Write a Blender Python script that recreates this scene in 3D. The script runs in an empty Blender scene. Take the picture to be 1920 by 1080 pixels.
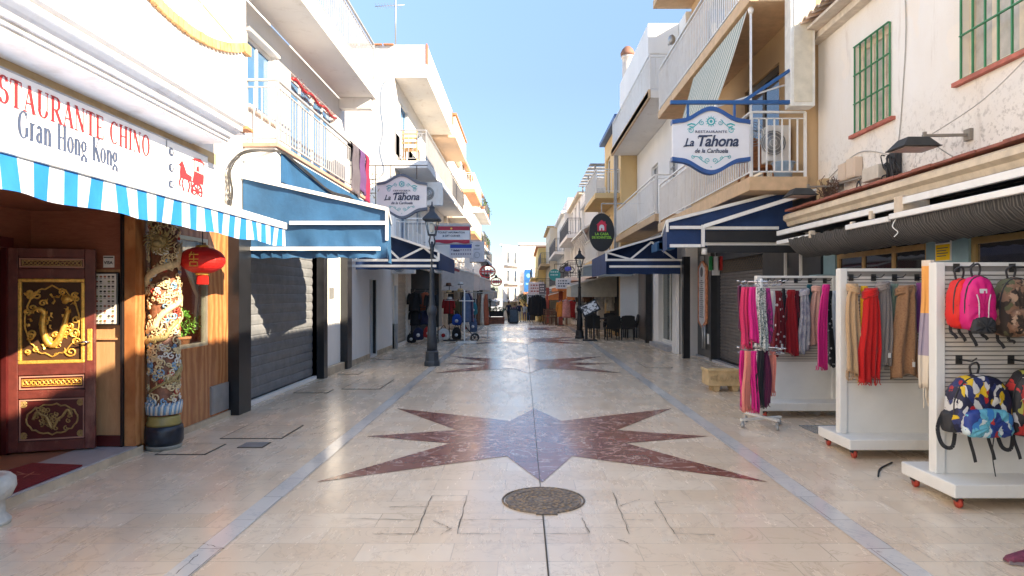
import bpy, bmesh, math, random
from mathutils import Vector, Matrix
random.seed(7)
S = bpy.context.scene
COL = S.collection
PI = math.pi
# ------------------------------------------------------------------ camera, sky, sun, exposure
cam_d = bpy.data.cameras.new("camera"); cam = bpy.data.objects.new("camera", cam_d); COL.objects.link(cam)
cam.location = (0, 0, 1.65); cam.rotation_euler = (PI/2, 0, 0)
cam_d.sensor_width = 36; cam_d.lens = 1250/1920*36
cam_d.shift_x = -20/1920; cam_d.shift_y = 11/1920
cam_d.clip_end = 2000
S.camera = cam
SUN_DIR = Vector((-1.0, 0.60, -0.58)).normalized()      # the way the light travels
elev = math.asin(-SUN_DIR.z); az = math.atan2(-SUN_DIR.x, -SUN_DIR.y)
W = bpy.data.worlds.new("World"); S.world = W; W.use_nodes = True
nt = W.node_tree; nt.nodes.clear()
sky = nt.nodes.new("ShaderNodeTexSky"); sky.sky_type = 'NISHITA'; sky.sun_disc = False
sky.sun_elevation = elev; sky.sun_rotation = az; sky.altitude = 10; sky.air_density = 1.0; sky.dust_density = 0.0; sky.ozone_density = 2.0
bg = nt.nodes.new("ShaderNodeBackground"); bg.inputs[1].default_value = 0.075
wo = nt.nodes.new("ShaderNodeOutputWorld")
# ramp darkens low sky colour: the sky stays blue almost down to the roofs
tcw = nt.nodes.new("ShaderNodeTexCoord"); sxw = nt.nodes.new("ShaderNodeSeparateXYZ"); rw = nt.nodes.new("ShaderNodeValToRGB"); mw = nt.nodes.new("ShaderNodeMix"); mw.data_type = 'RGBA'; mw.blend_type = 'MULTIPLY'; mw.inputs[0].default_value = 1
nt.links.new(tcw.outputs['Generated'], sxw.inputs[0]); nt.links.new(sxw.outputs[2], rw.inputs[0])
er = rw.color_ramp.elements; er[0].position = 0.0; er[0].color = (.235,.285,.385,1); er[1].position = .75; er[1].color = (1,1,1,1)
e2 = er.new(.12); e2.color = (.285,.34,.45,1); e3 = er.new(.3); e3.color = (.46,.485,.565,1); e4 = er.new(.5); e4.color = (.72,.76,.82,1)
nt.links.new(sky.outputs[0], mw.inputs[6]); nt.links.new(rw.outputs[0], mw.inputs[7]); nt.links.new(mw.outputs[2], bg.inputs[0]); nt.links.new(bg.outputs[0], wo.inputs[0])
sun_d = bpy.data.lights.new("sun", 'SUN'); sun_d.energy = 2.0; sun_d.angle = math.radians(0.5); sun_d.color = (1, .90, .76)
sun = bpy.data.objects.new("sun", sun_d); COL.objects.link(sun); sun.rotation_euler = SUN_DIR.to_track_quat('-Z', 'Y').to_euler()
S.view_settings.view_transform = 'Standard'; S.view_settings.look = 'None'; S.view_settings.gamma = 1; S.view_settings.exposure = 2.95
S.view_settings.use_white_balance = True; S.view_settings.white_balance_temperature = 7600; S.view_settings.white_balance_tint = 10
S.cycles.max_bounces = 8; S.cycles.diffuse_bounces = 5; S.cycles.glossy_bounces = 3; S.cycles.transparent_max_bounces = 12
S.cycles.use_denoising = True
# ------------------------------------------------------------------ helpers
def X(px, d): return (px-980)*d/1250
def Zh(py, d): return 1.65+(551-py)*d/1250
class MB:
    def __init__(s): s.v=[]; s.f=[]; s.m=[]; s.sm=[]; s.uv=None
    def add(s, vs, fs, mi=0, smooth=False):
        n=len(s.v); s.v += [tuple(p) for p in vs]
        for f in fs: s.f.append([i+n for i in f]); s.m.append(mi); s.sm.append(smooth)
        return s
    def box(s, x0,y0,z0,x1,y1,z1, mi=0):
        x0,x1=sorted((x0,x1)); y0,y1=sorted((y0,y1)); z0,z1=sorted((z0,z1))
        return s.add([(x0,y0,z0),(x1,y0,z0),(x1,y1,z0),(x0,y1,z0),(x0,y0,z1),(x1,y0,z1),(x1,y1,z1),(x0,y1,z1)],
              [(3,2,1,0),(4,5,6,7),(0,1,5,4),(1,2,6,5),(2,3,7,6),(3,0,4,7)], mi)
    def quad(s,a,b,c,d,mi=0): return s.add([a,b,c,d],[(0,1,2,3)],mi)
    def prism(s, pts, ext, mi=0, smooth=False):            # polygon of 3D points pushed along ext
        n=len(pts); e=Vector(ext); q=[Vector(p) for p in pts]
        vs=q+[p+e for p in q]
        fs=[tuple(range(n))[::-1], tuple(range(n,2*n))]+[(i,(i+1)%n,(i+1)%n+n,i+n) for i in range(n)]
        s.add(vs, fs[:2], mi, False); k=len(s.v)-2*n
        for f in fs[2:]: s.f.append([i+k for i in f]); s.m.append(mi); s.sm.append(smooth)
        return s
    def bar(s, a, b, w=.02, h=None, mi=0, up=(0,0,1)):
        a=Vector(a); b=Vector(b); h=h or w; t=(b-a).normalized(); u=Vector(up)
        if abs(t.dot(u))>.95: u=Vector((0,1,0)) if abs(t.y)<.9 else Vector((1,0,0))
        r=t.cross(u).normalized(); u=r.cross(t).normalized(); r=r*w/2; u=u*h/2
        vs=[a-r-u,a+r-u,a+r+u,a-r+u,b-r-u,b+r-u,b+r+u,b-r+u]
        return s.add(vs,[(3,2,1,0),(4,5,6,7),(0,1,5,4),(1,2,6,5),(2,3,7,6),(3,0,4,7)],mi)
    def tube(s, pts, r=.01, n=6, mi=0, closed=False):
        P=[Vector(p) for p in pts]; m=len(P); R=r if isinstance(r,(list,tuple)) else [r]*m
        vs=[]; ref=None
        for i,p in enumerate(P):
            t=(P[(i+1)%m]-P[i-1]) if closed else (P[min(i+1,m-1)]-P[max(i-1,0)])
            if t.length<1e-9: t=Vector((0,0,1))
            t.normalize()
            if ref is None: ref=Vector((0,0,1)) if abs(t.z)<.9 else Vector((1,0,0))
            a=t.cross(ref)
            if a.length<1e-4: a=t.cross(Vector((0,1,0)))
            a.normalize(); b=a.cross(t).normalized(); ref=b
            vs+=[p+R[i]*(math.cos(2*PI*k/n)*a+math.sin(2*PI*k/n)*b) for k in range(n)]
        fs=[]
        for i in range(m if closed else m-1):
            j=(i+1)%m
            for k in range(n): fs.append((i*n+k,j*n+k,j*n+(k+1)%n,i*n+(k+1)%n))
        if not closed: fs+= [tuple(range(n)), tuple(range((m-1)*n,m*n))[::-1]]
        return s.add(vs,fs,mi,n>4)
    def lathe(s, prof, c=(0,0,0), n=20, mi=0, axis='z', sx=1, smooth=True, rot=0):
        vs=[]; c=Vector(c)
        for r,h in prof:
            for k in range(n):
                a=2*PI*k/n+rot; x,y=r*math.cos(a)*sx, r*math.sin(a)
                vs.append(c+(Vector((x,y,h)) if axis=='z' else Vector((x,h,y)) if axis=='y' else Vector((h,x,y))))
        fs=[(i*n+k,i*n+(k+1)%n,(i+1)*n+(k+1)%n,(i+1)*n+k) for i in range(len(prof)-1) for k in range(n)]
        fs+=[tuple(range(n))[::-1], tuple(range((len(prof)-1)*n,len(prof)*n))]
        return s.add(vs,fs,mi,smooth)
    def ell(s, c, rx, ry, rz, n=14, m=9, mi=0):
        prof=[(max(.001,math.sin(PI*i/m)), -math.cos(PI*i/m)) for i in range(m+1)]
        k=len(s.v); s.lathe(prof,(0,0,0),n,mi)
        for i in range(k,len(s.v)):
            v=s.v[i]; s.v[i]=(c[0]+v[0]*rx,c[1]+v[1]*ry,c[2]+v[2]*rz)
        return s
    def merge(s,o,mi=None):
        n=len(s.v); s.v+=o.v
        s.f+=[[i+n for i in f] for f in o.f]; s.m+=(o.m if mi is None else [mi]*len(o.m)); s.sm+=o.sm
        return s
BASE={}
def mesh_obj(name, mb, mats, base):
    me=bpy.data.meshes.new(name); b=Vector(base)
    me.from_pydata([Vector(v)-b for v in mb.v],[],mb.f)
    for m in (mats if isinstance(mats,(list,tuple)) else [mats]): me.materials.append(m)
    me.polygons.foreach_set('material_index', mb.m); me.polygons.foreach_set('use_smooth', mb.sm)
    me.update()
    if any(mb.sm):
        bm=bmesh.new(); bm.from_mesh(me); bmesh.ops.recalc_face_normals(bm,faces=bm.faces); bm.to_mesh(me); bm.free()
    o=bpy.data.objects.new(name, me); COL.objects.link(o); return o
def props(o,label=None,cat=None,group=None,kind=None):
    if label: o['label']=label
    if cat: o['category']=cat
    if group: o['group']=group
    if kind: o['kind']=kind
    return o
def thing(name,base,label,cat,group=None,kind=None):
    o=bpy.data.objects.new(name,None); COL.objects.link(o); o.location=base; o.empty_display_size=.2
    BASE[o.name]=Vector(base); return props(o,label,cat,group,kind)
def part(name,mb,mats,parent,label=None,bevel=0,kind=None):
    b=BASE[parent.name]; o=mesh_obj(name,mb,mats,b); o.parent=parent; BASE[o.name]=b
    if bevel: bev(o,bevel)
    return props(o,label,kind=kind)
def bev(o,w,seg=2):
    m=o.modifiers.new('bevel','BEVEL'); m.width=w; m.segments=seg; m.limit_method='ANGLE'; m.angle_limit=.6
def single(name,mb,mats,label,cat,group=None,bevel=0,kind=None):
    xs=[v[0] for v in mb.v]; ys=[v[1] for v in mb.v]; zs=[v[2] for v in mb.v]
    b=Vector(((min(xs)+max(xs))/2,(min(ys)+max(ys))/2,min(zs)))
    o=mesh_obj(name,mb,mats,b); o.location=b; BASE[o.name]=b
    if bevel: bev(o,bevel)
    return props(o,label,cat,group,kind)
def struct(name,mb,mats):
    o=mesh_obj(name,mb,mats,(0,0,0)); BASE[o.name]=Vector((0,0,0)); o['kind']='structure'; return o
def dup(root,loc,rotz=0,label=None,scale=None):
    r=root.copy(); COL.objects.link(r); r.location=loc; r.rotation_euler=(0,0,rotz)
    if scale: r.scale=scale
    if label: r['label']=label
    def rec(o,p):
        for ch in list(o.children):
            c=ch.copy(); COL.objects.link(c); c.parent=p; rec(ch,c)
    rec(root,r); return r
# ------------------------------------------------------------------ materials
class NT:
    def __init__(s,name):
        s.mat=bpy.data.materials.new(name); s.mat.use_nodes=True; s.t=s.mat.node_tree; s.t.nodes.clear()
        s.out=s.n('ShaderNodeOutputMaterial'); s.b=s.n('ShaderNodeBsdfPrincipled'); s.l(s.b.outputs[0],s.out.inputs[0])
        s.tc=s.n('ShaderNodeTexCoord')
    def n(s,t): return s.t.nodes.new(t)
    def l(s,a,b): s.t.links.new(a,b)
    def noise(s,scale,detail=4,rough=.55,vec=None,dist=0):
        n=s.n('ShaderNodeTexNoise'); n.inputs['Scale'].default_value=scale; n.inputs['Detail'].default_value=detail
        n.inputs['Roughness'].default_value=rough; n.inputs['Distortion'].default_value=dist
        s.l(vec or s.tc.outputs['Object'],n.inputs['Vector']); return n.outputs['Fac']
    def map(s,scale=(1,1,1),rot=(0,0,0),loc=(0,0,0)):
        n=s.n('ShaderNodeMapping'); n.inputs['Scale'].default_value=scale; n.inputs['Rotation'].default_value=rot; n.inputs['Location'].default_value=loc
        s.l(s.tc.outputs['Object'],n.inputs[0]); return n.outputs[0]
    def ramp(s,fac,stops):
        n=s.n('ShaderNodeValToRGB'); e=n.color_ramp.elements
        while len(e)<len(stops): e.new(.5)
        for i,(p,c) in enumerate(stops): e[i].position=p; e[i].color=(c,c,c,1) if isinstance(c,(int,float)) else (*c,1)
        s.l(fac,n.inputs[0]); return n.outputs[0]
    def mix(s,f,a,b,mode='MIX'):
        n=s.n('ShaderNodeMix'); n.data_type='RGBA'; n.blend_type=mode
        for i,v in ((0,f),(6,a),(7,b)):
            if isinstance(v,bpy.types.NodeSocket): s.l(v,n.inputs[i])
            elif i==0: n.inputs[0].default_value=v
            else: n.inputs[i].default_value=(*v,1)
        return n.outputs[2]
    def bump(s,h,strength=.2,dist=.01):
        n=s.n('ShaderNodeBump'); n.inputs['Strength'].default_value=strength; n.inputs['Distance'].default_value=dist
        s.l(h,n.inputs['Height']); s.l(n.outputs[0],s.b.inputs['Normal']); return n
    def set(s,col=None,rough=None,metal=None,**k):
        for key,v in (('Base Color',col),('Roughness',rough),('Metallic',metal)):
            if v is None: continue
            if isinstance(v,bpy.types.NodeSocket): s.l(v,s.b.inputs[key])
            else: s.b.inputs[key].default_value=(*v,1) if key=='Base Color' else v
        for key,v in k.items(): s.b.inputs[key.replace('_',' ')].default_value=v
        return s.mat
CACHE={}
def mat(name,col,rough=.6,metal=0,var=.12,scale=6,bump=.0,bscale=60,dirt=None):
    if name in CACHE: return CACHE[name]
    t=NT(name); n=t.noise(scale,5,.6)
    c=t.mix(t.ramp(n,[(.3,0),(.7,1)]),tuple(x*(1-var) for x in col),tuple(min(1,x*(1+var)) for x in col))
    if dirt: c=t.mix(t.ramp(t.noise(scale*.35,6,.7,t.map((1,1,.35))),[(.55,0),(.75,.55)]),c,dirt)
    if bump: t.bump(t.noise(bscale,4),bump,.01)
    CACHE[name]=t.set(c,rough,metal); return CACHE[name]
def plaster(name,col,stain=(.42,.36,.3),amount=.35,bump=.25):
    if name in CACHE: return CACHE[name]
    t=NT(name)
    big=t.ramp(t.noise(.9,6,.65,t.map((1,1,.5))),[(.35,0),(.75,1)])
    c=t.mix(big,col,tuple(x*.9 for x in col))
    st=t.ramp(t.noise(2.2,8,.72,t.map((1.6,1.6,.28)),.4),[(.56,0),(.74,amount)])
    c=t.mix(st,c,stain)
    fine=t.ramp(t.noise(26,3),[(.62,0),(.8,amount*.35)])
    c=t.mix(fine,c,stain)
    t.bump(t.noise(38,6,.7),bump,.012)
    CACHE[name]=t.set(c,.85); return CACHE[name]
WHITE=plaster('white plaster',(.84,.82,.79)); WHITE2=plaster('white render',(.84,.83,.81),amount=.15)
OLDWHITE=plaster('weathered white plaster',(.86,.82,.76),(.45,.34,.26),.7,.5)
def mildew_wall():
    t=NT('mildewed white plaster'); big=t.ramp(t.noise(.9,6,.65,t.map((1,1,.5))),[(.35,0),(.75,1)]); c=t.mix(big,(.86,.82,.76),(.80,.72,.62))
    st=t.ramp(t.noise(2.2,8,.72,t.map((1.6,1.6,.28)),.4),[(.57,0),(.75,.6)]); c=t.mix(st,c,(.47,.35,.26))
    sx=t.n('ShaderNodeSeparateXYZ'); t.l(t.tc.outputs['Object'],sx.inputs[0]); mr=t.n('ShaderNodeMapRange'); mr.inputs[1].default_value=4.1; mr.inputs[2].default_value=2.95; t.l(sx.outputs[2],mr.inputs[0])
    sp=t.ramp(t.noise(13,5,.75),[(.52,0),(.62,1)]); m=t.n('ShaderNodeMath'); m.operation='MULTIPLY'; t.l(mr.outputs[0],m.inputs[0]); t.l(sp,m.inputs[1]); m2=t.n('ShaderNodeMath'); m2.operation='MULTIPLY'; t.l(m.outputs[0],m2.inputs[0]); m2.inputs[1].default_value=.75
    c=t.mix(m2.outputs[0],c,(.30,.25,.20)); pt=t.ramp(t.noise(1.4,3,.4,t.map(loc=(4,2,1))),[(.60,0),(.63,.5)]); c=t.mix(pt,c,(.90,.80,.68))
    t.bump(t.noise(30,7,.75),.5,.015); return t.set(c,.88)
MILDEW=mildew_wall()
CREAM=plaster('cream plaster',(.74,.62,.47),amount=.2); TAN=plaster('tan plaster',(.60,.40,.22),(.35,.22,.12),.25)
OCHRE=plaster('ochre plaster',(.74,.53,.27),(.5,.3,.1),.3); GREYW=plaster('grey white plaster',(.62,.62,.63),amount=.3)
FADED=plaster('faded peach plaster',(.70,.55,.42),(.45,.3,.2),.4)
CONC=mat('concrete trim',(.55,.5,.44),.8,var=.15,bump=.3,dirt=(.3,.25,.2))
TERRA=mat('terracotta',(.50,.20,.09),.75,var=.3,scale=14,bump=.3)
ORANGE=mat('orange paint',(.70,.36,.18),.6,var=.12)
WMETAL=mat('white painted metal',(.80,.79,.76),.4,var=.05,dirt=(.55,.47,.38))
GMETAL=mat('galvanised grey metal',(.38,.39,.40),.45,.6,var=.15)
BLACK=mat('black paint',(.012,.013,.016),.28,var=.3); BLACKM=mat('matt black',(.015,.015,.017),.7)
CHROME=mat('chrome',(.7,.7,.7),.2,1,var=.05)
CABLE=mat('black cable rubber',(.03,.03,.032),.6); CABLEW=mat('grey cable rubber',(.45,.42,.38),.6)
NAVY=mat('navy canvas',(.008,.035,.12),.75,var=.25,scale=3,bump=.3,bscale=12)
BLUEC=mat('blue canvas',(.015,.085,.19),.7,var=.22,scale=2.5,bump=.5,bscale=9)
GREENP=mat('green painted iron',(.03,.22,.09),.45,var=.1)
BLUEP=mat('blue painted steel',(.012,.09,.26),.4,var=.1)
SKYWOOD=mat('blue grey painted metal',(.20,.33,.38),.5,var=.1)
GOLDA=mat('bronze aluminium',(.50,.34,.15),.3,.7,var=.1)
PINE=mat('varnished pine',(.42,.26,.11),.45,var=.2,scale=8)
SLATE=mat('anthracite cladding',(.035,.038,.045),.45,var=.2)
SHUTW=mat('beige shutter slat',(.50,.42,.34),.6,var=.1)
def glassmat(name,col,rough=.05,met=.0):
    t=NT(name); n=t.noise(1.2,2); return t.set(t.mix(n,col,tuple(c*1.6 for c in col)),rough,met,Specular_IOR_Level=.8)
GLASS=glassmat('window glass',(.035,.05,.07)); GLASSB=glassmat('blue window glass',(.05,.13,.24))
DARKIN=mat('painted interior shade',(.02,.018,.016),.9)  # near-black colour stands in for the shade inside openings
def clear():
    t=NT('clear glass'); tr=t.n('ShaderNodeBsdfTransparent'); gl=t.n('ShaderNodeBsdfGlossy'); gl.inputs['Roughness'].default_value=.02
    tr.inputs[0].default_value=(.93,.95,.94,1); fr=t.n('ShaderNodeMath'); fr.operation='MULTIPLY'; lw=t.n('ShaderNodeLayerWeight'); lw.inputs[0].default_value=.25; t.l(lw.outputs['Facing'],fr.inputs[0]); fr.inputs[1].default_value=.35
    mx=t.n('ShaderNodeMixShader'); t.l(fr.outputs[0],mx.inputs[0]); t.l(tr.outputs[0],mx.inputs[1]); t.l(gl.outputs[0],mx.inputs[2]); t.l(mx.outputs[0],t.out.inputs[0]); return t.mat
CLEAR=clear()
# ------------------------------------------------------------------ shared builders
def bez(pts,n=8):
    """smooth Catmull-Rom path through points"""
    P=[Vector(p) for p in pts]; out=[]
    for i in range(len(P)-1):
        a=P[max(i-1,0)];b=P[i];c=P[i+1];d=P[min(i+2,len(P)-1)]
        for k in range(n):
            t=k/n; out.append(.5*((2*b)+(c-a)*t+(2*a-5*b+4*c-d)*t*t+(3*b-a-3*c+d)*t**3))
    out.append(P[-1]); return out
def text_mb(body,size,o,right,up,xs=1,shear=0,offset=0,align='CENTER',depth=.004,space=1):
    cu=bpy.data.curves.new('lettering','FONT'); cu.body=body; cu.size=size; cu.align_x=align; cu.shear=shear; cu.offset=offset; cu.space_character=space; cu.resolution_u=3
    ob=bpy.data.objects.new('t',cu); COL.objects.link(ob)
    dg=bpy.context.evaluated_depsgraph_get(); me=bpy.data.meshes.new_from_object(ob.evaluated_get(dg))
    mb=MB(); o=Vector(o); right=Vector(right).normalized(); up=Vector(up).normalized(); n=right.cross(up)
    mb.add([o+right*v.co.x*xs+up*v.co.y+n*depth for v in me.vertices],[tuple(p.vertices) for p in me.polygons])
    bpy.data.objects.remove(ob); bpy.data.curves.remove(cu); bpy.data.meshes.remove(me); return mb
class Plane2:
    """a drawing board: 2D strokes laid on a flat thing in the scene"""
    def __init__(s,o,right,up,th=.004): s.o=Vector(o); s.r=Vector(right).normalized(); s.u=Vector(up).normalized(); s.n=s.r.cross(s.u); s.th=th; s.mb=MB(); s.k=0
    def p(s,x,y): return s.o+s.r*x+s.u*y+s.n*(s.th+.0003*(s.k%12))
    def poly(s,pts,mi=0): s.k+=1; s.mb.add([s.p(*q) for q in pts],[tuple(range(len(pts)))],mi); return s
    def stroke(s,pts,w,mi=0,closed=False):
        s.k+=1; m=len(pts); W_=w if isinstance(w,(list,tuple)) else [w]*m; L=[];R=[]
        for i in range(m):
            a=Vector(pts[i-1] if (i or closed) else pts[0]); b=Vector(pts[(i+1)%m] if (i<m-1 or closed) else pts[-1])
            t=(b-a); t=t.normalized() if t.length>1e-9 else Vector((1,0)); nn=Vector((-t.y,t.x))*W_[i]/2; q=Vector(pts[i]); L.append(q+nn);R.append(q-nn)
        vs=[s.p(*v) for v in L]+[s.p(*v) for v in R]; fs=[(m+i,m+(i+1)%m,(i+1)%m,i) for i in range(m if closed else m-1)]
        s.mb.add(vs,fs,mi); return s
    def disc(s,x,y,r,mi=0,n=16,ry=None): return s.poly([(x+r*math.cos(2*PI*k/n),y+(ry or r)*math.sin(2*PI*k/n)) for k in range(n)],mi)
    def ring(s,x,y,r,w,mi=0,n=24,ry=None): return s.stroke([(x+r*math.cos(2*PI*k/n),y+(ry or r)*math.sin(2*PI*k/n)) for k in range(n)],w,mi,True)
    def spiral(s,x,y,r,turns,a0,dirn,w,mi=0):
        n=int(14*turns); pts=[(x+r*(1-.85*k/n)*math.cos(a0+dirn*2*PI*turns*k/n),y+r*(1-.85*k/n)*math.sin(a0+dirn*2*PI*turns*k/n)) for k in range(n+1)]
        return s.stroke(pts,w,mi)
T_,t_=.15,.05
def arcp(cx,cy,rx,ry,a0,a1,n=16):
    P=[];Wd=[]
    for k in range(n+1):
        a=math.radians(a0+(a1-a0)*k/n); P.append((cx+rx*math.cos(a),cy+ry*math.sin(a))); Wd.append(t_+(T_-t_)*abs(math.cos(a))**1.3)
    return P,Wd
def stem(x,y0=0,y1=1,sb=True,stp=True):
    L=[([(x,y0),(x,y1)],T_)]
    if sb: L.append(([(x-.16,y0+.02),(x+.16,y0+.02)],.04))
    if stp: L.append(([(x-.16,y1-.02),(x+.08,y1-.02)],.04))
    return L
def up_stem(x): return [([(x,0),(x,1)],T_),([(x-.16,.02),(x+.16,.02)],.04),([(x-.16,.98),(x+.16,.98)],.04)]
G={
'R':(.78,up_stem(.18)+[([(.18,.97),(.4,.97)],t_),([(.18,.5),(.4,.5)],t_),arcp(.4,.735,.2,.235,-90,90),([(.38,.5),(.72,.02)],T_),([(.62,.02),(.82,.02)],.04)]),
'E':(.68,up_stem(.18)+[([(.18,.97),(.58,.97)],t_),([(.58,.98),(.58,.8)],.05),([(.18,.5),(.46,.5)],t_),([(.46,.6),(.46,.4)],.04),([(.18,.03),(.62,.03)],t_),([(.62,.02),(.62,.22)],.05)]),
'S':(.6,[arcp(.3,.74,.19,.23,20,270),arcp(.3,.27,.21,.24,90,-160),([(.49,.98),(.49,.75)],.035),([(.09,.02),(.09,.25)],.035)]),
'T':(.7,up_stem(.35)+[([(.04,.97),(.66,.97)],t_),([(.05,.98),(.05,.76)],.045),([(.65,.98),(.65,.76)],.045)]),
'A':(.78,[([(.12,.02),(.39,1)],t_),([(.37,1),(.66,.02)],T_),([(.22,.34),(.54,.34)],t_),([(0,.02),(.24,.02)],.04),([(.54,.02),(.8,.02)],.04)]),
'U':(.82,[([(.18,.98),(.18,.3)],T_),([(.66,.98),(.66,.3)],t_),([(.04,.98),(.32,.98)],.04),([(.54,.98),(.78,.98)],.04),arcp(.42,.3,.24,.28,180,360)]),
'N':(.84,[([(.16,.02),(.16,.98)],t_),([(.16,.98),(.68,.02)],T_),([(.68,.02),(.68,.98)],t_),([(.03,.98),(.2,.98)],.04),([(.04,.02),(.28,.02)],.04),([(.56,.98),(.8,.98)],.04)]),
'C':(.76,[arcp(.42,.5,.3,.48,50,310),([(.66,.98),(.66,.74)],.04)]),
'H':(.84,up_stem(.18)+up_stem(.66)+[([(.18,.5),(.66,.5)],t_)]),
'I':(.36,up_stem(.18)),'O':(.84,[arcp(.42,.5,.31,.48,0,360,28)]),
'G':(.84,[arcp(.42,.5,.31,.48,50,330),([(.68,.42),(.68,.1)],T_),([(.56,.42),(.8,.42)],.04),([(.66,.98),(.66,.74)],.04)]),
'r':(.46,stem(.16,0,.66)+[arcp(.34,.46,.14,.18,150,60)]),
'a':(.56,[([(.4,.02),(.4,.44)],T_),arcp(.26,.46,.14,.18,0,160),arcp(.24,.19,.14,.17,60,330),([(.4,.03),(.5,.06)],.05)]),
'n':(.62,stem(.14,0,.66)+[arcp(.32,.42,.16,.22,165,0),([(.48,.45),(.48,.02)],T_),([(.36,.02),(.62,.02)],.04)]),
'o':(.58,[arcp(.28,.33,.2,.31,0,360,24)]),
'g':(.56,[arcp(.25,.44,.17,.2,0,360,20),arcp(.26,-.1,.21,.15,0,360,20),([(.12,.28),(.14,.12),(.36,.06)],.06),([(.38,.58),(.52,.64)],.05)]),
'K':(.8,up_stem(.18)+[([(.24,.42),(.66,.97)],t_),([(.36,.56),(.7,.02)],T_),([(.54,.98),(.78,.98)],.04),([(.58,.02),(.82,.02)],.04)]),
'W':(1.1,[([(.1,.98),(.32,.02)],T_),([(.32,.02),(.54,.98)],t_),([(.5,.98),(.74,.02)],T_),([(.74,.02),(.96,.98)],t_),([(0,.98),(.22,.98)],.04),([(.86,.98),(1.06,.98)],.04)]),
'e':(.54,[arcp(.27,.33,.19,.31,10,320),([(.1,.36),(.45,.36)],t_)]),
'l':(.3,stem(.15,0,1)),'c':(.5,[arcp(.27,.33,.19,.31,50,310)]),
'm':(.9,stem(.14,0,.66)+[arcp(.3,.42,.14,.22,165,0),([(.44,.45),(.44,.02)],T_),arcp(.6,.42,.14,.22,165,0),([(.74,.45),(.74,.02)],T_),([(.64,.02),(.88,.02)],.04)]),
' ':(.4,[])}
def serif(pl,body,x,y,size,xs=.8,gap=.05,mi=0,bold=1):
    for ch in body:
        adv,st=G[ch]
        for pts,w in st:
            w=[q*size*bold for q in w] if isinstance(w,list) else w*size*bold
            pl.stroke([(x+px*size*xs,y+py*size) for px,py in pts],w,mi)
        x+=(adv+gap)*size*xs
    return x
def swidth(body,size,xs=.8,gap=.05): return sum((G[c][0]+gap)*size*xs for c in body)

def facade(mb,side,x,y0,y1,z0,z1,ops,t=.16,mi=0):
    """street front in the plane x, facing the street (side -1 = left front), with real openings"""
    ys=sorted({y0,y1,*[v for o in ops for v in o[:2]]}); zs=sorted({z0,z1,*[v for o in ops for v in o[2:4]]})
    for a,b in zip(ys,ys[1:]):
        for c,d in zip(zs,zs[1:]):
            if any(o[0]<=a+1e-6 and b<=o[1]+1e-6 and o[2]<=c+1e-6 and d<=o[3]+1e-6 for o in ops): continue
            mb.quad((x,a,c),(x,b,c),(x,b,d),(x,a,d),mi)
    xi=x+side*t
    for a,b,c,d in [o[:4] for o in ops]:
        mb.quad((x,a,c),(x,a,d),(xi,a,d),(xi,a,c),mi); mb.quad((x,b,c),(x,b,d),(xi,b,d),(xi,b,c),mi)
        mb.quad((x,a,d),(x,b,d),(xi,b,d),(xi,a,d),mi); mb.quad((x,a,c),(x,b,c),(xi,b,c),(xi,a,c),mi)
    return mb
def mass(mb,side,x,y0,y1,z0,z1,depth=7,t=.16,mi=0):
    """solid building body behind a facade"""
    xo=x+side*depth; xi=x+side*t
    mb.box(xi,y0+.004,z0,xo,y1-.004,z1,mi)
    for y in (y0,y1): mb.quad((x,y,z0),(xi,y,z0),(xi,y,z1),(x,y,z1),mi)
    mb.quad((x,y0,z1),(x,y1,z1),(xi,y1,z1),(xi,y0,z1),mi)
def window(parent,side,x,y0,y1,z0,z1,fr=None,gl=None,inset=.09,nv=1,nh=0,fw=.05,name='window',sill=None,label=None):
    fr=fr or WMETAL; gl=gl or GLASS; xf=x+side*inset; mb=MB()
    for a,b,c,d in ((y0,y0+fw,z0,z1),(y1-fw,y1,z0,z1),(y0+fw,y1-fw,z1-fw,z1),(y0+fw,y1-fw,z0,z0+fw)): mb.box(xf-.03,a,c,xf+.03,b,d)
    for k in range(nv):
        yc=y0+(y1-y0)*(k+1)/(nv+1); mb.box(xf-.025,yc-fw*.5,z0+fw,xf+.025,yc+fw*.5,z1-fw)
    for k in range(nh):
        zc=z0+(z1-z0)*(k+1)/(nh+1); mb.box(xf-.02,y0+fw,zc-.015,xf+.02,y1-fw,zc+.015)
    w=part(name,mb,fr,parent,label)
    g=MB(); g.box(xf-.006+side*.0,y0+fw*.5,z0+fw*.5,xf+.006,y1-fw*.5,z1-fw*.5); part('pane',g,gl,w)
    if sill: s=MB(); s.box(x-side*.05,y0-.05,z0-.05,x+side*.1,y1+.05,z0-.003); part('sill',s,sill,w)
    return w
def railing(mb,pts,h,sp=.11,r=.009,top=.022,gap=.08,mi=0):
    for kk,(a,b) in enumerate(zip(pts,pts[1:])):
        a=Vector(a);b=Vector(b);L=(b-a).length;n=max(1,round(L/sp)); up=Vector((0,0,1))
        mb.bar(a+up*h,b+up*h,top*2,top*1.4,mi); mb.bar(a+up*gap,b+up*gap,top,top,mi); mb.bar(a+up*(h-.1),b+up*(h-.1),top,top*.8,mi)
        for i in range(1 if kk else 0,n+1):
            p=a+(b-a)*i/n; w=r*2 if i not in (0,n) else top*1.8
            mb.bar(p+up*(gap if i not in (0,n) else 0),p+up*(h-.1 if i not in (0,n) else h),w,w,mi)
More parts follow.
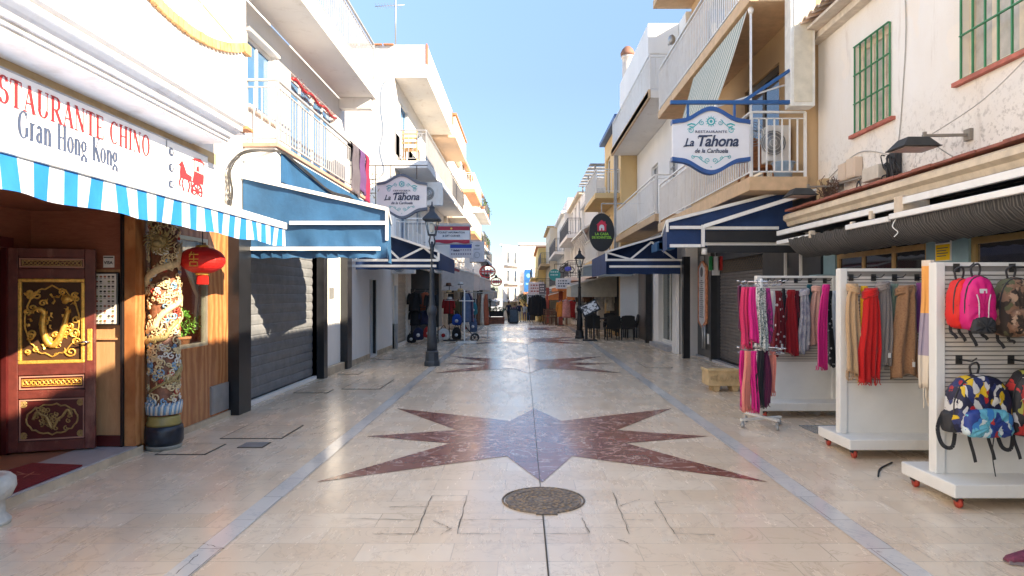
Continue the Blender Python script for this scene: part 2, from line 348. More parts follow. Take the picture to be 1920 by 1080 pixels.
def shutter(parent,side,x,y0,y1,z0,z1,m,pitch=.11,name='roller_shutter',label=None):
    mb=MB(); n=int((z1-z0)/pitch)
    s=-side
    for i in range(n):
        a=z0+i*(z1-z0)/n; b=z0+(i+1)*(z1-z0)/n; h=b-a
        pr=[(0,a),(.012,a+h*.12),(.02,a+h*.5),(.012,a+h*.88),(0,b)]
        for (p,q),(p2,q2) in zip(pr,pr[1:]): mb.quad((x+s*p,y0,q),(x+s*p,y1,q),(x+s*p2,y1,q2),(x+s*p2,y0,q2))
    mb.box(x+s*.0,y0,z0-.06,x+s*.035,y1,z0)
    return part(name,mb,m,parent,label)
# ------------------------------------------------------------------ paving
def gz(d): return 0 if d<34 else (-(d-34)*.034 if d<110 else -2.584)
def marble(name,c1,c2,c3,rough=(.10,.26),veins=None,tile=(.6,.3),joint=.24,vs=.4):
    t=NT(name); br=t.n('ShaderNodeTexBrick'); br.inputs['Scale'].default_value=1; br.inputs['Brick Width'].default_value=tile[0]; br.inputs['Row Height'].default_value=tile[1]
    br.inputs['Mortar Size'].default_value=.0035; br.inputs['Mortar Smooth'].default_value=.1; br.inputs['Bias'].default_value=-.1
    br.inputs['Color1'].default_value=(0,0,0,1); br.inputs['Color2'].default_value=(1,1,1,1); br.inputs['Mortar'].default_value=(.5,.5,.5,1); br.offset=.5
    t.l(t.map(loc=(.15,.09,0)),br.inputs['Vector'])
    tone=t.n('ShaderNodeRGBToBW'); t.l(br.outputs['Color'],tone.inputs[0])
    # a shifted pattern per tile keeps the stone from running on through the joints
    vm=t.n('ShaderNodeVectorMath'); vm.operation='MULTIPLY_ADD'; cb=t.n('ShaderNodeCombineXYZ'); 
    for i in range(3): t.l(tone.outputs[0],cb.inputs[i])
    t.l(cb.outputs[0],vm.inputs[0]); vm.inputs[1].default_value=(37,23,11); t.l(t.tc.outputs['Object'],vm.inputs[2])
    base=t.mix(t.ramp(tone.outputs[0],[(.05,0),(.5,.5),(.95,1)]),tuple(x*.93 for x in c1),c2)
    n1=t.noise(2.6,7,.62,vm.outputs[0],.4)
    c=t.mix(t.ramp(n1,[(.15,0),(.85,.7)]),base,c3)
    big=t.noise(.33,3,.6); c=t.mix(t.ramp(big,[(.35,0),(.7,.5)]),c,(c1[0]*.86,c1[1]*.8,c1[2]*.8))
    n2=t.noise(2.2,6,.6,vm.outputs[0],1.0)
    v=t.ramp(n2,[(.485,0),(.5,vs),(.515,0)]); c=t.mix(v,c,veins or (.42,.30,.2))
    # dark worn joints, stronger in places
    worn=t.ramp(t.noise(1.1,5,.7),[(.42,joint*.9),(.70,joint*2.4)])
    mm=t.n('ShaderNodeMath'); mm.operation='MULTIPLY'; t.l(br.outputs['Fac'],mm.inputs[0]); t.l(worn,mm.inputs[1])
    c=t.mix(mm.outputs[0],c,(.12,.09,.07))
    spots=t.ramp(t.noise(9,3,.5),[(.74,0),(.78,.45)]); c=t.mix(spots,c,(.2,.16,.13))
    rn=t.ramp(t.noise(1.7,6,.7,t.map((2,.5,1))),[(.3,rough[0]),(.72,rough[1])])
    t.bump(t.noise(3.5,4,.6,t.map((1.2,.5,1))),.014,.02)
    return t.set(c,rn,0,Specular_IOR_Level=.62)
FLOOR=marble('polished cream marble paving',(.80,.655,.49),(.88,.77,.62),(.70,.51,.35),rough=(.16,.36))
STRIPE=marble('pale blue grey marble strip',(.66,.64,.60),(.72,.70,.66),(.64,.61,.57),veins=(.3,.32,.36),tile=(.3,.55),joint=.5)
RED=marble('wine red marble',(.27,.10,.075),(.35,.145,.11),(.20,.07,.055),veins=(.66,.50,.44),tile=(.6,.3),joint=.4,vs=.95)
ys=[-30,34,60,110,600]; mb=MB()
for a,b in zip(ys,ys[1:]): mb.quad((-60,a,gz(a)),(60,a,gz(a)),(60,b,gz(b)),(-60,b,gz(b)))
struct('street_paving',mb,FLOOR)
mb=MB()
for x0,x1 in ((-2.10,-1.94),(2.22,2.40)):
    pts=[-30,34,110]
    for a,b in zip(pts,pts[1:]): mb.quad((x0,a,gz(a)+.004),(x1,a,gz(a)+.004),(x1,b,gz(b)+.004),(x0,b,gz(b)+.004))
struct('paving_strips',mb,STRIPE)
def star(cx,cy,R=1.98,Ry=1.88):
    mb=MB(); tips=[(0,1),(1,1),(1.0,0),(1,-1),(0,-1),(-1,-1),(-1,0),(-1,1)]; z=.004
    inner=[]
    for k in range(8):
        a,b=tips[k],tips[(k+1)%8]; diag = (abs(a[0])+abs(a[1])>1.5)
        # hollow corners between neighbouring points
        side = (k in (0,7,3,4)); q=(.16,.50) if side else (.49,.19)
        sx=1 if (a[0]+b[0])>0 else -1; sy=1 if (a[1]+b[1])>0 else -1
        inner.append((q[0]*sx*(1 if not side else 1.05),q[1]*sy))
    outl=[]
    for k in range(8): outl.append((tips[k][0]*R,tips[k][1]*Ry)); outl.append((inner[k][0]*R,inner[k][1]*Ry))
    vs=[(cx,cy,z)]+[(cx+x,cy+y,z) for x,y in outl]
    mb.add(vs,[(0,1+i,1+(i+1)%16) for i in range(16)]); return mb
m=star(.17,7.71)
for cy in (15.7,23.7,31.5): m.merge(star(.12,cy))
struct('paving_stars',m,RED)
DARKJ=mat('dark joint filler',(.07,.055,.04),.8)
mb=MB(); mb.box(.146,1.0,.003,.156,4.98,.0065); mb.box(.148,5.64,.003,.154,34,.0065)
def crack(pts,w=.009):
    p=Plane2((0,0,.0045),(1,0,0),(0,1,0),.0); p.stroke(pts,[w*random.uniform(.4,1.5) for _ in pts]); mb.merge(p.mb)
def jag(a,b,n=7,j=.012):
    return [(a[0]+(b[0]-a[0])*k/n+(random.uniform(-j,j) if 0<k<n else 0),a[1]+(b[1]-a[1])*k/n+(random.uniform(-j,j) if 0<k<n else 0)) for k in range(n+1)]
def gp(px,py): d=2062/(py-551); return (X(px,d),d)
for a,b in (((810,930),(875,930)),((810,930),(780,1000)),((875,930),(858,1002)),((730,951),(830,951)),((858,975),(1020,975)),((640,973),(790,976)),((700,1002),(780,1002)),((858,1001),(940,1002)),
            ((1092,972),(1105,1000)),((1150,925),(1180,1002)),((1172,975),(1225,976)),((1228,941),(1265,1002)),((1160,950),(1200,937)),((1225,945),(1262,941)),((812,977),(848,993)),((825,1003),(846,992)),((822,961),(842,958)),((1158,1012),(1180,1020)),
            ((1262,1001),(1340,1003)),((330,1077),(372,1040)),((380,1020),(420,1030)),((1000,1001),(1105,1001))):
    crack(jag(gp(*a),gp(*b),11,.006),.0045)
struct('paving_joints',mb,DARKJ)
# manhole cover
def manmat():
    t=NT('rusty cast iron'); n=t.noise(14,5); v=t.n('ShaderNodeTexVoronoi'); v.inputs['Scale'].default_value=34; t.l(t.tc.outputs['Object'],v.inputs[0])
    c=t.mix(t.ramp(n,[(.35,0),(.65,1)]),(.30,.25,.20),(.46,.27,.10)); c=t.mix(t.ramp(v.outputs[0],[(.1,0),(.6,1)]),c,(.15,.12,.10))
    t.bump(v.outputs[0],.8,.01); return t.set(c,.6,.0)
MAN=manmat()
d0=5.33; r=.325
th=thing('manhole_cover',(.165,d0,0),'round rusty cast iron manhole cover in front of the red marble star','manhole cover')
mb=MB(); mb.lathe([(r-.02,.004),(r-.02,.009),(.0,.009)],(.165,d0,0),40,smooth=False)
for k in range(20):
    a=2*PI*k/20
    for rr in (.13,.2,.26): mb.box(.165+rr*math.cos(a)-.013,d0+rr*math.sin(a)-.009,.009,.165+rr*math.cos(a)+.013,d0+rr*math.sin(a)+.009,.013)
for rr in (.09,.165,.235): mb.tube([(.165+rr*math.cos(2*PI*k/36),d0+rr*math.sin(2*PI*k/36),.01) for k in range(36)],.004,5,closed=True)
part('lid',mb,MAN,th)
mb=MB(); mb.tube([(.165+r*math.cos(2*PI*k/40),d0+r*math.sin(2*PI*k/40),.006) for k in range(40)],.008,6,closed=True); mb.box(.1,d0-r-.035,.004,.26,d0-r,.01); mb.box(.14,d0+r,.004,.18,d0+r+.02,.01); part('rim',mb,MAN,th)
# access covers let into the paving
def cover(px0,px1,py0,py1,label,m=FLOOR,solid=False,sk=0):
    dn=2062/(py1-551); df=2062/(py0-551); xa=X(px0,dn); xb=X(px1,dn)
    th=thing('access_cover',((xa+xb)/2,(dn+df)/2,0),label,'access cover','access covers in the paving')
    f=MB(); w=.016
    f.box(xa,dn,.0,xb,dn+w,.007); f.box(xa,df-w,0,xb,df,.007); f.box(xa,dn,0,xa+w,df,.0065); f.box(xb-w,dn,0,xb,df,.0065); part('frame',f,DARKJ,th)
    l=MB(); l.box(xa+w,dn+w,0,xb-w,df-w,.008)
    if solid:
        for k in range(9): l.box(xa+w,dn+w+(df-dn-2*w)*k/9,.008,xb-w,dn+w+(df-dn-2*w)*(k+.45)/9,.013)
    part('lid',l,m,th)
cover(290,385,833,853,'marble access cover beside the foot of the dragon column')
cover(412,528,798,823,'large marble access cover in front of the tiled restaurant wall')
cover(444,492,830,840,'small grey iron grate set in the paving by the restaurant',GMETAL,True)
cover(550,614,731,737,'narrow marble access cover in front of the dark roller shutter')
cover(640,712,712,730,'long marble access cover beyond the dark roller shutter')
cover(632,672,697,702,'marble access cover at the foot of the second black post')
cover(705,738,671,674,'marble access cover by the doorway in the low white wall')
cover(1212,1262,679,690,'marble access cover on the right side near the black shopfront')
# ------------------------------------------------------------------ wood, tile and stone for the restaurant
def tilemat():
    t=NT('orange brown veined wall tile'); w=t.n('ShaderNodeTexWave'); w.inputs['Scale'].default_value=1.1; w.inputs['Distortion'].default_value=9; w.inputs['Detail'].default_value=4; w.inputs['Detail Scale'].default_value=1.4
    w.bands_direction='Y'; t.l(t.map((1,2.2,.7),(0,0,.0)),w.inputs[0])
    c=t.mix(w.outputs[0],(.34,.125,.045),(.52,.23,.09)); c=t.mix(t.ramp(t.noise(11,5,.7,t.map((1,3,.5))),[(.5,0),(.7,.6)]),c,(.28,.09,.03)); return t.set(c,.22)
def woodmat(name,a,b,rough=.45,sc=(1,1,.12),dist=2):
    t=NT(name); n=t.noise(14,6,.65,t.map(sc),dist); c=t.mix(t.ramp(n,[(.3,0),(.7,1)]),a,b); t.bump(n,.12,.01); return t.set(c,rough)
WTILE=tilemat(); WPANEL=woodmat('light timber panel',(.46,.24,.11),(.58,.33,.17)); ROSE=woodmat('rosewood boards',(.22,.07,.04),(.33,.12,.07),sc=(.3,.3,2.2))
REDWOOD=mat('worn red lacquer',(.115,.024,.018),.42,var=.3,scale=9,bump=.15,dirt=(.42,.22,.16)); REDWOOD2=mat('dark red lacquer',(.085,.012,.012),.3,var=.2)
GOLD=mat('gilded carving',(.75,.44,.10),.36,.55,var=.3,scale=30,bump=.4); GOLD2=mat('aged gilding',(.40,.26,.10),.5,.4,var=.3,scale=30,bump=.4)
STEPM=mat('grey marble threshold',(.40,.40,.42),.3,var=.12,dirt=(.2,.2,.2)); STONEC=mat('cream stone',(.55,.45,.33),.55,var=.2,bump=.2,dirt=(.18,.13,.09))
TERRF=mat('terracotta floor tile',(.30,.13,.08),.3,var=.2); MATR=mat('red carpet pile',(.17,.008,.014),.95,var=.25,scale=40,bump=.6,bscale=300)
XL=-4.0
cr=thing('chinese_restaurant',(-7,2,0),'white restaurant building with cornice, tiled front and recessed red door on the left','restaurant')
mb=MB()
facade(mb,-1,XL,7.0,9.1,0,2.62,[(7.22,8.47,1.0,2.34)],.12); part('tiled_wall',mb,WTILE,cr)
mb=MB()
mb.box(XL-.0,-6,0,-11,2.6,2.62)                               # nearer wing, behind the camera's left
mb.box(-5.25,2.6,0,-11,9.1,2.62); mb.box(-5.25,6.95,2.34,XL-.13,9.09,2.62)
mb.box(XL-.002,-6,2.62,-11,9.3,7.2)
mb.box(-4.08,9.1,0,-11,9.3,2.62)
part('wall',mb,WHITE,cr)
mb=MB(); mb.box(XL+.004,3.0,3.33,XL+.0,8.7,3.47); part('cream_band',mb,mat('ochre cream band',(.50,.36,.2),.8,dirt=(.3,.2,.12)),cr)
# upper parapet with its sagging brick arch
px_=-3.45
mb=MB(); ar=[]
def arc_h(y): 
    R=3.7; y=min(max(y,5.2),8.2); return 4.33+R-math.sqrt(max(R*R-(y-6.7)**2,0))
ysr=[5.2+3.0*k/24 for k in range(25)]
for a,b in zip(ysr,ysr[1:]): mb.prism([(px_,a,3.62),(px_,b,3.62),(px_,b,arc_h(b)),(px_,a,arc_h(a))],(-.14,0,0))
mb.box(px_,-6,3.62,px_-.14,5.2,7.2); mb.box(px_,8.2,3.62,px_-.14,8.31,7.2)
mb.box(px_-.14,8.17,3.62,XL,8.31,7.2)
for y in (-6,): mb.box(px_-.14,y,3.62,XL,y+.14,7.2)
part('parapet',mb,WHITE2,cr)
BRICK=mat('tan brick edging',(.58,.34,.16),.8,var=.35,scale=5,bump=.3,dirt=(.45,.2,.1))
mb=MB(); n=34
for k in range(n):
    y=5.15+3.1*(k+.5)/n; h=arc_h(y); dy=3.1/n*.42; sl=(arc_h(y+.05)-arc_h(y-.05))/.1
    o=random.uniform(-.006,.006); th_=.085
    nrm=Vector((0,-sl,1)).normalized(); tg=Vector((0,1,sl)).normalized(); c=Vector((px_,y,h))
    pts=[c-tg*dy-nrm*.02,c+tg*dy-nrm*.02,c+tg*dy+nrm*th_,c-tg*dy+nrm*th_]
    mb.prism([p+Vector((.045+o,0,0)) for p in pts],(-.24,0,0))
mb.box(px_+.05,8.2,arc_h(8.2)-.03,px_-.2,8.36,arc_h(8.2)+.1)
mb.box(px_-.1,6.2,4.4,px_-.2,6.42,6); 
part('brick_trim',mb,BRICK,cr,bevel=.006)
mb=MB(); 
for z in (4.75,): mb.bar((px_-.07,5.2,z+.35),(px_-.07,8.1,z),.03)
for y in (6.9,7.3): mb.bar((px_-.07,y,arc_h(y)),(px_-.07,y,6.5),.02)
part('window_bars',mb,WMETAL,cr)
# cornice
prof=[(XL,3.46),(-3.56,3.46),(-3.56,3.49),(-3.53,3.49),(-3.53,3.53),(-3.49,3.53),(-3.45,3.585),(-3.41,3.61),(-3.38,3.61),(-3.38,3.66),(-3.34,3.68),(-3.34,3.71),(XL,3.73)]
mb=MB(); mb.prism([(x,-6,z) for x,z in prof],(0,14.05,0)); part('cornice',mb,mat('painted cornice',(.80,.77,.73),.7,var=.06,dirt=(.5,.42,.34)),cr)
mb=MB(); mb.box(-3.98,8.052,3.64,-3.33,8.25,3.68); mb.box(-3.9,8.06,3.68,-3.36,8.22,3.7); part('cornice_end_tile',mb,TERRA,cr,bevel=.01)
# recess: timber walls, ceiling, floor
mb=MB(); mb.box(-5.25,6.85,.09,-4.08,6.95,2.5); part('entrance_panel',mb,WPANEL,cr)
mb=MB(); mb.box(-4.08,6.83,.09,-3.97,7.0,2.6); part('tiled_pier',mb,WTILE,cr)
mb=MB(); mb.box(-4.105,6.80,.09,-4.085,6.85,2.5); part('black_edge_strip',mb,BLACK,cr)
mb=MB(); facade(mb,-1,-5.05,2.6,6.85,.09,2.5,[(5.35,6.45,.09,2.08)],.18); mb.box(-5.05,2.6,2.5,-4.0,6.95,2.62); mb.box(-5.06,6.842,1.9,-4.11,6.85,2.5); part('entrance_boards',mb,ROSE,cr)
mb=MB(); mb.box(-5.22,5.35,.09,-5.24,6.45,2.1); part('doorway_shade_sheet',mb,DARKIN,cr)  # black sheet painted as the shade beyond the open door
mb=MB(); mb.box(-5.07,5.25,.09,-5.0,5.35,2.2); mb.box(-5.07,6.45,.09,-5.0,6.55,2.2); mb.box(-5.07,5.35,2.1,-4.98,6.45,2.2); part('door_frame',mb,REDWOOD2,cr)
mb=MB(); mb.box(-4.42,6.82,.09,-4.11,6.85,.2); part('skirting',mb,REDWOOD2,cr)
mb=MB(); mb.box(-4.38,6.825,1.18,-4.11,6.85,1.2); part('panel_rail',mb,WPANEL,cr)
mb=MB(); mb.box(-4.5,2.6,0,-3.965,6.86,.085); part('entrance_step',mb,STEPM,cr,bevel=.006)
mb=MB(); mb.box(-3.963,2.6,0,-3.95,6.94,.075); part('step_riser',mb,STONEC,cr)
mb=MB(); mb.box(-5.24,2.6,0,-4.5,6.86,.083); part('entrance_floor',mb,TERRF,cr)
mb=MB(); mb.box(-3.965,7.25,0,-3.995,9.1,.07); part('plinth',mb,STONEC,cr)
mb=MB(); mb.box(-3.975,8.52,.1,-4.0,9.02,.46); mb.box(-3.97,8.55,.13,-3.975,8.99,.43); part('meter_door',mb,GMETAL,cr)
# shop window of the restaurant with red room behind
w=window(cr,-1,XL,7.22,8.47,1.0,2.34,mat('champagne aluminium',(.42,.38,.30),.35,.6,var=.1),CLEAR,inset=.03,nv=0,fw=.045)
mb=MB(); mb.box(-5.2,7.02,.9,-5.19,9.08,2.4); mb.box(-5.2,9.06,.9,-4.14,9.07,2.4); mb.box(-5.2,7.03,.9,-4.14,7.04,2.4); mb.box(-5.2,7.02,.93,-4.12,9.07,.98)
for z in (1.3,1.65,2.0): mb.box(-5.19,7.04,z,-5.17,9.06,z+.02)
part('dining_room_lining',mb,mat('rose plaster room',(.48,.20,.14),.7),cr)
# ------------------------------------------------------------------ carved entrance door
def dragon_pts(sx=1,sy=1,ox=0,oy=0,n=60):
    P=[]
    for k in range(n+1):
        u=k/n; P.append((ox+sx*(-.8+1.6*u+.12*math.sin(9*u)),oy+sy*(.55*math.sin(u*PI*2.6+.6)*(1-.35*u)+.15*math.cos(u*15))))
    return P
dr=thing('entrance_door',(-4.87,6.6,.09),'open worn red door with gilded dragon carving, standing in the restaurant entrance','door')
o=Vector((-5.03,6.52,.10)); rt=Vector((.95,.30,0)).normalized(); nn=Vector((rt.y,-rt.x,0)); rt=rt*.81; up=Vector((0,0,1))
DW,DH=.93,2.0
def leaf(mb,x0,x1,z0,z1,t0,t1):
    a=[o+rt*x+up*z+nn*t0 for x,z in ((x0,z0),(x1,z0),(x1,z1),(x0,z1))]; mb.prism(a,nn*(t1-t0))
def P3(x,z,t): return o+rt*x+up*z+nn*t
SL=.115; R_=DW-SL; PN=((.10,.52),(.60,.75),(1.80,1.91))
mb=MB()
for r_ in ((0,SL,0,DH),(R_,DW,0,DH),(SL,R_,0,.10),(SL,R_,.52,.60),(SL,R_,.75,.86),(SL,R_,1.70,1.80),(SL,R_,1.91,DH)): leaf(mb,*r_,0,.045)
part('leaf',mb,REDWOOD,dr,bevel=.006)
mb=MB()
for c,d in PN: leaf(mb,SL,R_,c,d,.005,.02)
part('panels',mb,REDWOOD2,dr)
mb=MB()
for c,d in PN:
    c+=.01; d-=.01
    for s_ in ((SL+.01,R_-.01,c,c+.012),(SL+.01,R_-.01,d-.012,d),(SL+.01,SL+.022,c+.012,d-.012),(R_-.022,R_-.01,c+.012,d-.012)): leaf(mb,*s_,.02,.034)
part('moulding',mb,mat('rubbed red moulding',(.40,.2,.15),.5),dr)
mb=MB(); leaf(mb,SL+.03,R_-.03,.89,1.67,.012,.018); part('glass_pane',mb,mat('smoked dark pane',(.07,.035,.02),.12),dr)
mb=MB()
for s_ in ((SL,R_,.86,.895),(SL,R_,1.665,1.70),(SL,SL+.04,.895,1.665),(R_-.04,R_,.895,1.665)): leaf(mb,*s_,.02,.05)
part('gilded_frame',mb,GOLD,dr,bevel=.008)
rd=random.Random(5); mb=MB()
body=[P3(.47+.27*(-.8+1.6*u)+.05*math.sin(11*u),1.25+.17*math.sin(u*8.2+.4)+.04*math.cos(u*17),.04+.01*math.sin(u*20)) for u in [k/70 for k in range(71)]]
mb.tube(body,[.006+.026*math.sin(PI*min(1,i/64))**.7 for i in range(len(body))],8)
for i in range(3,68,2):
    q=body[i]; an=rd.uniform(0,6.3); mb.tube([q,q+rt*.03*math.cos(an)+up*.03*math.sin(an),q+rt*.045*math.cos(an+.5)+up*.045*math.sin(an+.5)],[.012,.008,.001],4)
for k in range(26):                      # cloud scrolls and flames between the coils
    cx=.2+.54*rd.random(); cz=.95+.62*rd.random(); r0=rd.uniform(.022,.05)
    mb.tube([P3(cx+r0*1.3*(1-j/20)*math.cos(j*.5+k),cz+r0*(1-j/20)*math.sin(j*.5+k),.028) for j in range(17)],.0095,5)
for k in range(34):
    a=P3(.2+.54*rd.random(),.95+.6*rd.random(),.028); an=rd.uniform(0,6.3); L=rd.uniform(.03,.07); mb.tube([a,a+rt*L*.6*math.cos(an)+up*L*.6*math.sin(an),a+rt*L*math.cos(an+.5)+up*L*math.sin(an+.5)],[.013,.009,.001],4)
mb.tube([P3(.465+.285*math.cos(2*PI*a/48),1.28+.34*math.sin(2*PI*a/48)+.014*math.sin(a*1.7),.026) for a in range(48)],.008,5,closed=True)
mb.ell(P3(.62,1.5,.05),.05,.03,.04,10,7); mb.ell(P3(.66,1.49,.055),.035,.02,.022,10,6)
part('gilded_dragon_carving',mb,GOLD,dr)
def fret(z0,z1,m,name):
    mb=MB(); a0,a1=SL+.035,R_-.035; zc=(z0+z1)/2; h=(z1-z0)/2
    for s_ in ((a0,a1,z1-.008,z1),(a0,a1,z0,z0+.008),(a0,a0+.008,z0+.008,z1-.008),(a1-.008,a1,z0+.008,z1-.008)): leaf(mb,*s_,.02,.032)
    for k in range(14):
        x=a0+.03+k*(a1-a0-.06)/13; mb.tube([P3(x+.018*math.cos(j*.8+k),zc+h*.7*math.sin(j*.8+k)*(1-j/16),.026) for j in range(9)],.0055,4)
    part(name,mb,m,dr)
fret(.64,.71,GOLD,'gilded_fret'); fret(1.825,1.885,GOLD2,'gilded_fret')
mb=MB()
mb.tube([P3(.465+.27*math.cos(2*PI*k/36),.31+.145*math.sin(2*PI*k/36)+.01*math.sin(k*2.5),.026) for k in range(36)],.009,5,closed=True)
mb.tube([P3(.465+.22*(-.9+1.8*u),.31+.07*math.sin(u*9)+.02*math.sin(u*22),.03) for u in [k/50 for k in range(51)]],.014,6)
for k in range(30):
    cx=.465+.22*(2*rd.random()-1); cz=.31+.1*(2*rd.random()-1); mb.tube([P3(cx+.028*(1-j/12)*math.cos(j*.7+k),cz+.024*(1-j/12)*math.sin(j*.7+k),.026) for j in range(10)],.0065,4)
for cx,cz in ((SL+.05,.465),(R_-.05,.465),(R_-.05,.155),(SL+.05,.155)):
    for q in range(3): mb.tube([P3(cx+(.035-.012*q)*math.cos(j*.6+q),cz+(.03-.01*q)*math.sin(j*.6+q),.024) for j in range(11)],.006,5)
part('carved_medallion',mb,GOLD2,dr)
mb=MB(); leaf(mb,DW-.085,DW-.03,.88,1.2,.045,.055); part('handle_plate',mb,GOLD,dr,bevel=.01)
mb=MB(); mb.tube([P3(DW-.06,1.07,.05),P3(DW-.06,1.07,.10),P3(DW-.09,1.075,.11),P3(DW-.2,1.06,.105)],[.011,.011,.011,.008],8); h=part('handle',mb,CHROME,dr)
# menu board, card sign, mat
th=thing('menu_board',(-4.2,6.8,1.3),'framed photo menu board on the timber wall beside the red door','menu board')
mb=MB(); mb.box(-4.38,6.80,1.33,-4.13,6.845,1.87); part('frame',mb,BLACK,th,bevel=.008)
mb=MB(); mb.box(-4.365,6.794,1.345,-4.145,6.80,1.855); part('poster',mb,mat('paper poster',(.75,.72,.66),.35),th)
pl=Plane2((-4.365,6.793,1.345),(1,0,0),(0,0,1),.002)
for i in range(5):
    for j in range(10):
        if random.random()<.9: x=.028+i*.041;y=.03+j*.05; pl.disc(x,y,.015,random.choice([0,0,1,2]),8,.011); pl.stroke([(x-.013,y-.02),(x+.013,y-.02)],.004,0)
part('dish_pictures',pl.mb,[mat('menu ink',(.06,.05,.04),.5),mat('menu red',(.35,.12,.06),.5),mat('menu green',(.18,.2,.08),.5)],th)
th=thing('payment_card_sticker',(-4.2,6.84,1.9),'small white card payment sticker above the menu board','sticker')
mb=MB(); mb.box(-4.30,6.835,1.92,-4.19,6.845,2.04); part('sheet',mb,mat('sticker white',(.8,.78,.75),.5),th)
pl=Plane2((-4.30,6.834,1.92),(1,0,0),(0,0,1),.002); pl.stroke([(.005,.105),(.105,.105)],.012); part('print',pl.mb.merge(text_mb('VISA',.045,(-4.245,6.833,1.955),(1,0,0),(0,0,1),offset=.001)),BLACK,th)
th=thing('door_mat',(-4.3,5.6,.085),'red doormat with woven characters on the restaurant step','doormat')
mb=MB(); mb.prism([(-4.62,5.2,.086),(-3.99,5.22,.086),(-3.995,6.05,.086),(-4.5,6.12,.086)],(0,0,.014)); part('pile',mb,MATR,th)
pl=Plane2((-4.3,5.6,.1),(0,-1,0),(1,0,0),.002)
for st in ([(-.2,.05),(-.02,.09)],[(-.12,.16),(-.13,-.12)],[(-.12,.03),(-.2,-.1)],[(-.12,.03),(-.03,-.1)],[(.05,.1),(.25,.12)],[(.05,0),(.25,.02)],[(.15,.17),(.15,-.12)],[(.06,-.12),(.25,-.1)],[(.1,.1),(.05,-.08)]): pl.stroke(st,.014)
part('woven_characters',pl.mb,mat('mat gold thread',(.38,.12,.08),.9),th)
# stone urn at the picture's left edge
th=thing('stone_urn',(-3.84,4.76,0),'weathered white stone urn standing in front of the restaurant step','urn')
mb=MB(); mb.lathe([(.15,0),(.155,.03),(.12,.07),(.115,.16),(.16,.2),(.185,.26),(.18,.32),(.15,.35),(.1,.352),(.09,.3),(.0,.29)],(-3.84,4.76,0),28); part('body',mb,mat('weathered white stone',(.55,.53,.48),.85,var=.2,scale=9,bump=.7,bscale=30,dirt=(.2,.17,.13)),th)
# ------------------------------------------------------------------ sign board
SG=mat('white sign sheet',(.84,.82,.80),.35,var=.02); REDP=mat('faded red print',(.42,.025,.03),.5,var=.08); INK=mat('slate ink print',(.05,.07,.12),.5); THIN=mat('thin grey print',(.45,.45,.45),.5); LILAC=mat('faded grey print',(.35,.35,.4),.5)
th=thing('restaurant_sign',(-3.94,6.0,2.7),'long white restaurant fascia sign with red and slate lettering above the striped awning','sign')
mb=MB(); mb.box(-3.995,2.0,2.74,-3.905,7.30,3.35); mb.box(-3.995,7.315,2.74,-3.905,8.27,3.35); part('board',mb,SG,th,bevel=.004)
mb=MB(); mb.box(-3.90,2.0,2.735,-3.91,8.27,2.75); mb.box(-3.9,2,3.34,-3.91,8.27,3.355); mb.box(-3.9,7.30,2.755,-3.985,7.315,3.335); part('edge_trim',mb,GMETAL,th)
pl=Plane2((-3.904,0,0),(0,1,0),(0,0,1),.004)
def sy(px): return 3.9*1250/(980-px)     # depth of a pixel column on the board
sz=.215; wid=swidth('RESTAURANTE CHINO',sz,1); xs=(sy(282)-sy(-62))/wid*1.0
serif(pl,'RESTAURANTE CHINO',sy(-62),3.08,sz,xs,mi=0)
wid=swidth('Gran Hong Kong',.22,1); xs=(sy(225)-sy(33))/wid
serif(pl,'Gran Hong Kong',sy(33),2.865,.215,xs,mi=1)
wid=swidth('Welcome',.075,1); serif(pl,'Welcome',sy(250),2.815,.075,(sy(288)-sy(250))/wid,mi=2,bold=1.2)
cy=(sy(-25)+sy(242))/2; pl.ring(cy,2.93,(sy(242)-sy(-25))/2,.006,3,60,.16)
# three dark discs with white characters
for k,z in enumerate((3.225,3.05,2.865)):
    pl.disc(7.40,z,.058,1,18,.048)
q=Plane2((-3.9,0,0),(0,1,0),(0,0,1),.006)
chars=[[((-.5,.2),(.5,.2)),((0,.7),(0,.2)),((0,.2),(-.5,-.6)),((0,.2),(.5,-.6))],
       [((-.5,.5),(.5,.5)),((-.2,.8),(-.2,.1)),((.2,.8),(.2,.1)),((-.6,.1),(.6,.1)),((-.3,-.2),(.3,-.2)),((-.3,-.2),(-.3,-.7)),((.3,-.2),(.3,-.7)),((-.3,-.7),(.3,-.7))],
       [((-.6,.5),(-.3,.3)),((-.6,0),(-.3,-.1)),((-.6,-.6),(-.2,-.1)),((0,.5),(.6,.5)),((-.1,.1),(.6,.1)),((.1,-.2),(.5,-.2)),((.1,-.2),(.1,-.7)),((.1,-.7),(.6,-.6))]]
for k,z in enumerate((3.225,3.05,2.865)):
    for a,b in chars[k]: q.stroke([(7.40+a[0]*.04,z+a[1]*.034),(7.40+b[0]*.04,z+b[1]*.034)],.009)
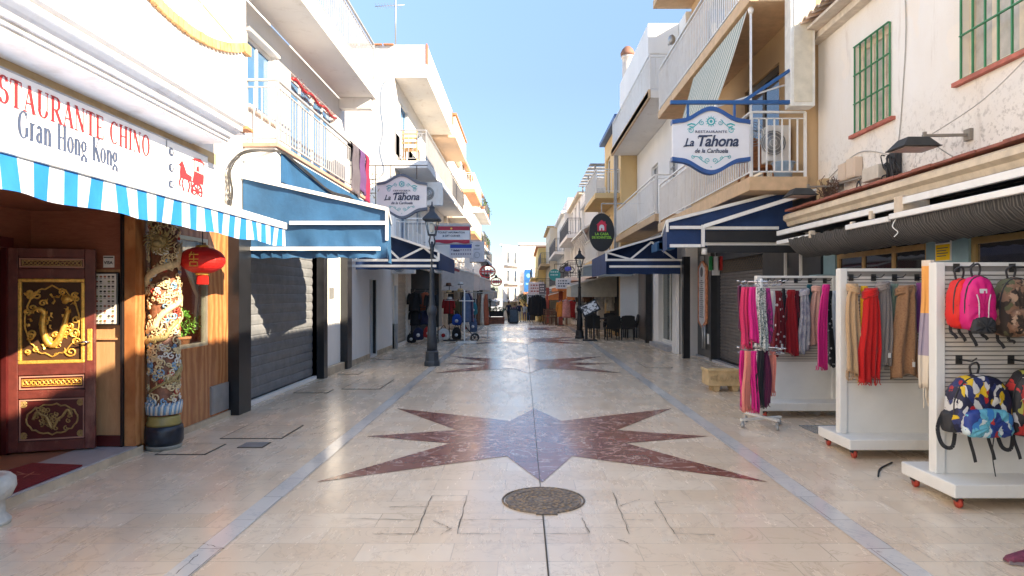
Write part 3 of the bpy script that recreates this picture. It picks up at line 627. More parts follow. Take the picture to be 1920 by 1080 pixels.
# horse and carriage emblem, red
ex,ez=7.56,2.80
def E(pts): pl.poly([(ex+x*.60,ez+z*.40) for x,z in pts],0)
def Es(pts,w): pl.stroke([(ex+x*.60,ez+z*.40) for x,z in pts],w*.5,0)
pl.ring(ex+.72*.6,ez+.2*.4,.2*.6,.034,0,22,.23*.4); pl.disc(ex+.72*.6,ez+.22*.4,.03,0,10,.02)
for k in range(8): a=k*PI/4; Es([(.72,.2),(.72+.19*math.cos(a),.2+.21*math.sin(a))],.045)
E([(.52,.42),(.98,.45),(1.0,.75),(.6,.78)]); E([(.45,1.08),(.62,1.16),(.85,1.2),(1.1,1.06),(.98,1.08),(.9,1.1),(.6,1.1)])
Es([(.62,.78),(.6,1.1)],.025); Es([(.95,.75),(.98,1.1)],.025); Es([(.78,.8),(.77,1.1)],.02)
E([(.05,.45),(.48,.42),(.5,.58),(.3,.62),(.2,.82),(.13,.95),(.08,.9),(.0,.8),(.06,.76),(.04,.6)])
Es([(.08,.46),(.02,.3),(.06,.18)],.06); Es([(.17,.45),(.12,.28),(.2,.08)],.055); Es([(.36,.44),(.42,.28),(.34,.08)],.06); Es([(.46,.42),(.5,.28),(.47,.1)],.055); Es([(.3,.5),(.6,.42)],.02); Es([(.1,.9),(.16,.6)],.05)
E([(.68,.8),(.8,.8),(.78,.95),(.7,.95)])
part('lettering',pl.mb,[REDP,INK,LILAC,THIN],th); part('white_characters',q.mb,SG,th)
# ------------------------------------------------------------------ striped awning
STB=mat('bright blue canvas stripe',(.004,.17,.52),.7,var=.1); STW=mat('white canvas stripe',(.50,.57,.68),.7,var=.05)
th=thing('striped_awning',(-3.5,5.5,2.3),'blue and white striped awning over the restaurant front','awning')
xo=-2.96; y0,y1=1.2,8.3; sw=.135; mv=MB(); mc=MB(); n=int((y1-y0)/sw)
for i in range(n+1):
    a=y0+i*sw; b=min(y1,a+sw)
    if b<=a: break
    for j in range(4):
        ya=a+(b-a)*j/4; yb=a+(b-a)*(j+1)/4
        wv=lambda y: .02*math.sin(y*5.3)+.012*math.sin(y*13+1)
        zb=lambda y: 2.235+.008*math.sin(y*7)
        for q_ in range(3):
            f0=q_/3; f1=(q_+1)/3; L=lambda y,f: (xo+wv(y)*f, y+.012*f*math.sin(y*9), 2.455+(zb(y)-2.455)*f)
            mv.quad(L(ya,f0),L(yb,f0),L(yb,f1),L(ya,f1),(i+1)%2)
    mc.quad((xo,a,2.50),(xo,b,2.50),(-3.99,b,2.72),(-3.99,a,2.72),(i+1)%2)
part('valance',mv,[STB,STW],th); part('canopy',mc,[STB,STW],th)
mb=MB(); mb.box(xo-.035,y0,2.452,xo+.025,y1+.01,2.535); part('front_bar',mb,WMETAL,th,bevel=.01)
for y in (8.0,4.0): part('arm',MB().bar((-3.98,y,2.6),(xo,y,2.49),.03),WMETAL,th)
# ------------------------------------------------------------------ dragon column
CXc,CYc=-3.83,7.12
th=thing('dragon_column',(CXc,CYc,0),'round column carved with painted dragons and clouds beside the restaurant window','column')
COLB=mat('column ground',(.22,.09,.05),.5,var=.5,scale=30); CREAMP=mat('cream painted relief',(.66,.52,.30),.45,var=.2,scale=25,bump=.4,dirt=(.25,.16,.08)); OLIVE=mat('olive gold relief',(.34,.26,.11),.4,var=.25,scale=30,bump=.4); RELB=mat('blue relief paint',(.16,.32,.48),.45,var=.2); RELR=mat('red relief paint',(.42,.05,.03),.45,var=.2); RELW=mat('white relief paint',(.7,.68,.62),.5,var=.1)
mb=MB(); mb.lathe([(.13,.3),(.135,.5),(.13,2.6)],(CXc,CYc,0),24); part('shaft',mb,COLB,th)
mb=MB(); mb.lathe([(.165,0),(.175,.03),(.175,.05)],(CXc,CYc,0),28,1); mb.lathe([(.172,.05),(.19,.09),(.192,.2),(.182,.245),(.165,.255)],(CXc,CYc,0),28,0); mb.lathe([(.165,.255),(.17,.28),(.155,.31),(.16,.34),(.14,.36)],(CXc,CYc,0),28,2)
part('base',mb,[mat('blue black glaze',(.01,.016,.028),.35,var=.5,scale=20),mat('chipped grey base',(.25,.25,.22),.7,dirt=(.1,.1,.1)),mat('mustard glaze',(.30,.24,.08),.4,var=.2,dirt=(.1,.1,.06))],th)
def cp(a,z,r=.145): return Vector((CXc+r*math.cos(a),CYc+r*math.sin(a),z))
def cyl_dragon(z0,z1,a0,turns,rad,m,nm):
    mb=MB(); n=70; pts=[cp(a0+turns*2*PI*k/n+.35*math.sin(k*.3),z0+(z1-z0)*k/n+.03*math.sin(k*.33),.15) for k in range(n+1)]
    mb.tube(pts,[rad*(.35+.65*math.sin(PI*k/n)) for k in range(n+1)],8)
    for k in range(3,n,3):
        p=pts[k]; out=(p-Vector((CXc,CYc,p.z))).normalized(); mb.tube([p,p+out*.025+Vector((0,0,.02)),p+out*.03+Vector((0,0,.05))],[.012,.009,.002],4)
    for k in (14,30,44,58):                       # clawed legs
        p=pts[k]; a=math.atan2(p.y-CYc,p.x-CXc)
        for s_ in (-1,1): mb.tube([p,cp(a+s_*.35,p.z-.04,.165),cp(a+s_*.5,p.z+.03,.17),cp(a+s_*.62,p.z-.01,.165)],[.016,.013,.009,.003],5)
    part(nm,mb,m,th)
cyl_dragon(.62,1.45,-2.2,1.6,.036,OLIVE,'lower_dragon'); cyl_dragon(1.25,2.3,-.8,1.5,.04,CREAMP,'upper_dragon'); cyl_dragon(.9,1.9,1.0,1.3,.032,CREAMP,'middle_dragon')
mb=MB()
for k in range(330):                              # clouds, flames and waves in relief
    a=random.uniform(-PI*.85,PI*.45); z=random.uniform(.45,2.45); r0=random.uniform(.018,.036); mi=random.choices([0,1,2,3],[8,1.3,1,2])[0]
    if z<.55: mi=random.choice([1,3])
    mb.tube([cp(a+r0/.145*1.4*(1-j/15)*math.cos(j*.62+k),z+r0*1.3*(1-j/15)*math.sin(j*.62+k),.146+.012*j/13) for j in range(13)],.0085,5,mi)
for k in range(26):
    a=-PI*.85+k*.16; mb.tube([cp(a,.38,.15),cp(a+.05,.47,.165),cp(a+.16,.5,.17),cp(a+.2,.46,.165)],[.02,.016,.012,.004],5,3 if k%2 else 1)
part('cloud_relief',mb,[CREAMP,RELB,RELR,RELW],th)
mb=MB()
hd=Vector((CXc+.03,CYc-.13,2.2)); mb.ell(hd,.085,.09,.075,14,9); mb.ell(hd+Vector((.01,-.08,-.03)),.055,.06,.04,12,8); mb.ell(hd+Vector((.0,-.1,-.075)),.04,.045,.018,10,6)
for s_ in (-1,1): mb.ell(hd+Vector((s_*.045,-.075,.03)),.02,.02,.02,8,6); mb.tube([hd+Vector((s_*.05,-.02,.05)),hd+Vector((s_*.1,-.01,.1)),hd+Vector((s_*.12,0,.16))],[.018,.012,.003],6)
for k in range(20):
    a=k*.314; mb.tube([hd+Vector((.06*math.cos(a),.0,.06*math.sin(a))),hd+Vector((.12*math.cos(a),-.03,.11*math.sin(a))),hd+Vector((.17*math.cos(a+.3),-.02,.15*math.sin(a+.3)))],[.016,.012,.003],5)
mb.tube([hd+Vector((-.05+.05*math.cos(j*.5)*(1-j/20),-.03,.17+.05*math.sin(j*.5)*(1-j/20))) for j in range(14)],.01,5)
mb.tube([hd+Vector((.06+.05*math.cos(j*.5)*(1-j/20),-.03,.18+.05*math.sin(j*.5)*(1-j/20))) for j in range(14)],.01,5)
part('dragon_head',mb,OLIVE,th)
# red lantern
LR=mat('red lantern silk',(.55,.012,.01),.55,var=.1); lc=Vector((-3.52,7.33,2.02))
th=thing('red_lantern',lc-Vector((0,0,.2)),'red round paper lantern with gold characters hanging under the striped awning','lantern')
mb=MB(); n=24
vs=MB(); 
prof=[(max(.06,.235*math.sin(PI*(.08+.84*i/12))),-.15*math.cos(PI*(.08+.84*i/12))*1.0) for i in range(13)]
mb.lathe(prof,lc,24,smooth=False); part('body',mb,LR,th)
part('gold_ring',MB().lathe([(.07,-.165),(.075,-.14),(.07,-.135)],lc,16),GOLD,th); part('gold_ring',MB().lathe([(.07,.135),(.075,.14),(.06,.165)],lc,16),GOLD,th)
mb=MB()
for k in range(26): a=2*PI*k/26; mb.bar(lc+Vector((.05*math.cos(a),.05*math.sin(a),-.16)),lc+Vector((.055*math.cos(a),.055*math.sin(a),-.265)),.011)
part('tassel',mb,LR,th)
mb=MB(); mb.tube([lc+Vector((0,0,.16)),lc+Vector((0,0,.46))],.006,5); part('cord',mb,BLACKM,th)
pl=Plane2(lc+Vector((.02,-.238,0)),(1,0,0),(0,0,1),.0)
for a,b in (((-.05,.05),(.05,.05)),((0,.07),(0,-.02)),((-.05,0),(.05,.0)),((-.04,-.03),(.04,-.03)),((-.04,-.07),(.04,-.07)),((-.04,-.03),(-.04,-.07)),((.04,-.03),(.04,-.07)),((-.02,.08),(-.045,.02))): pl.stroke([a,b],.012)
part('gold_characters',pl.mb,GOLD,th)
# pot plant on the sill, curtain inside
LEAF=mat('fresh green leaf',(.17,.42,.06),.5,var=.4,scale=8)
pc=Vector((-4.02,7.55,1.02))
pc=Vector((-4.15,8.12,1.0))
th=thing('potted_plant',pc,'bushy green plant in a terracotta pot behind the restaurant window','plant')
mb=MB(); mb.lathe([(.075,0),(.095,.1),(.105,.1),(.105,.13),(.09,.13),(.085,.11),(0,.11)],pc,20); part('pot',mb,TERRA,th)
mb=MB()
for k in range(420):
    u=Vector((random.gauss(0,1),random.gauss(0,1),random.gauss(0,1))).normalized(); rr=random.uniform(.55,1)
    lob=1+.18*math.sin(5*math.atan2(u.y,u.x))
    c=pc+Vector((u.x*.17*lob*rr,u.y*.2*lob*rr,.29+u.z*.17*rr)); d=(u+Vector((random.gauss(0,.4),random.gauss(0,.4),random.gauss(0,.4)))).normalized(); s_=d.cross(Vector((0,0,1)))
    if s_.length<.1: continue
    s_.normalize(); L=random.uniform(.025,.042); mb.add([c,c+d*L*.5+s_*L*.35,c+d*L,c+d*L*.5-s_*L*.35],[(0,1,2,3)])
part('foliage',mb,LEAF,th)
mb=MB()
for k in range(9): mb.tube([pc+Vector((0,0,.1)),pc+Vector((random.gauss(0,.05),random.gauss(0,.05),.22)),pc+Vector((random.gauss(0,.09),random.gauss(0,.1),.32))],.005,4)
part('stems',mb,mat('green stem',(.08,.14,.03),.7),th)
LACE=mat('cream lace curtain',(.85,.80,.70),.9,var=.1,bump=.3)
th=thing('lace_curtain',(-4.15,8.2,1.2),'cream lace curtain gathered to one side inside the restaurant window','curtain')
mb=MB(); nu,nv=22,18; vs=[]
for j in range(nv+1):
    v=j/nv; z=2.34-1.15*v
    if v<.62: q=v/.62; a=7.95+.62*q**1.2; b=8.86-.18*q
    else: q=(v-.62)/.38; a=8.57-.1*q; b=8.66+.2*q
    for i in range(nu+1):
        u=i/nu; vs.append((-4.19+.025*math.sin(u*26+v*2),a+(b-a)*u,z-.03*math.sin(u*PI)*(1 if v<.62 else 0)))
mb.add(vs,[(j*(nu+1)+i,j*(nu+1)+i+1,(j+1)*(nu+1)+i+1,(j+1)*(nu+1)+i) for j in range(nv) for i in range(nu)],0,True); part('cloth',mb,LACE,th)
# ================================================================== LEFT SIDE beyond the restaurant
# ---- balcony house above the dark roller shutter
A2=thing('balcony_house',(-6,12,0),'white house with dark roller shutter, first floor balcony and roof terrace, next to the restaurant','house')
mb=MB(); ops=[(9.45,12.95,.06,2.6),(9.68,10.78,4.40,5.47),(11.5,14.2,3.81,5.47)]
facade(mb,-1,XL,9.3,15.0,0,5.9,ops,.16); mass(mb,-1,XL,9.3,15.0,0,5.9)
part('wall',mb,WHITE2,A2)
DSH=mat('dusty anthracite shutter',(.17,.18,.195),.5,.0,var=.2,dirt=(.32,.30,.28))
shutter(A2,-1,XL-.1,9.45,12.95,.06,2.6,DSH,.155,label='dark grey roller shutter, pulled down to the ground')
window(A2,-1,XL,9.68,10.78,4.40,5.47,WMETAL,GLASSB,.1,1,0,.06)
window(A2,-1,XL,11.5,12.9,3.81,5.47,WMETAL,GLASSB,.1,1,0,.06,name='balcony_door'); window(A2,-1,XL,12.9,14.2,3.81,5.47,WMETAL,GLASSB,.1,1,0,.06,name='balcony_door')
part('window_trim',MB().box(XL,9.62,5.47,XL+.06,10.84,5.52),WHITE2,A2); part('window_trim',MB().box(XL,9.62,4.35,XL+.07,10.84,4.40),WHITE2,A2)
mb=MB(); mb.box(XL,9.55,3.24,-3.53,15.0,3.75); part('beam',mb,WHITE2,A2,bevel=.01)
mb=MB(); mb.box(XL,9.5,3.75,-3.49,15.2,3.81); part('balcony_slab',mb,mat('red brown slab edge',(.42,.26,.2),.8,dirt=(.6,.5,.45)),A2,bevel=.008)
GRAIL=mat('dull grey white railing',(.33,.33,.34),.5,var=.1,dirt=(.25,.2,.16))
mb=MB(); railing(mb,[(-3.98,9.6,3.81),(-3.53,9.6,3.81),(-3.53,15.15,3.81)],.92,.125); part('balcony_railing',mb,GRAIL,A2)
mb=MB(); mb.box(XL,8.31,5.92,-3.22,14.7,6.24); mb.box(XL+.001,14.5,5.68,-3.3,14.7,5.92); part('roof_slab',mb,WHITE,A2,bevel=.012)
mb=MB(); railing(mb,[(-3.27,8.4,6.24),(-3.27,14.6,6.24)],.88,.12); part('terrace_railing',mb,GRAIL,A2)
mb=MB(); mb.box(-5.6,8.6,6.24,-12,14.8,8.2); part('penthouse',mb,WHITE,A2)
mb=MB(); mb.box(-4.06,9.05,0,-3.85,9.45,2.5); part('black_post',mb,BLACK,A2); 
mb=MB(); mb.box(-4.16,12.95,0,-3.86,13.2,2.6); part('black_post',mb,BLACK,A2)
mb=MB(); mb.box(-4.1,14.62,0,-3.84,15.0,2.7); part('black_post',mb,BLACK,A2)
mb=MB(); mb.box(-4.0,13.2,0,-3.9,14.62,.16); part('step',mb,STONEC,A2,bevel=.01)
mb=MB(); mb.box(-3.93,9.75,2.5,-4.0,13.2,3.24); part('black_fascia',mb,mat('brown shutter box',(.22,.12,.09),.6),A2)
mb=MB(); mb.box(-3.985,13.75,1.55,-4.0,14.1,1.78); part('name_plate',mb,GMETAL,A2)
mb=MB(); mb.box(-4.09,9.5,.0,-4.04,12.9,.05); mb.ell((-4.05,9.75,.09),.06,.08,.05); part('shutter_lock_rail',mb,GMETAL,A2)
mb=MB(); mb.box(-3.52,9.7,3.28,-3.50,14.9,3.7); part('rolled_blind',mb,BLUEC,A2)
# garland over the balcony door
th=thing('red_garland',(-3.95,12.9,5.4),'red and silver tinsel garland hanging along the top of the balcony door','garland')
mb=MB()
for k in range(420):
    y=11.5+2.7*random.random(); c=Vector((-3.97+random.gauss(0,.035),y,5.36+.03*math.sin(y*6)+random.gauss(0,.045))); d=Vector((random.gauss(0,1),random.gauss(0,1),random.gauss(0,1))).normalized()*.04
    s_=d.cross(Vector((0,.3,1))).normalized()*.012; mb.add([c,c+s_,c+d],[(0,1,2)],0 if random.random()<.7 else 1)
mb.tube([(-3.97,11.5+2.7*k/20,5.36+.03*math.sin(k)) for k in range(21)],.03,6)
part('tinsel',mb,[mat('dark red tinsel',(.30,.015,.02),.35,var=.4),mat('silver tinsel',(.6,.45,.45),.3,.6)],th)
# laundry over the railing
def blanket(y0,y1,zt,zb,m,label,cat='blanket'):
    mb=MB(); nu=14; nv=10; vs=[]
    prof=[(-.05,-.35),(-.05,-.02),(0,.03),(.05,-.01)]+[(.055+.01*math.sin(j*1.3),-(zt-zb)*j/nv) for j in range(1,nv+1)]
    for j,(dx,dz) in enumerate(prof):
        for i in range(nu+1):
            u=i/nu; vs.append((-3.53+dx+.018*math.sin(u*17+j*.3)*(1 if j>3 else .2),y0+(y1-y0)*u,zt+dz+(.03*math.sin(u*5) if j==len(prof)-1 else 0)))
    mb.add(vs,[(j*(nu+1)+i,j*(nu+1)+i+1,(j+1)*(nu+1)+i+1,(j+1)*(nu+1)+i) for j in range(len(prof)-1) for i in range(nu)],0,True)
    o=single('blanket',mb,m,label,cat,'laundry over the left balcony railing'); md=o.modifiers.new('thick','SOLIDIFY'); md.thickness=.012; return o
blanket(13.6,14.2,4.76,3.72,mat('grey mauve fleece',(.09,.08,.10),.95,bump=.4),'grey mauve blanket hung over the balcony railing, left of the purple one')
blanket(14.22,14.75,4.76,3.85,mat('purple fleece',(.09,.04,.13),.95,bump=.4),'purple blanket hung over the balcony railing between the grey and the crimson one')
blanket(14.77,15.12,4.76,3.7,mat('crimson fleece',(.22,.012,.05),.95,bump=.4),'crimson pink blanket hung at the far end of the balcony railing')
# sagging cables
def cables(name,label,paths,m=CABLE,r=.012,group=None):
    mb=MB()
    for p in paths: mb.tube(bez(p,6),r,5)
    return single(name,mb,m,label,'cable',group)
ps=[]
for k in range(6):
    j=lambda s=.03: random.uniform(-s,s)
    ps.append([(-3.97,8.95+j(),2.65),(-3.93,9.0+j(.08),3.0+j()),(-3.95,8.98+j(.08),3.35+j()),(-3.88,9.3+j(),3.62+j()),(-3.6,9.52,3.70+j(.02)),(-3.48,9.7,3.70+j(.02)),(-3.465,10.7,3.60+j()),(-3.465,12.1,3.50+j()),(-3.465,13.4,3.58+j()),(-3.465,15.1,3.52+j(.02))])
cables('cable_bundle','bundle of black and grey cables sagging under the left balcony slab',ps,CABLE,.009)
ps=[[(-3.975,8.98+.05*math.cos(a+k)+.02*k,2.75+.07*i) if True else 0 for i,a in enumerate([0,1.3,2.6,3.9,5.2,6.5,7.8,9.1,10.4])] for k in range(5)]
cables('cable_coil','knot of loose grey cables on the wall beside the restaurant sign',ps,CABLEW,.008)
cables('wall_cable','thin dark cable looping down the bare side wall of the tall left house',[[(-3.95,19.97,8.2),(-4.15,19.96,7.9),(-4.2,19.96,7.3),(-4.12,19.96,6.6),(-4.22,19.96,6.0),(-4.1,19.96,5.4),(-4.3,19.96,5.1)]],CABLEW,.014)
# ---- left awnings
def tube_bar(mb,a,b,w=.05): mb.bar(a,b,w,w)
def awning_near(name,label,s,d,dep,xw,xo,zw,zf,zb,bars,fab,xo2=None,mid=None,zw_out=None):
    """open sided folding awning: sloping canopy, hanging side panel, front valance, painted bars. s=-1 left"""
    th=thing(name,((xw+xo)/2,d+dep/2,zb),label,'awning','folding shop awnings')
    xo2=xo2 if xo2 is not None else xo
    n=10; mb=MB()
    def top(u): return zw+(zf-zw)*u
    for i in range(n):
        u0,u1=i/n,(i+1)/n; xa=xw+(xo-xw)*u0; xb=xw+(xo-xw)*u1; xa2=xw+(xo2-xw)*u0; xb2=xw+(xo2-xw)*u1
        mb.quad((xa,d,top(u0)),(xb,d,top(u1)),(xb2,d+dep,top(u1)),(xa2,d+dep,top(u0)))
    mb2=MB(); nz=12; nx=26; vs=[]
    for j in range(nz+1):
        for i in range(nx+1):
            u=i/nx; zt=top(u); z=zt+(zb-zt)*j/nz; x=xw+(xo-xw)*u
            gather=max(0,(mid-z)/(mid-zb)) if mid else 0
            vs.append((x,d-.004+.012*math.sin(x*9+z*5)*.6+gather*.035*math.sin(x*26+3*math.sin(x*7)+z*9),z+gather*.012*math.sin(x*19)))
    mb2.add(vs,[(j*(nx+1)+i,j*(nx+1)+i+1,(j+1)*(nx+1)+i+1,(j+1)*(nx+1)+i) for j in range(nz) for i in range(nx)],0,True)
    part('canopy',mb,fab,th); part('side_panel',mb2,fab,th)
    mb=MB(); 
    for k in range(8):
        a=k/8; b=(k+1)/8; ya=d+dep*a; yb=d+dep*b; xa=xo+(xo2-xo)*a; xb=xo+(xo2-xo)*b; mb.quad((xa,ya,zf),(xb,yb,zf),(xb+.02*math.sin(k+1),yb,zb),(xa+.02*math.sin(k),ya,zb))
    part('valance',mb,fab,th)
    mb=MB(); tube_bar(mb,(xw,d-.03,zw+.015),(xo,d-.03,zf+.015),.05); tube_bar(mb,(xo,d-.03,zf),(xo,d-.03,zb+.25),.035); mb.bar((xo,d-.02,zf+.01),(xo2,d+dep,zf+.01),.045)
    part('frame',mb,WMETAL,th)
    for z,x0,x1 in bars: b=MB(); b.box(x0,d-.075,z-.025,x1,d-.03,z+.025); part('cross_bar',b,WMETAL,th)
    return th
awning_near('blue_awning','large sunlit blue canvas awning with white bars over the dark roller shutter',-1,9.5,2.0,-3.98,-1.93,3.30,2.84,2.16,[(2.655,-3.3,-1.93),(2.29,-4.0,-2.02)],BLUEC,-2.28,2.62)
def truss_awning(label,s,d,dep,xw,xo,zw,zf,zb,zm,bars,zig):
    th=thing('navy_awning',((xw+xo)/2,d+dep/2,zb),label,'awning','navy awnings with triangular white arms')
    mb=MB()
    for i in range(8):
        u0,u1=i/8,(i+1)/8; L=lambda u:(xw+(xo-xw)*u,zw+(zf-zw)*u); a=L(u0);b=L(u1); mb.quad((a[0],d,a[1]),(b[0],d,b[1]),(b[0],d+dep,b[1]),(a[0],d+dep,a[1]))
    part('canopy',mb,NAVY,th)
    mb=MB(); nx=20;vs=[]
    for j in range(5):
        for i in range(nx+1):
            x=xw+(xo-xw)*i/nx; vs.append((x,d+.25+.015*math.sin(x*17+j),zm+(zb-zm)*j/4+.008*math.sin(x*13)))
    mb.add(vs,[(j*(nx+1)+i,j*(nx+1)+i+1,(j+1)*(nx+1)+i+1,(j+1)*(nx+1)+i) for j in range(4) for i in range(nx)],0,True)
    mb.quad((xw,d+.6,zw),(xo,d+.6,zf),(xo,d+.6,zm),(xw,d+.6,zm)); mb.quad((xo,d,zf),(xo,d+dep,zf),(xo,d+dep,zb),(xo,d,zb)); part('hanging_panel',mb,NAVY,th)
    mb=MB(); tube_bar(mb,(xw,d,zw+.02),(xo,d,zf+.02),.05); tube_bar(mb,(xo,d,zf+.02),(xo,d,zm-.03),.05); part('frame',mb,WMETAL,th)
    for z,x0,x1 in bars: b=MB(); b.box(x0,d-.04,z-.028,x1,d+.01,z+.028); part('cross_bar',b,WMETAL,th)
    for a,b in zip(zig,zig[1:]): q=MB(); q.bar((a[0],d+.04,a[1]),(b[0],d+.04,b[1]),.045); part('arm',q,WMETAL,th)
    return th
truss_awning('navy awning with zigzag white arms over the low white wall on the left',-1,15.3,3.6,-3.95,-1.93,3.28,2.60,2.22,2.44,[(2.42,-3.9,-1.93),(2.29,-3.9,-1.98)],[(-3.4,3.0),(-2.83,2.44),(-2.28,2.72),(-1.95,2.46)])
# ---- oval board signs on iron brackets
SB=mat('grey blue sign border',(.09,.12,.17),.45,var=.1); SBB=mat('cobalt sign border',(.015,.08,.26),.35,var=.1); TEAL=mat('turquoise print',(.03,.38,.40),.5); SINK=mat('dark navy print',(.03,.045,.09),.5); SPANEL=mat('pale sign panel',(.72,.72,.74),.4,var=.03)
def tahona(x0,x1,d,zc,hh,border,words,label):
    w=(x1-x0); cx=(x0+x1)/2; th=thing('hanging_sign',(cx,d,zc-hh/2),label,'sign')
    def edge(u,k): # u -1..1 ; height of the curved edge
        return (.31+.19*(.5+.5*math.cos(PI*min(1,abs(u)/.78)))-(.0 if abs(u)<.78 else .02*(abs(u)-.78)/.22))*hh*k
    us=[-1+2*i/32 for i in range(33)]
    ft=.055*w
    def outline(k): return [(cx+u*w/2,edge(u,1)*k) for u in us]
    inner=[(x,d-.035,zc+z) for x,z in outline(.97)]+[(x,d-.035,zc-z) for x,z in reversed(outline(.97))]
    mb=MB(); mb.prism(inner,(0,.07,0)); part('panel',mb,SPANEL,th)
    for sg in (1,-1):
        mb=MB()
        for a,b in zip(us,us[1:]):
            za,zb_=edge(a,1),edge(b,1); xa,xb=cx+a*w/2*1.02,cx+b*w/2*1.02; pts=[(xa,d-.06,zc+sg*(za-ft*.5)),(xb,d-.06,zc+sg*(zb_-ft*.5)),(xb,d-.06,zc+sg*(zb_+ft*.5)),(xa,d-.06,zc+sg*(za+ft*.5))]; mb.prism(pts,(0,.12,0))
        part('border',mb,border,th)
    k=w/1.16
    pl=Plane2((cx,d-.036,zc),(1,0,0),(0,0,1),.004)
    def S_(pts,w_,mi=0): pl.stroke([(x*k,y*k) for x,y in pts],w_*k,mi)
    pl.ring(0,.29*k,.052*k,.02*k,0); pl.disc(0,.29*k,.024*k,0)
    for j in range(12): a=j*PI/6; S_([(.062*math.cos(a),.29+.062*math.sin(a)),(.085*math.cos(a),.29+.085*math.sin(a))],.008)
    for sg in (-1,1):
        pl.spiral(sg*.14*k,.27*k,.045*k,1.4,PI/2,-sg,.010*k,0); pl.spiral(sg*.31*k,.155*k,.05*k,1.3,PI/2 if sg>0 else PI/2,sg,.010*k,0)
        S_([(sg*.16,.30),(sg*.21,.25),(sg*.27,.2),(sg*.36,.17)],.012); S_([(sg*.24,.24),(sg*.30,.255),(sg*.36,.23)],.022); S_([(sg*.26,.2),(sg*.33,.21)],.018)
        pl.spiral(sg*.055*k,-.305*k,.045*k,1.4,-PI/2,sg,.010*k,0); pl.spiral(sg*.15*k,-.265*k,.03*k,1.2,PI/2,-sg,.009*k,0); S_([(sg*.08,-.34),(sg*.14,-.30),(sg*.2,-.245),(sg*.27,-.235)],.010); pl.spiral(sg*.27*k,-.25*k,.03*k,1.2,PI/2,-sg,.009*k,0)
    S_([(-.008,-.4),(.008,-.4)],.016)
    for nm,up_ in (('upper_ornament',True),('lower_ornament',False)):
        q=MB(); src=pl.mb
        for f,mi in zip(src.f,src.m):
            if (sum(src.v[i][2] for i in f)/len(f)>zc)==up_: q.add([src.v[i] for i in f],[tuple(range(len(f)))],mi)
        part(nm,q,TEAL,th)
    tm=MB(); f=(cx,d-.041,zc)
    tm.merge(text_mb('Tahona',.235*k,(cx+.09*k,d-.041,zc-.085*k),(1,0,0),(0,0,1),.93,.28,.006*k,space=.96))
    tm.merge(text_mb('La',.17*k,(cx-.335*k,d-.041,zc-.085*k),(1,0,0),(0,0,1),.9,.3,.004*k))
    tm.merge(text_mb('de la Carihuela',.088*k,(cx-.0*k,d-.041,zc-.185*k),(1,0,0),(0,0,1),.95,.25,.002*k))
    y=.115
    for wd in words: tm.merge(text_mb(wd,.052*k,(cx,d-.041,zc+y*k),(1,0,0),(0,0,1),1.25,0,.001,space=1.15)); y-=.055
    b=Plane2((cx,d-.036,zc),(1,0,0),(0,0,1),.005); b.stroke([(-.13*k,.07*k),(-.2*k,.055*k),(-.19*k,.03*k)],.016*k); b.stroke([(-.36*k,-.085*k),(-.42*k,-.095*k),(-.40*k,-.07*k)],.012*k); b.stroke([(-.15*k,.065*k),(.02*k,.075*k)],.022*k); tm.merge(b.mb)
    part('lettering',tm,SINK,th)
    return th
t1=tahona(-3.36,-2.22,15.42,3.90,.98,SB,['CERVECERÍA','TAPERÍA'],'grey bordered hanging shop sign with turquoise scrolls on the left, next to the street lamp')
mb=MB()
for a,b in (((-4.0,15.42,4.62),(-2.2,15.42,4.62)),((-3.05,15.42,4.62),(-3.05,15.42,4.34)),((-2.45,15.42,4.62),(-2.45,15.42,4.3)),((-3.4,15.42,4.62),(-3.4,15.42,3.6)),((-3.75,15.42,4.6),(-3.75,15.42,3.6)),((-4,15.42,3.98),(-3.4,15.42,3.98)),((-4,15.42,4.3),(-3.4,15.42,4.3)),((-4,15.42,3.65),(-3.4,15.42,3.65))): mb.bar(a,b,.018)
part('iron_bracket',mb,mat('rusty bracket iron',(.08,.06,.05),.7),t1)
for k in range(3):
    pass
mb=MB()
for k in range(60):
    c=Vector((-3.55+random.gauss(0,.09),15.3,4.1+random.gauss(0,.2))); d=Vector((random.gauss(0,1),random.gauss(0,1),random.gauss(0,1))).normalized()*.09; mb.tube([c,c+d*.6,c+d],[.006,.008,.002],4)
single('dry_plant_tuft',mb,mat('dried plant',(.10,.09,.05),.9),'withered plant tuft caught in the iron bracket of the left sign','plant')
# ---- low white annex with narrow door
AN=thing('white_annex',(-6,17.5,0),'low white annex with a narrow doorway beyond the black posts on the left','building')
mb=MB(); facade(mb,-1,-3.9,15.02,19.98,0,3.1,[(17.0,17.85,.06,2.02)],.22); mass(mb,-1,-3.9,15.02,19.98,0,3.1,6,.22); part('wall',mb,plaster('cool white wall',(.80,.80,.80),amount=.25),AN)
mb=MB(); mb.box(-4.11,17.0,.06,-4.08,17.85,2.02); part('door',mb,mat('blue grey door',(.30,.35,.42),.5),AN)
mb=MB(); mb.box(-4.0,17.85,.0,-3.93,17.80,2.02); 
for k in range(9): mb.box(-3.93,17.0,.2+k*.2,-3.90,17.03,.3+k*.2)
mb.box(-3.92,17.0,.06,-3.90,17.04,2.02); part('door_grille',mb,BLACKM,AN)
mb=MB(); mb.box(-3.898,15.03,0,-3.89,17.0,.13); mb.box(-3.898,17.85,0,-3.89,19.9,.13); part('stained_skirting',mb,mat('stained skirting',(.5,.42,.32),.9,var=.3,dirt=(.25,.18,.12)),AN)
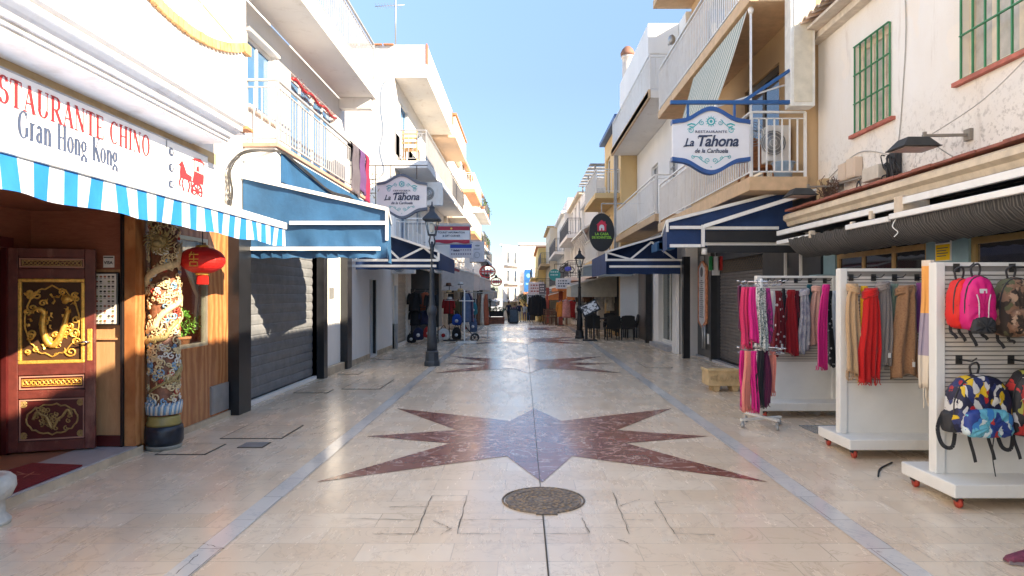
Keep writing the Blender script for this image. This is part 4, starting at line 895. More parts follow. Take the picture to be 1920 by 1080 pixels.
# ---- tall house with three balconies
T3=thing('tall_balcony_house',(-7,24,0),'tall weathered white house with deep balconies and a bare side wall on the left','house')
X3=-3.85; mb=MB(); ops=[(20.6,22.4,.1,2.5),(23.0,31.8,.1,2.6)]
for zf in (3.0,5.65): ops+=[(21.0,22.3,zf+.02,zf+2.05),(24.2,25.2,zf+.9,zf+1.95),(28.4,29.6,zf+.02,zf+2.05)]
facade(mb,-1,X3,20,32.5,0,5.9,[(a,b,c,min(d,5.9)) for a,b,c,d in ops],.18); mass(mb,-1,X3,20,32.5,0,5.9,7,.18)
ops2=[(21.0,22.3,5.92,7.7),(24.2,25.2,6.6,7.6)]
ops=ops[:5]+[(28.4,29.6,5.67,5.9)]
facade(mb,-1,X3,20,27.2,5.9,9.1,ops2,.18); mass(mb,-1,X3,20,27.2,5.9,9.1,7,.18); part('wall',mb,OLDWHITE,T3)
shutter(T3,-1,X3-.1,20.6,22.4,.1,2.5,SHUTW,.13)
mb=MB(); mb.box(X3-.17,23.0,.1,X3-.15,31.8,2.6); part('shop_shade_sheet',mb,DARKIN,T3)  # flat black sheet in place of the unlit shop
for (a,b,c,d) in ops[2:5]: window(T3,-1,X3,a,b,max(c,0),d,WMETAL,GLASSB,.12,1,0,.06)
for (a,b,c,d) in ops2: window(T3,-1,X3,a,b,c,d,mat('blue door frame',(.10,.25,.42),.5),GLASSB,.12,1,0,.06)
def balcony(parent,s,x,y0,y1,z,proj,th_=.2,m=None,rail=True,rh=.92,parapet=None,rm=None,sp=.13):
    m=m or WHITE; mb=MB(); mb.box(x,y0,z-th_,x-s*proj,y1,z); o=part('balcony',mb,m,parent,bevel=.012)
    if rail:
        xo=x-s*(proj-.05); mb=MB(); railing(mb,[(x-s*.02,y0+.05,z),(xo,y0+.05,z),(xo,y1-.05,z),(x-s*.02,y1-.05,z)],rh,sp); part('railing',mb,rm or WMETAL,o)
    if parapet:
        xo=x-s*proj; mb=MB(); mb.box(xo,y0,z,xo+s*.12,y1,z+parapet); mb.box(x,y0,z,xo+s*.12,y0+.12,z+parapet); mb.box(x,y1-.12,z,xo+s*.12,y1,z+parapet); part('parapet',mb,m,o)
    return o
balcony(T3,-1,X3,20.0,27.0,3.0,1.0,.2)
balcony(T3,-1,X3,20.0,27.4,5.65,1.0,.22,rm=GRAIL); balcony(T3,-1,X3,27.5,32.5,5.65,1.0,.22,rm=mat('dark painted rail',(.12,.12,.13),.5))
balcony(T3,-1,X3,20.0,27.2,8.3,.98,.16,m=OLDWHITE,rail=False,parapet=.82)
mb=MB(); mb.box(-2.9,19.98,8.55,-2.86,20.2,9.15); mb.box(-2.9,27.0,8.55,-2.86,27.2,9.1); part('red_drain_stain',mb,mat('faded red paint',(.55,.16,.1),.8),T3)
mb=MB()
for k in range(5): mb.box(-3.86-k*.35,19.9,9.1,-3.86-k*.35-.3,20.0,9.13)
part('coping_tiles',mb,TERRA,T3)
mb=MB(); mb.box(-3.95,20.01,.0,-3.80,20.3,1.9); mb.box(-3.95,20.0,.0,-3.79,20.25,.75,1); part('meter_cabinet',mb,[mat('white cabinet',(.6,.62,.64),.5),GMETAL],T3)
# antenna
th=thing('television_antenna',(-3.87,20.3,9.1),'thin television antenna mast on the roof corner of the tall left house','antenna')
mb=MB(); mb.tube([(-3.87,20.3,9.1),(-3.87,20.3,11.3)],.025,6); part('mast',mb,GMETAL,th)
mb=MB(); mb.tube([(-4.5,20.3,10.4),(-3.6,20.3,10.45)],.012,5)
for k in range(9): mb.tube([(-4.45+k*.09,20.1,10.42),(-4.45+k*.09,20.5,10.42)],.006,4)
part('aerial',mb,GMETAL,th)
# wooden chair on the balcony
th=thing('balcony_chair',(-3.45,20.6,5.65),'light wooden chair standing on the middle balcony of the tall left house','chair')
CH=mat('light wood chair',(.55,.32,.14),.6)
mb=MB(); mb.box(-3.68,20.35,6.08,-3.22,20.8,6.12); part('seat',mb,CH,th)
mb=MB(); [mb.box(-3.68,20.32,6.22+k*.14,-3.22,20.35,6.29+k*.14) for k in range(3)]; part('backrest',mb,CH,th)
for x in (-3.67,-3.25):
    for y in (20.34,20.76): mb=MB(); mb.box(x,y,5.65,x+.04,y+.04,6.62 if y<20.5 else 6.08); part('leg',mb,CH,th)
# air conditioners
def aircon(c,s,label,w=.8,h=.55,face='y'):
    th=thing('air_conditioner',c,label,'air conditioner','air conditioning units'); x,y,z=c
    mb=MB(); mb.box(x-w/2,y-.15,z,x+w/2,y+.15,z+h); part('case',mb,WMETAL,th,bevel=.015)
    mb=MB(); mb.lathe([(.21,-.165),(.21,-.152),(0,-.152)],(x-.1,y,z+h/2),20,axis='y'); 
    part('fan_grille',mb,GMETAL,th)
    mb=MB(); [mb.tube([(x-.1+q*math.cos(2*PI*k/16),y-.17,z+h/2+q*math.sin(2*PI*k/16)) for k in range(16)],.005,4,closed=True) for q in (.06,.12,.18,.21)]; part('fan_guard',mb,WMETAL,th)
    return th
aircon((-2.95,21.6,4.5),-1,'white air conditioner hanging below the middle balcony behind the street lamp',.7,.75)
aircon((-3.55,19.85,2.25),-1,'white air conditioner fixed at the end of the low white annex',.7,.5)
# ---- street lamp
LAMPM=mat('dark grey cast iron',(.045,.055,.07),.45,.3,var=.2,bump=.2); LGL=mat('milky lantern glass',(.75,.75,.72),.25)
def street_lamp(c,label,k=1,m=LAMPM):
    th=thing('street_lamp',c,label,'street lamp','street lamps'); x,y,z=c
    mb=MB(); mb.lathe([(.215,0),(.215,.1),(.19,.13),(.175,.32),(.19,.34),(.15,.37)],c,8,rot=PI/8,smooth=False); part('base',mb,m,th,bevel=.01)
    mb=MB(); mb.lathe([(.14,.36),(.13,.7),(.105,1.1),(.1,1.2),(.13,1.25),(.14,1.33),(.11,1.42),(.08,1.46),(.09,1.5),(.075,1.6),(.06,2.2),(.075,2.24),(.055,2.3),(.045,2.75),(.07,2.8),(.05,2.85),(.03,3.0)],c,16); part('pole',mb,m,th)
    lb=MB()
    for a in range(4):
        ang=a*PI/2+PI/4; dx,dy=math.cos(ang),math.sin(ang); lb.tube([Vector(c)+Vector((dx*.05,dy*.05,2.85)),Vector(c)+Vector((dx*.11,dy*.11,3.0)),Vector(c)+Vector((dx*.07,dy*.07,3.12)),Vector(c)+Vector((dx*.12,dy*.12,3.17))],.012,5)
        lb.bar(Vector(c)+Vector((dx*.13,dy*.13,3.16)),Vector(c)+Vector((dx*.235,dy*.235,3.52)),.022)
    lb.lathe([(.14,3.14),(.15,3.17),(.13,3.18)],c,4,rot=PI/4,smooth=False); lb.lathe([(.30,3.5),(.32,3.53),(.30,3.56),(.1,3.72),(.08,3.8),(.1,3.82),(.03,3.88),(.02,3.95),(0,3.98)],c,4,rot=PI/4,smooth=False)
    hd=part('lantern',lb,m,th); g=MB(); g.lathe([(.13,3.18),(.225,3.5)],c,4,rot=PI/4,smooth=False); part('glass',g,CLEAR,hd)
    g=MB(); g.ell(Vector(c)+Vector((0,0,3.33)),.07,.07,.12); part('bulb',g,LGL,hd)
    return th
street_lamp((-2.08,15.3,0),'dark grey cast iron street lamp in front of the left awnings').scale=(.86,.86,.95)
# ---- hanging box signs over the street, left
BX=mat('sign box edge grey',(.42,.43,.44),.5)
th=thing('tourist_sign',(-2.34,22,3.4),'red and white box sign hanging across the street below the left balconies','sign')
mb=MB(); mb.box(-2.97,21.93,3.28,-1.72,22.07,3.93); part('box',mb,BX,th,bevel=.01)
pl=Plane2((-2.345,21.93,3.6),(1,0,0),(0,0,1),.006)
pl.poly([(-.6,-.28),(.6,-.28),(.6,.27),(-.6,.27)],1); 
pl2=Plane2((-2.345,21.93,3.6),(1,0,0),(0,0,1),.010)
pl2.poly([(-.6,.14),(.6,.14),(.6,.27),(-.6,.27)],0)
pl2.mb.add([pl2.p(-.6+1.2*i/16,-.28+(.03 if 0 else .02*math.sin(i*PI/4))) for i in range(17)]+[pl2.p(-.6+1.2*i/16,-.17) for i in range(17)],[(i,i+1,18+i,17+i) for i in range(16)],0)
pl3=Plane2((-2.345,21.93,3.6),(1,0,0),(0,0,1),.013); pl3.disc(0,.2,.035,0,10)
part('face',pl.mb.merge(pl2.mb),[mat('sign crimson',(.42,.02,.05),.5),SPANEL],th); part('crest',pl3.mb,GOLD,th)
tm=text_mb('TOURIST INFORMATION',.085,(-2.345,21.916,3.64),(1,0,0),(0,0,1),.93,0,.002).merge(text_mb('& GIFT CORNER',.085,(-2.345,21.916,3.53),(1,0,0),(0,0,1),.93,0,.002)); part('lettering',tm,SINK,th)
mb=MB(); mb.bar((-3.85,22,3.96),(-1.72,22,3.96),.03); part('bracket',mb,GMETAL,th)
th=thing('blue_white_sign',(-2.25,26,3.1),'blue and white box sign hanging below the red and white one on the left','sign')
mb=MB(); mb.box(-2.85,25.94,3.05,-1.95,26.06,3.62); part('box',mb,SPANEL,th)
pl=Plane2((-2.4,25.94,3.33),(1,0,0),(0,0,1),.005); pl.poly([(-.42,.1),(.42,.1),(.42,.27),(-.42,.27)],0)
pl.stroke([(-.3,-.0),(-.05,.0)],.05,1)
part('print',pl.mb,[mat('royal blue print',(.02,.06,.35),.5),SINK],th)
mb=MB(); mb.bar((-3.85,26,3.66),(-1.95,26,3.66),.03); part('bracket',mb,GMETAL,th)
pl=Plane2((-2.4,25.93,3.33),(1,0,0),(0,0,1),.006)
for i in range(9): pl.stroke([(-.38+i*.09,.03),(-.38+i*.09+.05,.03)],.05,0); pl.stroke([(-.38+i*.09,-.13),(-.33+i*.09,-.13)],.06,0)
part('small_print',pl.mb,mat('grey violet print',(.25,.22,.3),.5),th)
th=thing('pale_box_sign',(-1.9,27,3.0),'tall pale grey box sign hanging beside the blue and white sign on the left','sign')
mb=MB(); mb.box(-2.15,26.95,2.95,-1.55,27.1,3.78); part('box',mb,mat('pale lilac sign',(.62,.64,.70),.4),th)
pl=Plane2((-1.85,26.95,3.4),(1,0,0),(0,0,1),.005); pl.disc(.02,.2,.1,0,14,.035); pl.stroke([(-.12,.06),(.12,.06)],.03); pl.ring(0,-.18,.11,.018,0)
part('print',pl.mb,mat('slate grey print',(.25,.28,.33),.5),th)
mb=MB(); mb.bar((-3.85,27.02,3.82),(-1.6,27.02,3.82),.03); part('bracket',mb,GMETAL,th)
# ================================================================== FAR BUILDINGS (both sides)
def far_building(name,label,s,x,y0,y1,H,wall,floors,bays,balc=(),rail=None,roofm=None,shop=True,slabm=None,gl=None,fr=None,parapet=.0,shopm=None,proj=.8,cat='house',pan=None):
    zg=gz((y0+y1)/2)-.4; B=thing(name,(x+s*3,(y0+y1)/2,zg),label,cat); ops=[]
    L=y1-y0; g0=gz(y0)
    for fi,zf in enumerate(floors):
        for b in range(bays):
            yc=y0+L*(b+.5)/bays; door=fi in balc; w=.55 if not door else .65
            ops.append((yc-w,yc+w,zf+(.03 if door else .85),zf+2.05))
    sh=(y0+.5,y1-.5,g0+.05,g0+2.5)
    mb=MB(); facade(mb,s,x,y0,y1,zg,H,ops+([sh] if shop else []),.2); mass(mb,s,x,y0,y1,zg,H,8,.2); part('wall',mb,wall,B)
    if shop: mb=MB(); mb.box(x+s*.19,sh[0],sh[2],x+s*.17,sh[1],sh[3]); part('shop_shade_sheet',mb,shopm or DARKIN,B)  # shop depth is only a sheet coloured as dark shade
    for o_ in ops: window(B,s,x,*o_,fr or WMETAL,gl or GLASS,.12,1,0,.06)
    for fi in balc:
        balcony(B,s,x,y0+.3,y1-.3,floors[fi],proj,.2,m=slabm or wall,rail=pan is None,rm=rail,parapet=pan,sp=.16)
    mb=MB(); mb.box(x-s*.25,y0+.001,H,x+s*8,y1-.001,H+.18)
    part('cornice',mb,roofm or wall,B,bevel=.02)
    if parapet: mb=MB(); mb.box(x+s*.2,y0+.05,H+.18,x+s*7.8,y1-.05,H+.18+parapet); part('roof_storey',mb,wall,B)
    return B
DRAIL=mat('grey iron rail',(.10,.10,.11),.5)
PEACH=plaster('peach plaster',(.80,.60,.45),amount=.2); YEL=plaster('yellow plaster',(.78,.55,.22),amount=.2)
f=far_building('cream_balcony_house','cream house with a boxed out upper balcony behind the tall left house',-1,-3.7,32.52,38,8.9,plaster('pale cream wall',(.82,.73,.62),amount=.2),(2.9,5.6),2,(0,1),WMETAL,proj=.9)
# boxed bay of the cream storey above the long balcony
UP=thing('cream_upper_storey',(-5,29.8,5.9),'cream upper storey with a tiled edge set back above the long left balcony','building')
mb=MB(); facade(mb,-1,-3.7,27.22,32.5,5.91,9.2,[(28.4,29.6,6.7,8.0)],.15); mass(mb,-1,-3.7,27.22,32.5,5.91,9.2,7,.15); part('wall',mb,plaster('pale cream wall',(.82,.73,.62)),UP)
window(UP,-1,-3.7,28.4,29.6,6.7,8.0,WMETAL,GLASSB,.1,1)
mb=MB(); mb.box(-3.7,27.3,8.05,-2.75,32.3,8.22); mb.box(-2.75,27.3,8.22,-2.87,32.3,8.95); mb.box(-3.7,27.3,8.22,-2.87,27.42,8.95); part('box_balcony',mb,PEACH,UP,bevel=.02)
mb=MB(); mb.box(-2.7,27.25,8.95,-2.95,32.35,9.05); mb.box(-3.7,27.25,8.95,-2.95,27.45,9.05); part('tile_edge',mb,TERRA,UP)
far_building('terracotta_balcony_house','white house with orange terracotta balcony edges in the middle distance on the left',-1,-3.55,38.02,45,9.3,WHITE,(2.7,5.3,7.7),2,(0,1,2),WMETAL,ORANGE,slabm=ORANGE,proj=.8)
far_building('plant_balcony_house','white house with potted plants on its balconies further down the left side',-1,-3.4,45.02,54,9.4,WHITE,(2.4,5.0,7.4),3,(0,1,2),DRAIL,TERRA,proj=.8)
far_building('grey_corner_house','pale grey house past the plant balconies on the left',-1,-3.6,54.02,64,6.6,GREYW,(2.2,4.5),3,(1,),DRAIL,proj=.7)
far_building('distant_white_house','low distant white house at the far end of the left side',-1,-4.0,64.02,84,5.2,WHITE2,(1.5,3.2),4,(0,),DRAIL,proj=.6)
# right side
B3=far_building('yellow_house','ochre yellow house with jutting balconies behind the oval black sign on the right',1,3.75,25.45,30.5,8.35,OCHRE,(3.0,5.55),2,(0,1),WMETAL,mat('blue roof edge',(.02,.09,.25),.5),slabm=OCHRE,proj=.95)
mb=MB(); mb.box(3.72,25.402,0,4.5,25.448,2.85); part('white_pier',mb,WHITE2,B3)
B4=far_building('pergola_house','white house with a lath pergola on its roof beyond the yellow house on the right',1,3.45,30.52,37.2,6.3,GREYW,(2.95,),3,(),None,proj=.8,parapet=0)
mb=MB(); mb.box(3.2,30.6,6.48,11,37.1,6.9); part('roof_parapet',mb,WHITE,B4)
mb=MB()
for y in (30.7,33.8,37): mb.box(3.3,y,6.9,3.38,y+.08,7.6); mb.box(6.5,y,6.9,6.58,y+.08,7.9)
for k in range(22): mb.box(3.1,30.6+k*.3,7.6+.02*(k%3),7.2,30.6+k*.3+.17,7.64+.02*(k%3))
part('pergola',mb,mat('weathered grey laths',(.34,.34,.34),.8,var=.4),B4)
mb=MB(); mb.prism([(3.44,30.6,5.0),(2.7,30.6,4.55),(2.7,30.6,4.62),(3.44,30.6,5.08)],(0,6.5,0))
for k in range(9): mb.bar((2.75,30.6+k*.8,4.58),(3.42,30.6+k*.8,3.3),.05)
part('braced_canopy',mb,WMETAL,B4)
B5=far_building('beige_balcony_house','beige white house with shaded balconies past the pergola house on the right',1,3.3,37.22,46,7.2,WHITE,(2.6,5.0),3,(0,1),DRAIL,CREAM,proj=.8)
mb=MB(); mb.lathe([(.5,0),(.5,.9),(.35,1.0)],(5,40,7.38),12); part('water_tank',mb,WHITE,B5)
far_building('stepped_white_house','white house with a stepped roof terrace in the far middle of the right side',1,2.9,46.02,56,7.2,WHITE,(2.2,4.6),3,(0,1),DRAIL,WHITE,proj=.7,parapet=.9)
far_building('brown_balcony_house','beige house with brown balcony undersides far down the right side',1,2.3,56.02,66,7.2,CREAM,(1.9,4.2),3,(0,1),DRAIL,TAN,proj=.8,slabm=TAN)
far_building('distant_yellow_house','yellow house with an awning at the far end of the right side',1,1.55,66.02,82,6.2,YEL,(.9,3.3),4,(0,1),DRAIL,TERRA,proj=.7)
# closing building at the end of the street
E1=thing('white_end_house',(0,95,-2.4),'tall white house with blue banner that closes the view at the end of the street','house')
mb=MB(); mb.box(-.45,90,-3,7,100,8.2); part('wall',mb,WHITE,E1)
mb=MB(); mb.box(-.6,89.8,8.3,7.1,100,8.5); part('cornice',mb,WHITE,E1)
for k,z in enumerate((.6,3.2)):
    for j in range(1):
        pass
mb=MB(); mb.box(2.0,89.95,4.6,2.9,90,6.0); w_=part('window',mb,WMETAL,E1); g=MB(); g.box(2.1,89.93,4.7,2.8,89.95,5.9); part('pane',g,GLASS,w_)
th=thing('blue_banner',(.72,89.6,2.0),'blue vertical banner on the front of the white house at the end of the street','banner')
mb=MB(); mb.box(.2,89.6,1.5,1.35,89.64,4.9); part('cloth',mb,mat('blue banner cloth',(.01,.14,.42),.6,var=.4,scale=1),th)
pl=Plane2((.78,89.6,3.2),(1,0,0),(0,0,1),.01); pl.disc(0,.9,.28,0); pl.stroke([(-.35,-.2),(.35,-.2)],.2); part('print',pl.mb,mat('pale blue print',(.2,.5,.75),.6),th)
mb=MB(); mb.bar((.1,89.62,4.95),(1.45,89.62,4.95),.06); part('rod',mb,GMETAL,th)
E2=thing('grey_end_house',(-2,92,-2.4),'pale grey house with dark balconies left of the white house closing the street','house')
mb=MB(); mb.prism([(-2.6,86,-3),(-.47,90,-3),(-.47,97,-3),(-2.6,97,-3)],(0,0,10.9)); part('wall',mb,GREYW,E2)
mb=MB(); mb.prism([(-2.9,85.6,7.9),(-.47,89.7,7.9),(-.47,97,8.4),(-2.9,97,8.3)],(0,0,.15)); part('roof',mb,CONC,E2)
for z in (.6,2.9,5.3):
    u=Vector((2.13,4,0)).normalized(); nn_=Vector((u.y,-u.x,0)); a=Vector((-2.5,86.2,z)); 
    mb=MB(); mb.prism([a,a+u*3.9,a+u*3.9+nn_*.7,a+nn_*.7],(0,0,.15)); o_=part('balcony',mb,GREYW,E2)
    r_=MB(); railing(r_,[a+nn_*.65+Vector((0,0,.15)),a+u*3.9+nn_*.65+Vector((0,0,.15))],.9,.2); part('railing',r_,DRAIL,o_)
    for t in (.8,2.8):
        p=a+u*t+nn_*.03+Vector((0,0,.3)); wq=MB(); wq.prism([p,p+u*.7,p+u*.7+Vector((0,0,1.6)),p+Vector((0,0,1.6))],nn_*.04); w_=part('window',wq,WMETAL,E2); g=MB(); q=p+u*.06+nn_*.041+Vector((0,0,.06)); g.prism([q,q+u*.58,q+u*.58+Vector((0,0,1.48)),q+Vector((0,0,1.48))],nn_*.01); part('pane',g,GLASS,w_)
E3=thing('yellow_end_house',(1.5,86,-2.4),'low yellow fronted building in front of the white house at the end of the street','house')
mb=MB(); mb.box(.2,84.5,-3,2.9,89.5,1.2); mb.box(-.42,85.5,-3,.18,89.5,.9); part('wall',mb,YEL,E3)
mb=MB(); mb.box(.5,84.45,-2.6,2.6,84.5,-.2); part('doorway',mb,DARKIN,E3)  # near-black slab on the wall, coloured as a shaded opening
mb=MB(); mb.prism([(.1,84.5,1.2),(.1,84.0,1.15),(.1,89.6,1.9)],(2.9,0,0)); part('roof',mb,TERRA,E3)
# trees and greenery far down the street
def leafball(mb,c,r,n,size=.12):
    for k in range(n):
        u=Vector((random.gauss(0,1),random.gauss(0,1),random.gauss(0,1))).normalized(); q=Vector(c)+u*r*random.uniform(.4,1)*(1+.25*math.sin(4*u.x+3*u.z)); d=Vector((random.gauss(0,1),random.gauss(0,1),random.gauss(0,1))).normalized(); s_=d.cross(u)
        if s_.length<.05: continue
        s_.normalize(); mb.add([q,q+d*size*.5+s_*size*.3,q+d*size,q+d*size*.5-s_*size*.3],[(0,1,2,3)])
DLEAF=mat('dark green leaf',(.05,.10,.03),.6,var=.5,scale=5)
def far_tree(c,h,r,label):
    th=thing('street_tree',c,label,'tree'); x,y,z=c; mb=MB(); mb.tube(bez([(x,y,z),(x+.05,y,z+h*.4),(x,y,z+h*.75)],4),.06,6)
    for a in range(4): mb.tube([(x,y,z+h*.55),(x+r*.5*math.cos(a*1.6),y+r*.5*math.sin(a*1.6),z+h*.85)],.025,5)
    part('trunk',mb,mat('bark',(.10,.07,.05),.9),th); mb=MB()
    for k in range(6): leafball(mb,(x+random.uniform(-.5,.5)*r,y+random.uniform(-.5,.5)*r,z+h*.85+random.uniform(-.3,.4)*r),r*.6,170)
    part('crown',mb,DLEAF,th)
far_tree((.25,66,gz(66)),2.6,.9,'small dark green street tree far down the street in front of the yellow building')
far_tree((-2.9,59,gz(59)),2.9,.8,'small street tree far down the left side of the street')
def balcony_plant(c,r,label,n=140):
    th=thing('balcony_plant',c,label,'plant','potted plants on the far left balconies'); x,y,z=c; mb=MB(); mb.lathe([(r*.3,0),(r*.42,r*.6),(r*.36,r*.6)],c,10); part('pot',mb,TERRA,th); mb=MB(); leafball(mb,(x,y,z+r*1.1),r,n,.13); part('foliage',mb,DLEAF,th)
for i,(y,z,w) in enumerate(((45.9,7.4,'uppermost'),(46.6,5.0,'middle'),(49.5,5.0,'further middle'),(46.4,2.4,'lowest'),(50.5,7.4,'further upper'))):
    balcony_plant((-2.75,y,z+.02),.42,f'bushy potted plant on the {w} balcony of the far left house')
# ================================================================== RIGHT SIDE
# ---- tan house with two storeys of balconies
TB=thing('tan_balcony_house',(7,14,0),'tan house with white railed balconies and a dark ground floor on the right','house')
BLK=mat('glossy black cladding',(.02,.023,.028),.3,var=.2)
mb=MB(); ops=[(13.2,16.3,.06,2.45)]
facade(mb,1,4.75,10.62,17.8,0,3.28,ops,.14); mass(mb,1,4.75,10.62,17.8,0,3.28,7,.14); part('ground_floor_wall',mb,SLATE,TB)
mb=MB(); facade(mb,1,4.5,10.62,17.78,3.28,9.3,[(11.7,13.5,3.52,5.72),(15,16.4,4.3,5.6),(12,13.5,6.5,8.6),(14.8,16.4,6.5,8.6)],.16); mass(mb,1,4.5,10.62,17.78,3.28,9.3,7,.16); part('wall',mb,TAN,TB)
shutter(TB,1,4.85,13.2,16.3,.06,2.15,mat('brown grey shutter',(.16,.14,.13),.45,.25,var=.2,dirt=(.25,.22,.18)),.075,label='brown grey slatted roller shutter, closed')
mb=MB()
for k in range(30):
    for z in range(3): mb.bar((4.84,13.2+k*.105,2.16+z*.1),(4.84,13.3+k*.105,2.26+z*.1),.008); mb.bar((4.84,13.3+k*.105,2.16+z*.1),(4.84,13.2+k*.105,2.26+z*.1),.008)
part('lattice_grille',mb,mat('brown lattice',(.2,.15,.1),.5),TB)
mb=MB(); mb.box(4.66,16.45,.05,4.75,17.75,2.9); mb.box(4.60,16.3,0,4.75,16.45,2.9); part('black_panel',mb,BLK,TB)
mb=MB(); mb.box(4.10,17.0,0,4.27,17.18,2.6); part('black_post',mb,BLACK,TB)
mb=MB(); mb.box(4.6,12.0,.0,4.75,13.2,.12); mb.box(4.62,13.2,0,4.8,17.8,.05); part('threshold',mb,STEPM,TB)
mb=MB(); [mb.tube([(4.62,y,.25),(4.62,y,.85)],.03,6) for y in (16.9,17.1)]; part('steel_pipes',mb,GMETAL,TB)
mb=MB(); mb.box(4.62,16.55,.4,4.66,16.7,.65); part('socket_plate',mb,WMETAL,TB)
window(TB,1,4.5,11.7,13.5,3.52,5.72,mat('dark door frame',(.06,.05,.04),.5),GLASS,.08,1,0,.12,name='balcony_door')
for a,b,c,d in ((15,16.4,4.3,5.6),(12,13.5,6.5,8.6),(14.8,16.4,6.5,8.6)): window(TB,1,4.5,a,b,c,d,mat('dark door frame',(.06,.05,.04),.5),GLASS,.08,1,0,.07)
SLB=mat('tan slab edge',(.62,.42,.25),.8,var=.12,bump=.2,dirt=(.4,.28,.18))
o_=balcony(TB,1,4.5,10.5,17.6,3.50,.93,.22,m=SLB,rail=False)
mb=MB(); railing(mb,[(4.46,10.53,3.5),(3.61,10.53,3.5),(3.61,17.55,3.5)],1.02,.125,.011); part('railing',mb,WMETAL,o_)
o_=balcony(TB,1,4.5,10.5,17.6,6.46,.93,.2,m=SLB,rail=False)
mb=MB(); railing(mb,[(4.46,10.53,6.46),(3.61,10.53,6.46),(3.61,17.55,6.46)],1.1,.125,.011); part('railing',mb,WMETAL,o_)
mb=MB(); mb.box(3.5,10.5,9.3,11.7,17.9,9.5); part('roof_slab',mb,SLB,TB)
mb=MB(); mb.bar((3.66,10.7,6.24),(3.66,10.7,4.5),.03); mb.lathe([(.04,0),(.05,.06),(.03,.1)],(3.66,10.7,6.15),8); part('awning_rod',mb,WMETAL,TB)
# striped drop blind
def stripemat(name,cols,n,axis):
    t=NT(name); sx=t.n('ShaderNodeSeparateXYZ'); t.l(t.tc.outputs['Object'],sx.inputs[0]); m=t.n('ShaderNodeMath'); m.operation='MULTIPLY'; t.l(sx.outputs[axis],m.inputs[0]); m.inputs[1].default_value=n
    f=t.n('ShaderNodeMath'); f.operation='FRACT'; t.l(m.outputs[0],f.inputs[0]); r=t.ramp(f.outputs[0],cols); r.node.color_ramp.interpolation='CONSTANT'; return t.set(r,.8)
GST=stripemat('green and cream striped canvas',[(0,(.62,.58,.50)),(.55,(.10,.20,.15)),(.7,(.62,.58,.5)),(.78,(.10,.20,.15))],6.2,1)
th=thing('striped_blind',(3.4,12.2,4.8),'green and cream striped canvas blind hanging from the upper tan balcony','awning')
mb=MB(); nu,nv=24,8; vs=[]
for j in range(nv+1):
    v=j/nv
    for i in range(nu+1):
        u=i/nu; y=10.75+u*3.4; vs.append((3.62-(.50-.12*u)*v+.015*math.sin(u*30)*v,y-.15*v*0,6.22-(1.52-.18*u)*v-.06*math.sin(PI*v)))
mb.add(vs,[(j*(nu+1)+i,j*(nu+1)+i+1,(j+1)*(nu+1)+i+1,(j+1)*(nu+1)+i) for j in range(nv) for i in range(nu)],0,True); part('canvas',mb,GST,th)
mb=MB(); mb.bar((3.12,10.72,4.68),(3.24,14.2,4.86),.035); part('bottom_rod',mb,WMETAL,th)
mb=MB(); mb.bar((4.4,10.9,5.1),(3.14,10.9,4.7),.025); mb.bar((4.4,14.0,5.1),(3.22,14.0,4.86),.025); part('arms',mb,WMETAL,th)
# upright light box
th=thing('light_box',(4.3,10.45,4.5),'tall blank cream light box fixed at the near end of the tan balconies','sign')
mb=MB(); mb.box(4.12,10.25,4.54,4.5,10.49,7.4); part('case',mb,mat('light box frame',(.78,.77,.72),.4),th,bevel=.012)
mb=MB(); mb.box(4.17,10.235,4.6,4.45,10.25,7.35); part('panel',mb,mat('cream acrylic panel',(.66,.61,.50),.3),th)
# things on the balcony
aircon((4.25,11.2,3.85),1,'white air conditioner on the lower tan balcony',.38,.6)
th=thing('plastic_tub',(4.22,10.8,3.5),'pale blue plastic tub on the floor of the lower tan balcony','tub')
mb=MB(); mb.lathe([(.13,0),(.17,.24),(.185,.25),(.17,.25),(.13,.03),(0,.03)],(4.22,10.8,3.52),18); part('body',mb,mat('pale blue plastic',(.35,.50,.68),.35),th)
mb=MB(); mb.tube([(4.22+.185*math.cos(2*PI*k/18),10.8+.185*math.sin(2*PI*k/18),3.765) for k in range(18)],.01,5,closed=True); part('rim',mb,mat('pale blue plastic',(.35,.50,.68),.35),th)
th=thing('wicker_chair',(4.2,11.9,3.5),'orange brown wicker chair with cushion on the lower tan balcony','chair')
WK=mat('orange wicker',(.42,.17,.07),.7,var=.3,scale=30,bump=.5)
mb=MB(); mb.box(3.9,11.6,3.85,4.4,12.1,3.93); part('seat',mb,WK,th); mb=MB(); mb.prism([(3.88,12.05,3.9),(4.42,12.05,3.9),(4.38,12.15,4.45),(4.15,12.17,4.52),(3.92,12.15,4.45)],(0,.05,0)); part('backrest',mb,WK,th)
for x in (3.9,4.36):
    for y in (11.6,12.06): mb=MB(); mb.box(x,y,3.5,x+.04,y+.04,3.86); part('leg',mb,WK,th)
th=thing('standing_fan',(3.82,11.1,3.5),'grey standing fan behind the railing of the lower tan balcony','fan')
mb=MB(); mb.lathe([(.14,0),(.13,.03),(.02,.05),(.015,.7)],(3.82,11.1,3.5),14); part('stand',mb,GMETAL,th)
mb=MB(); [mb.tube([(3.82+q*math.cos(2*PI*k/20),11.06,4.3+q*math.sin(2*PI*k/20)) for k in range(20)],.006,4,closed=True) for q in (.06,.11,.16,.2)]; [mb.bar((3.82,11.05,4.3),(3.82+.2*math.cos(k*PI/6),11.06,4.3+.2*math.sin(k*PI/6)),.006) for k in range(12)]; part('guard',mb,GMETAL,th)
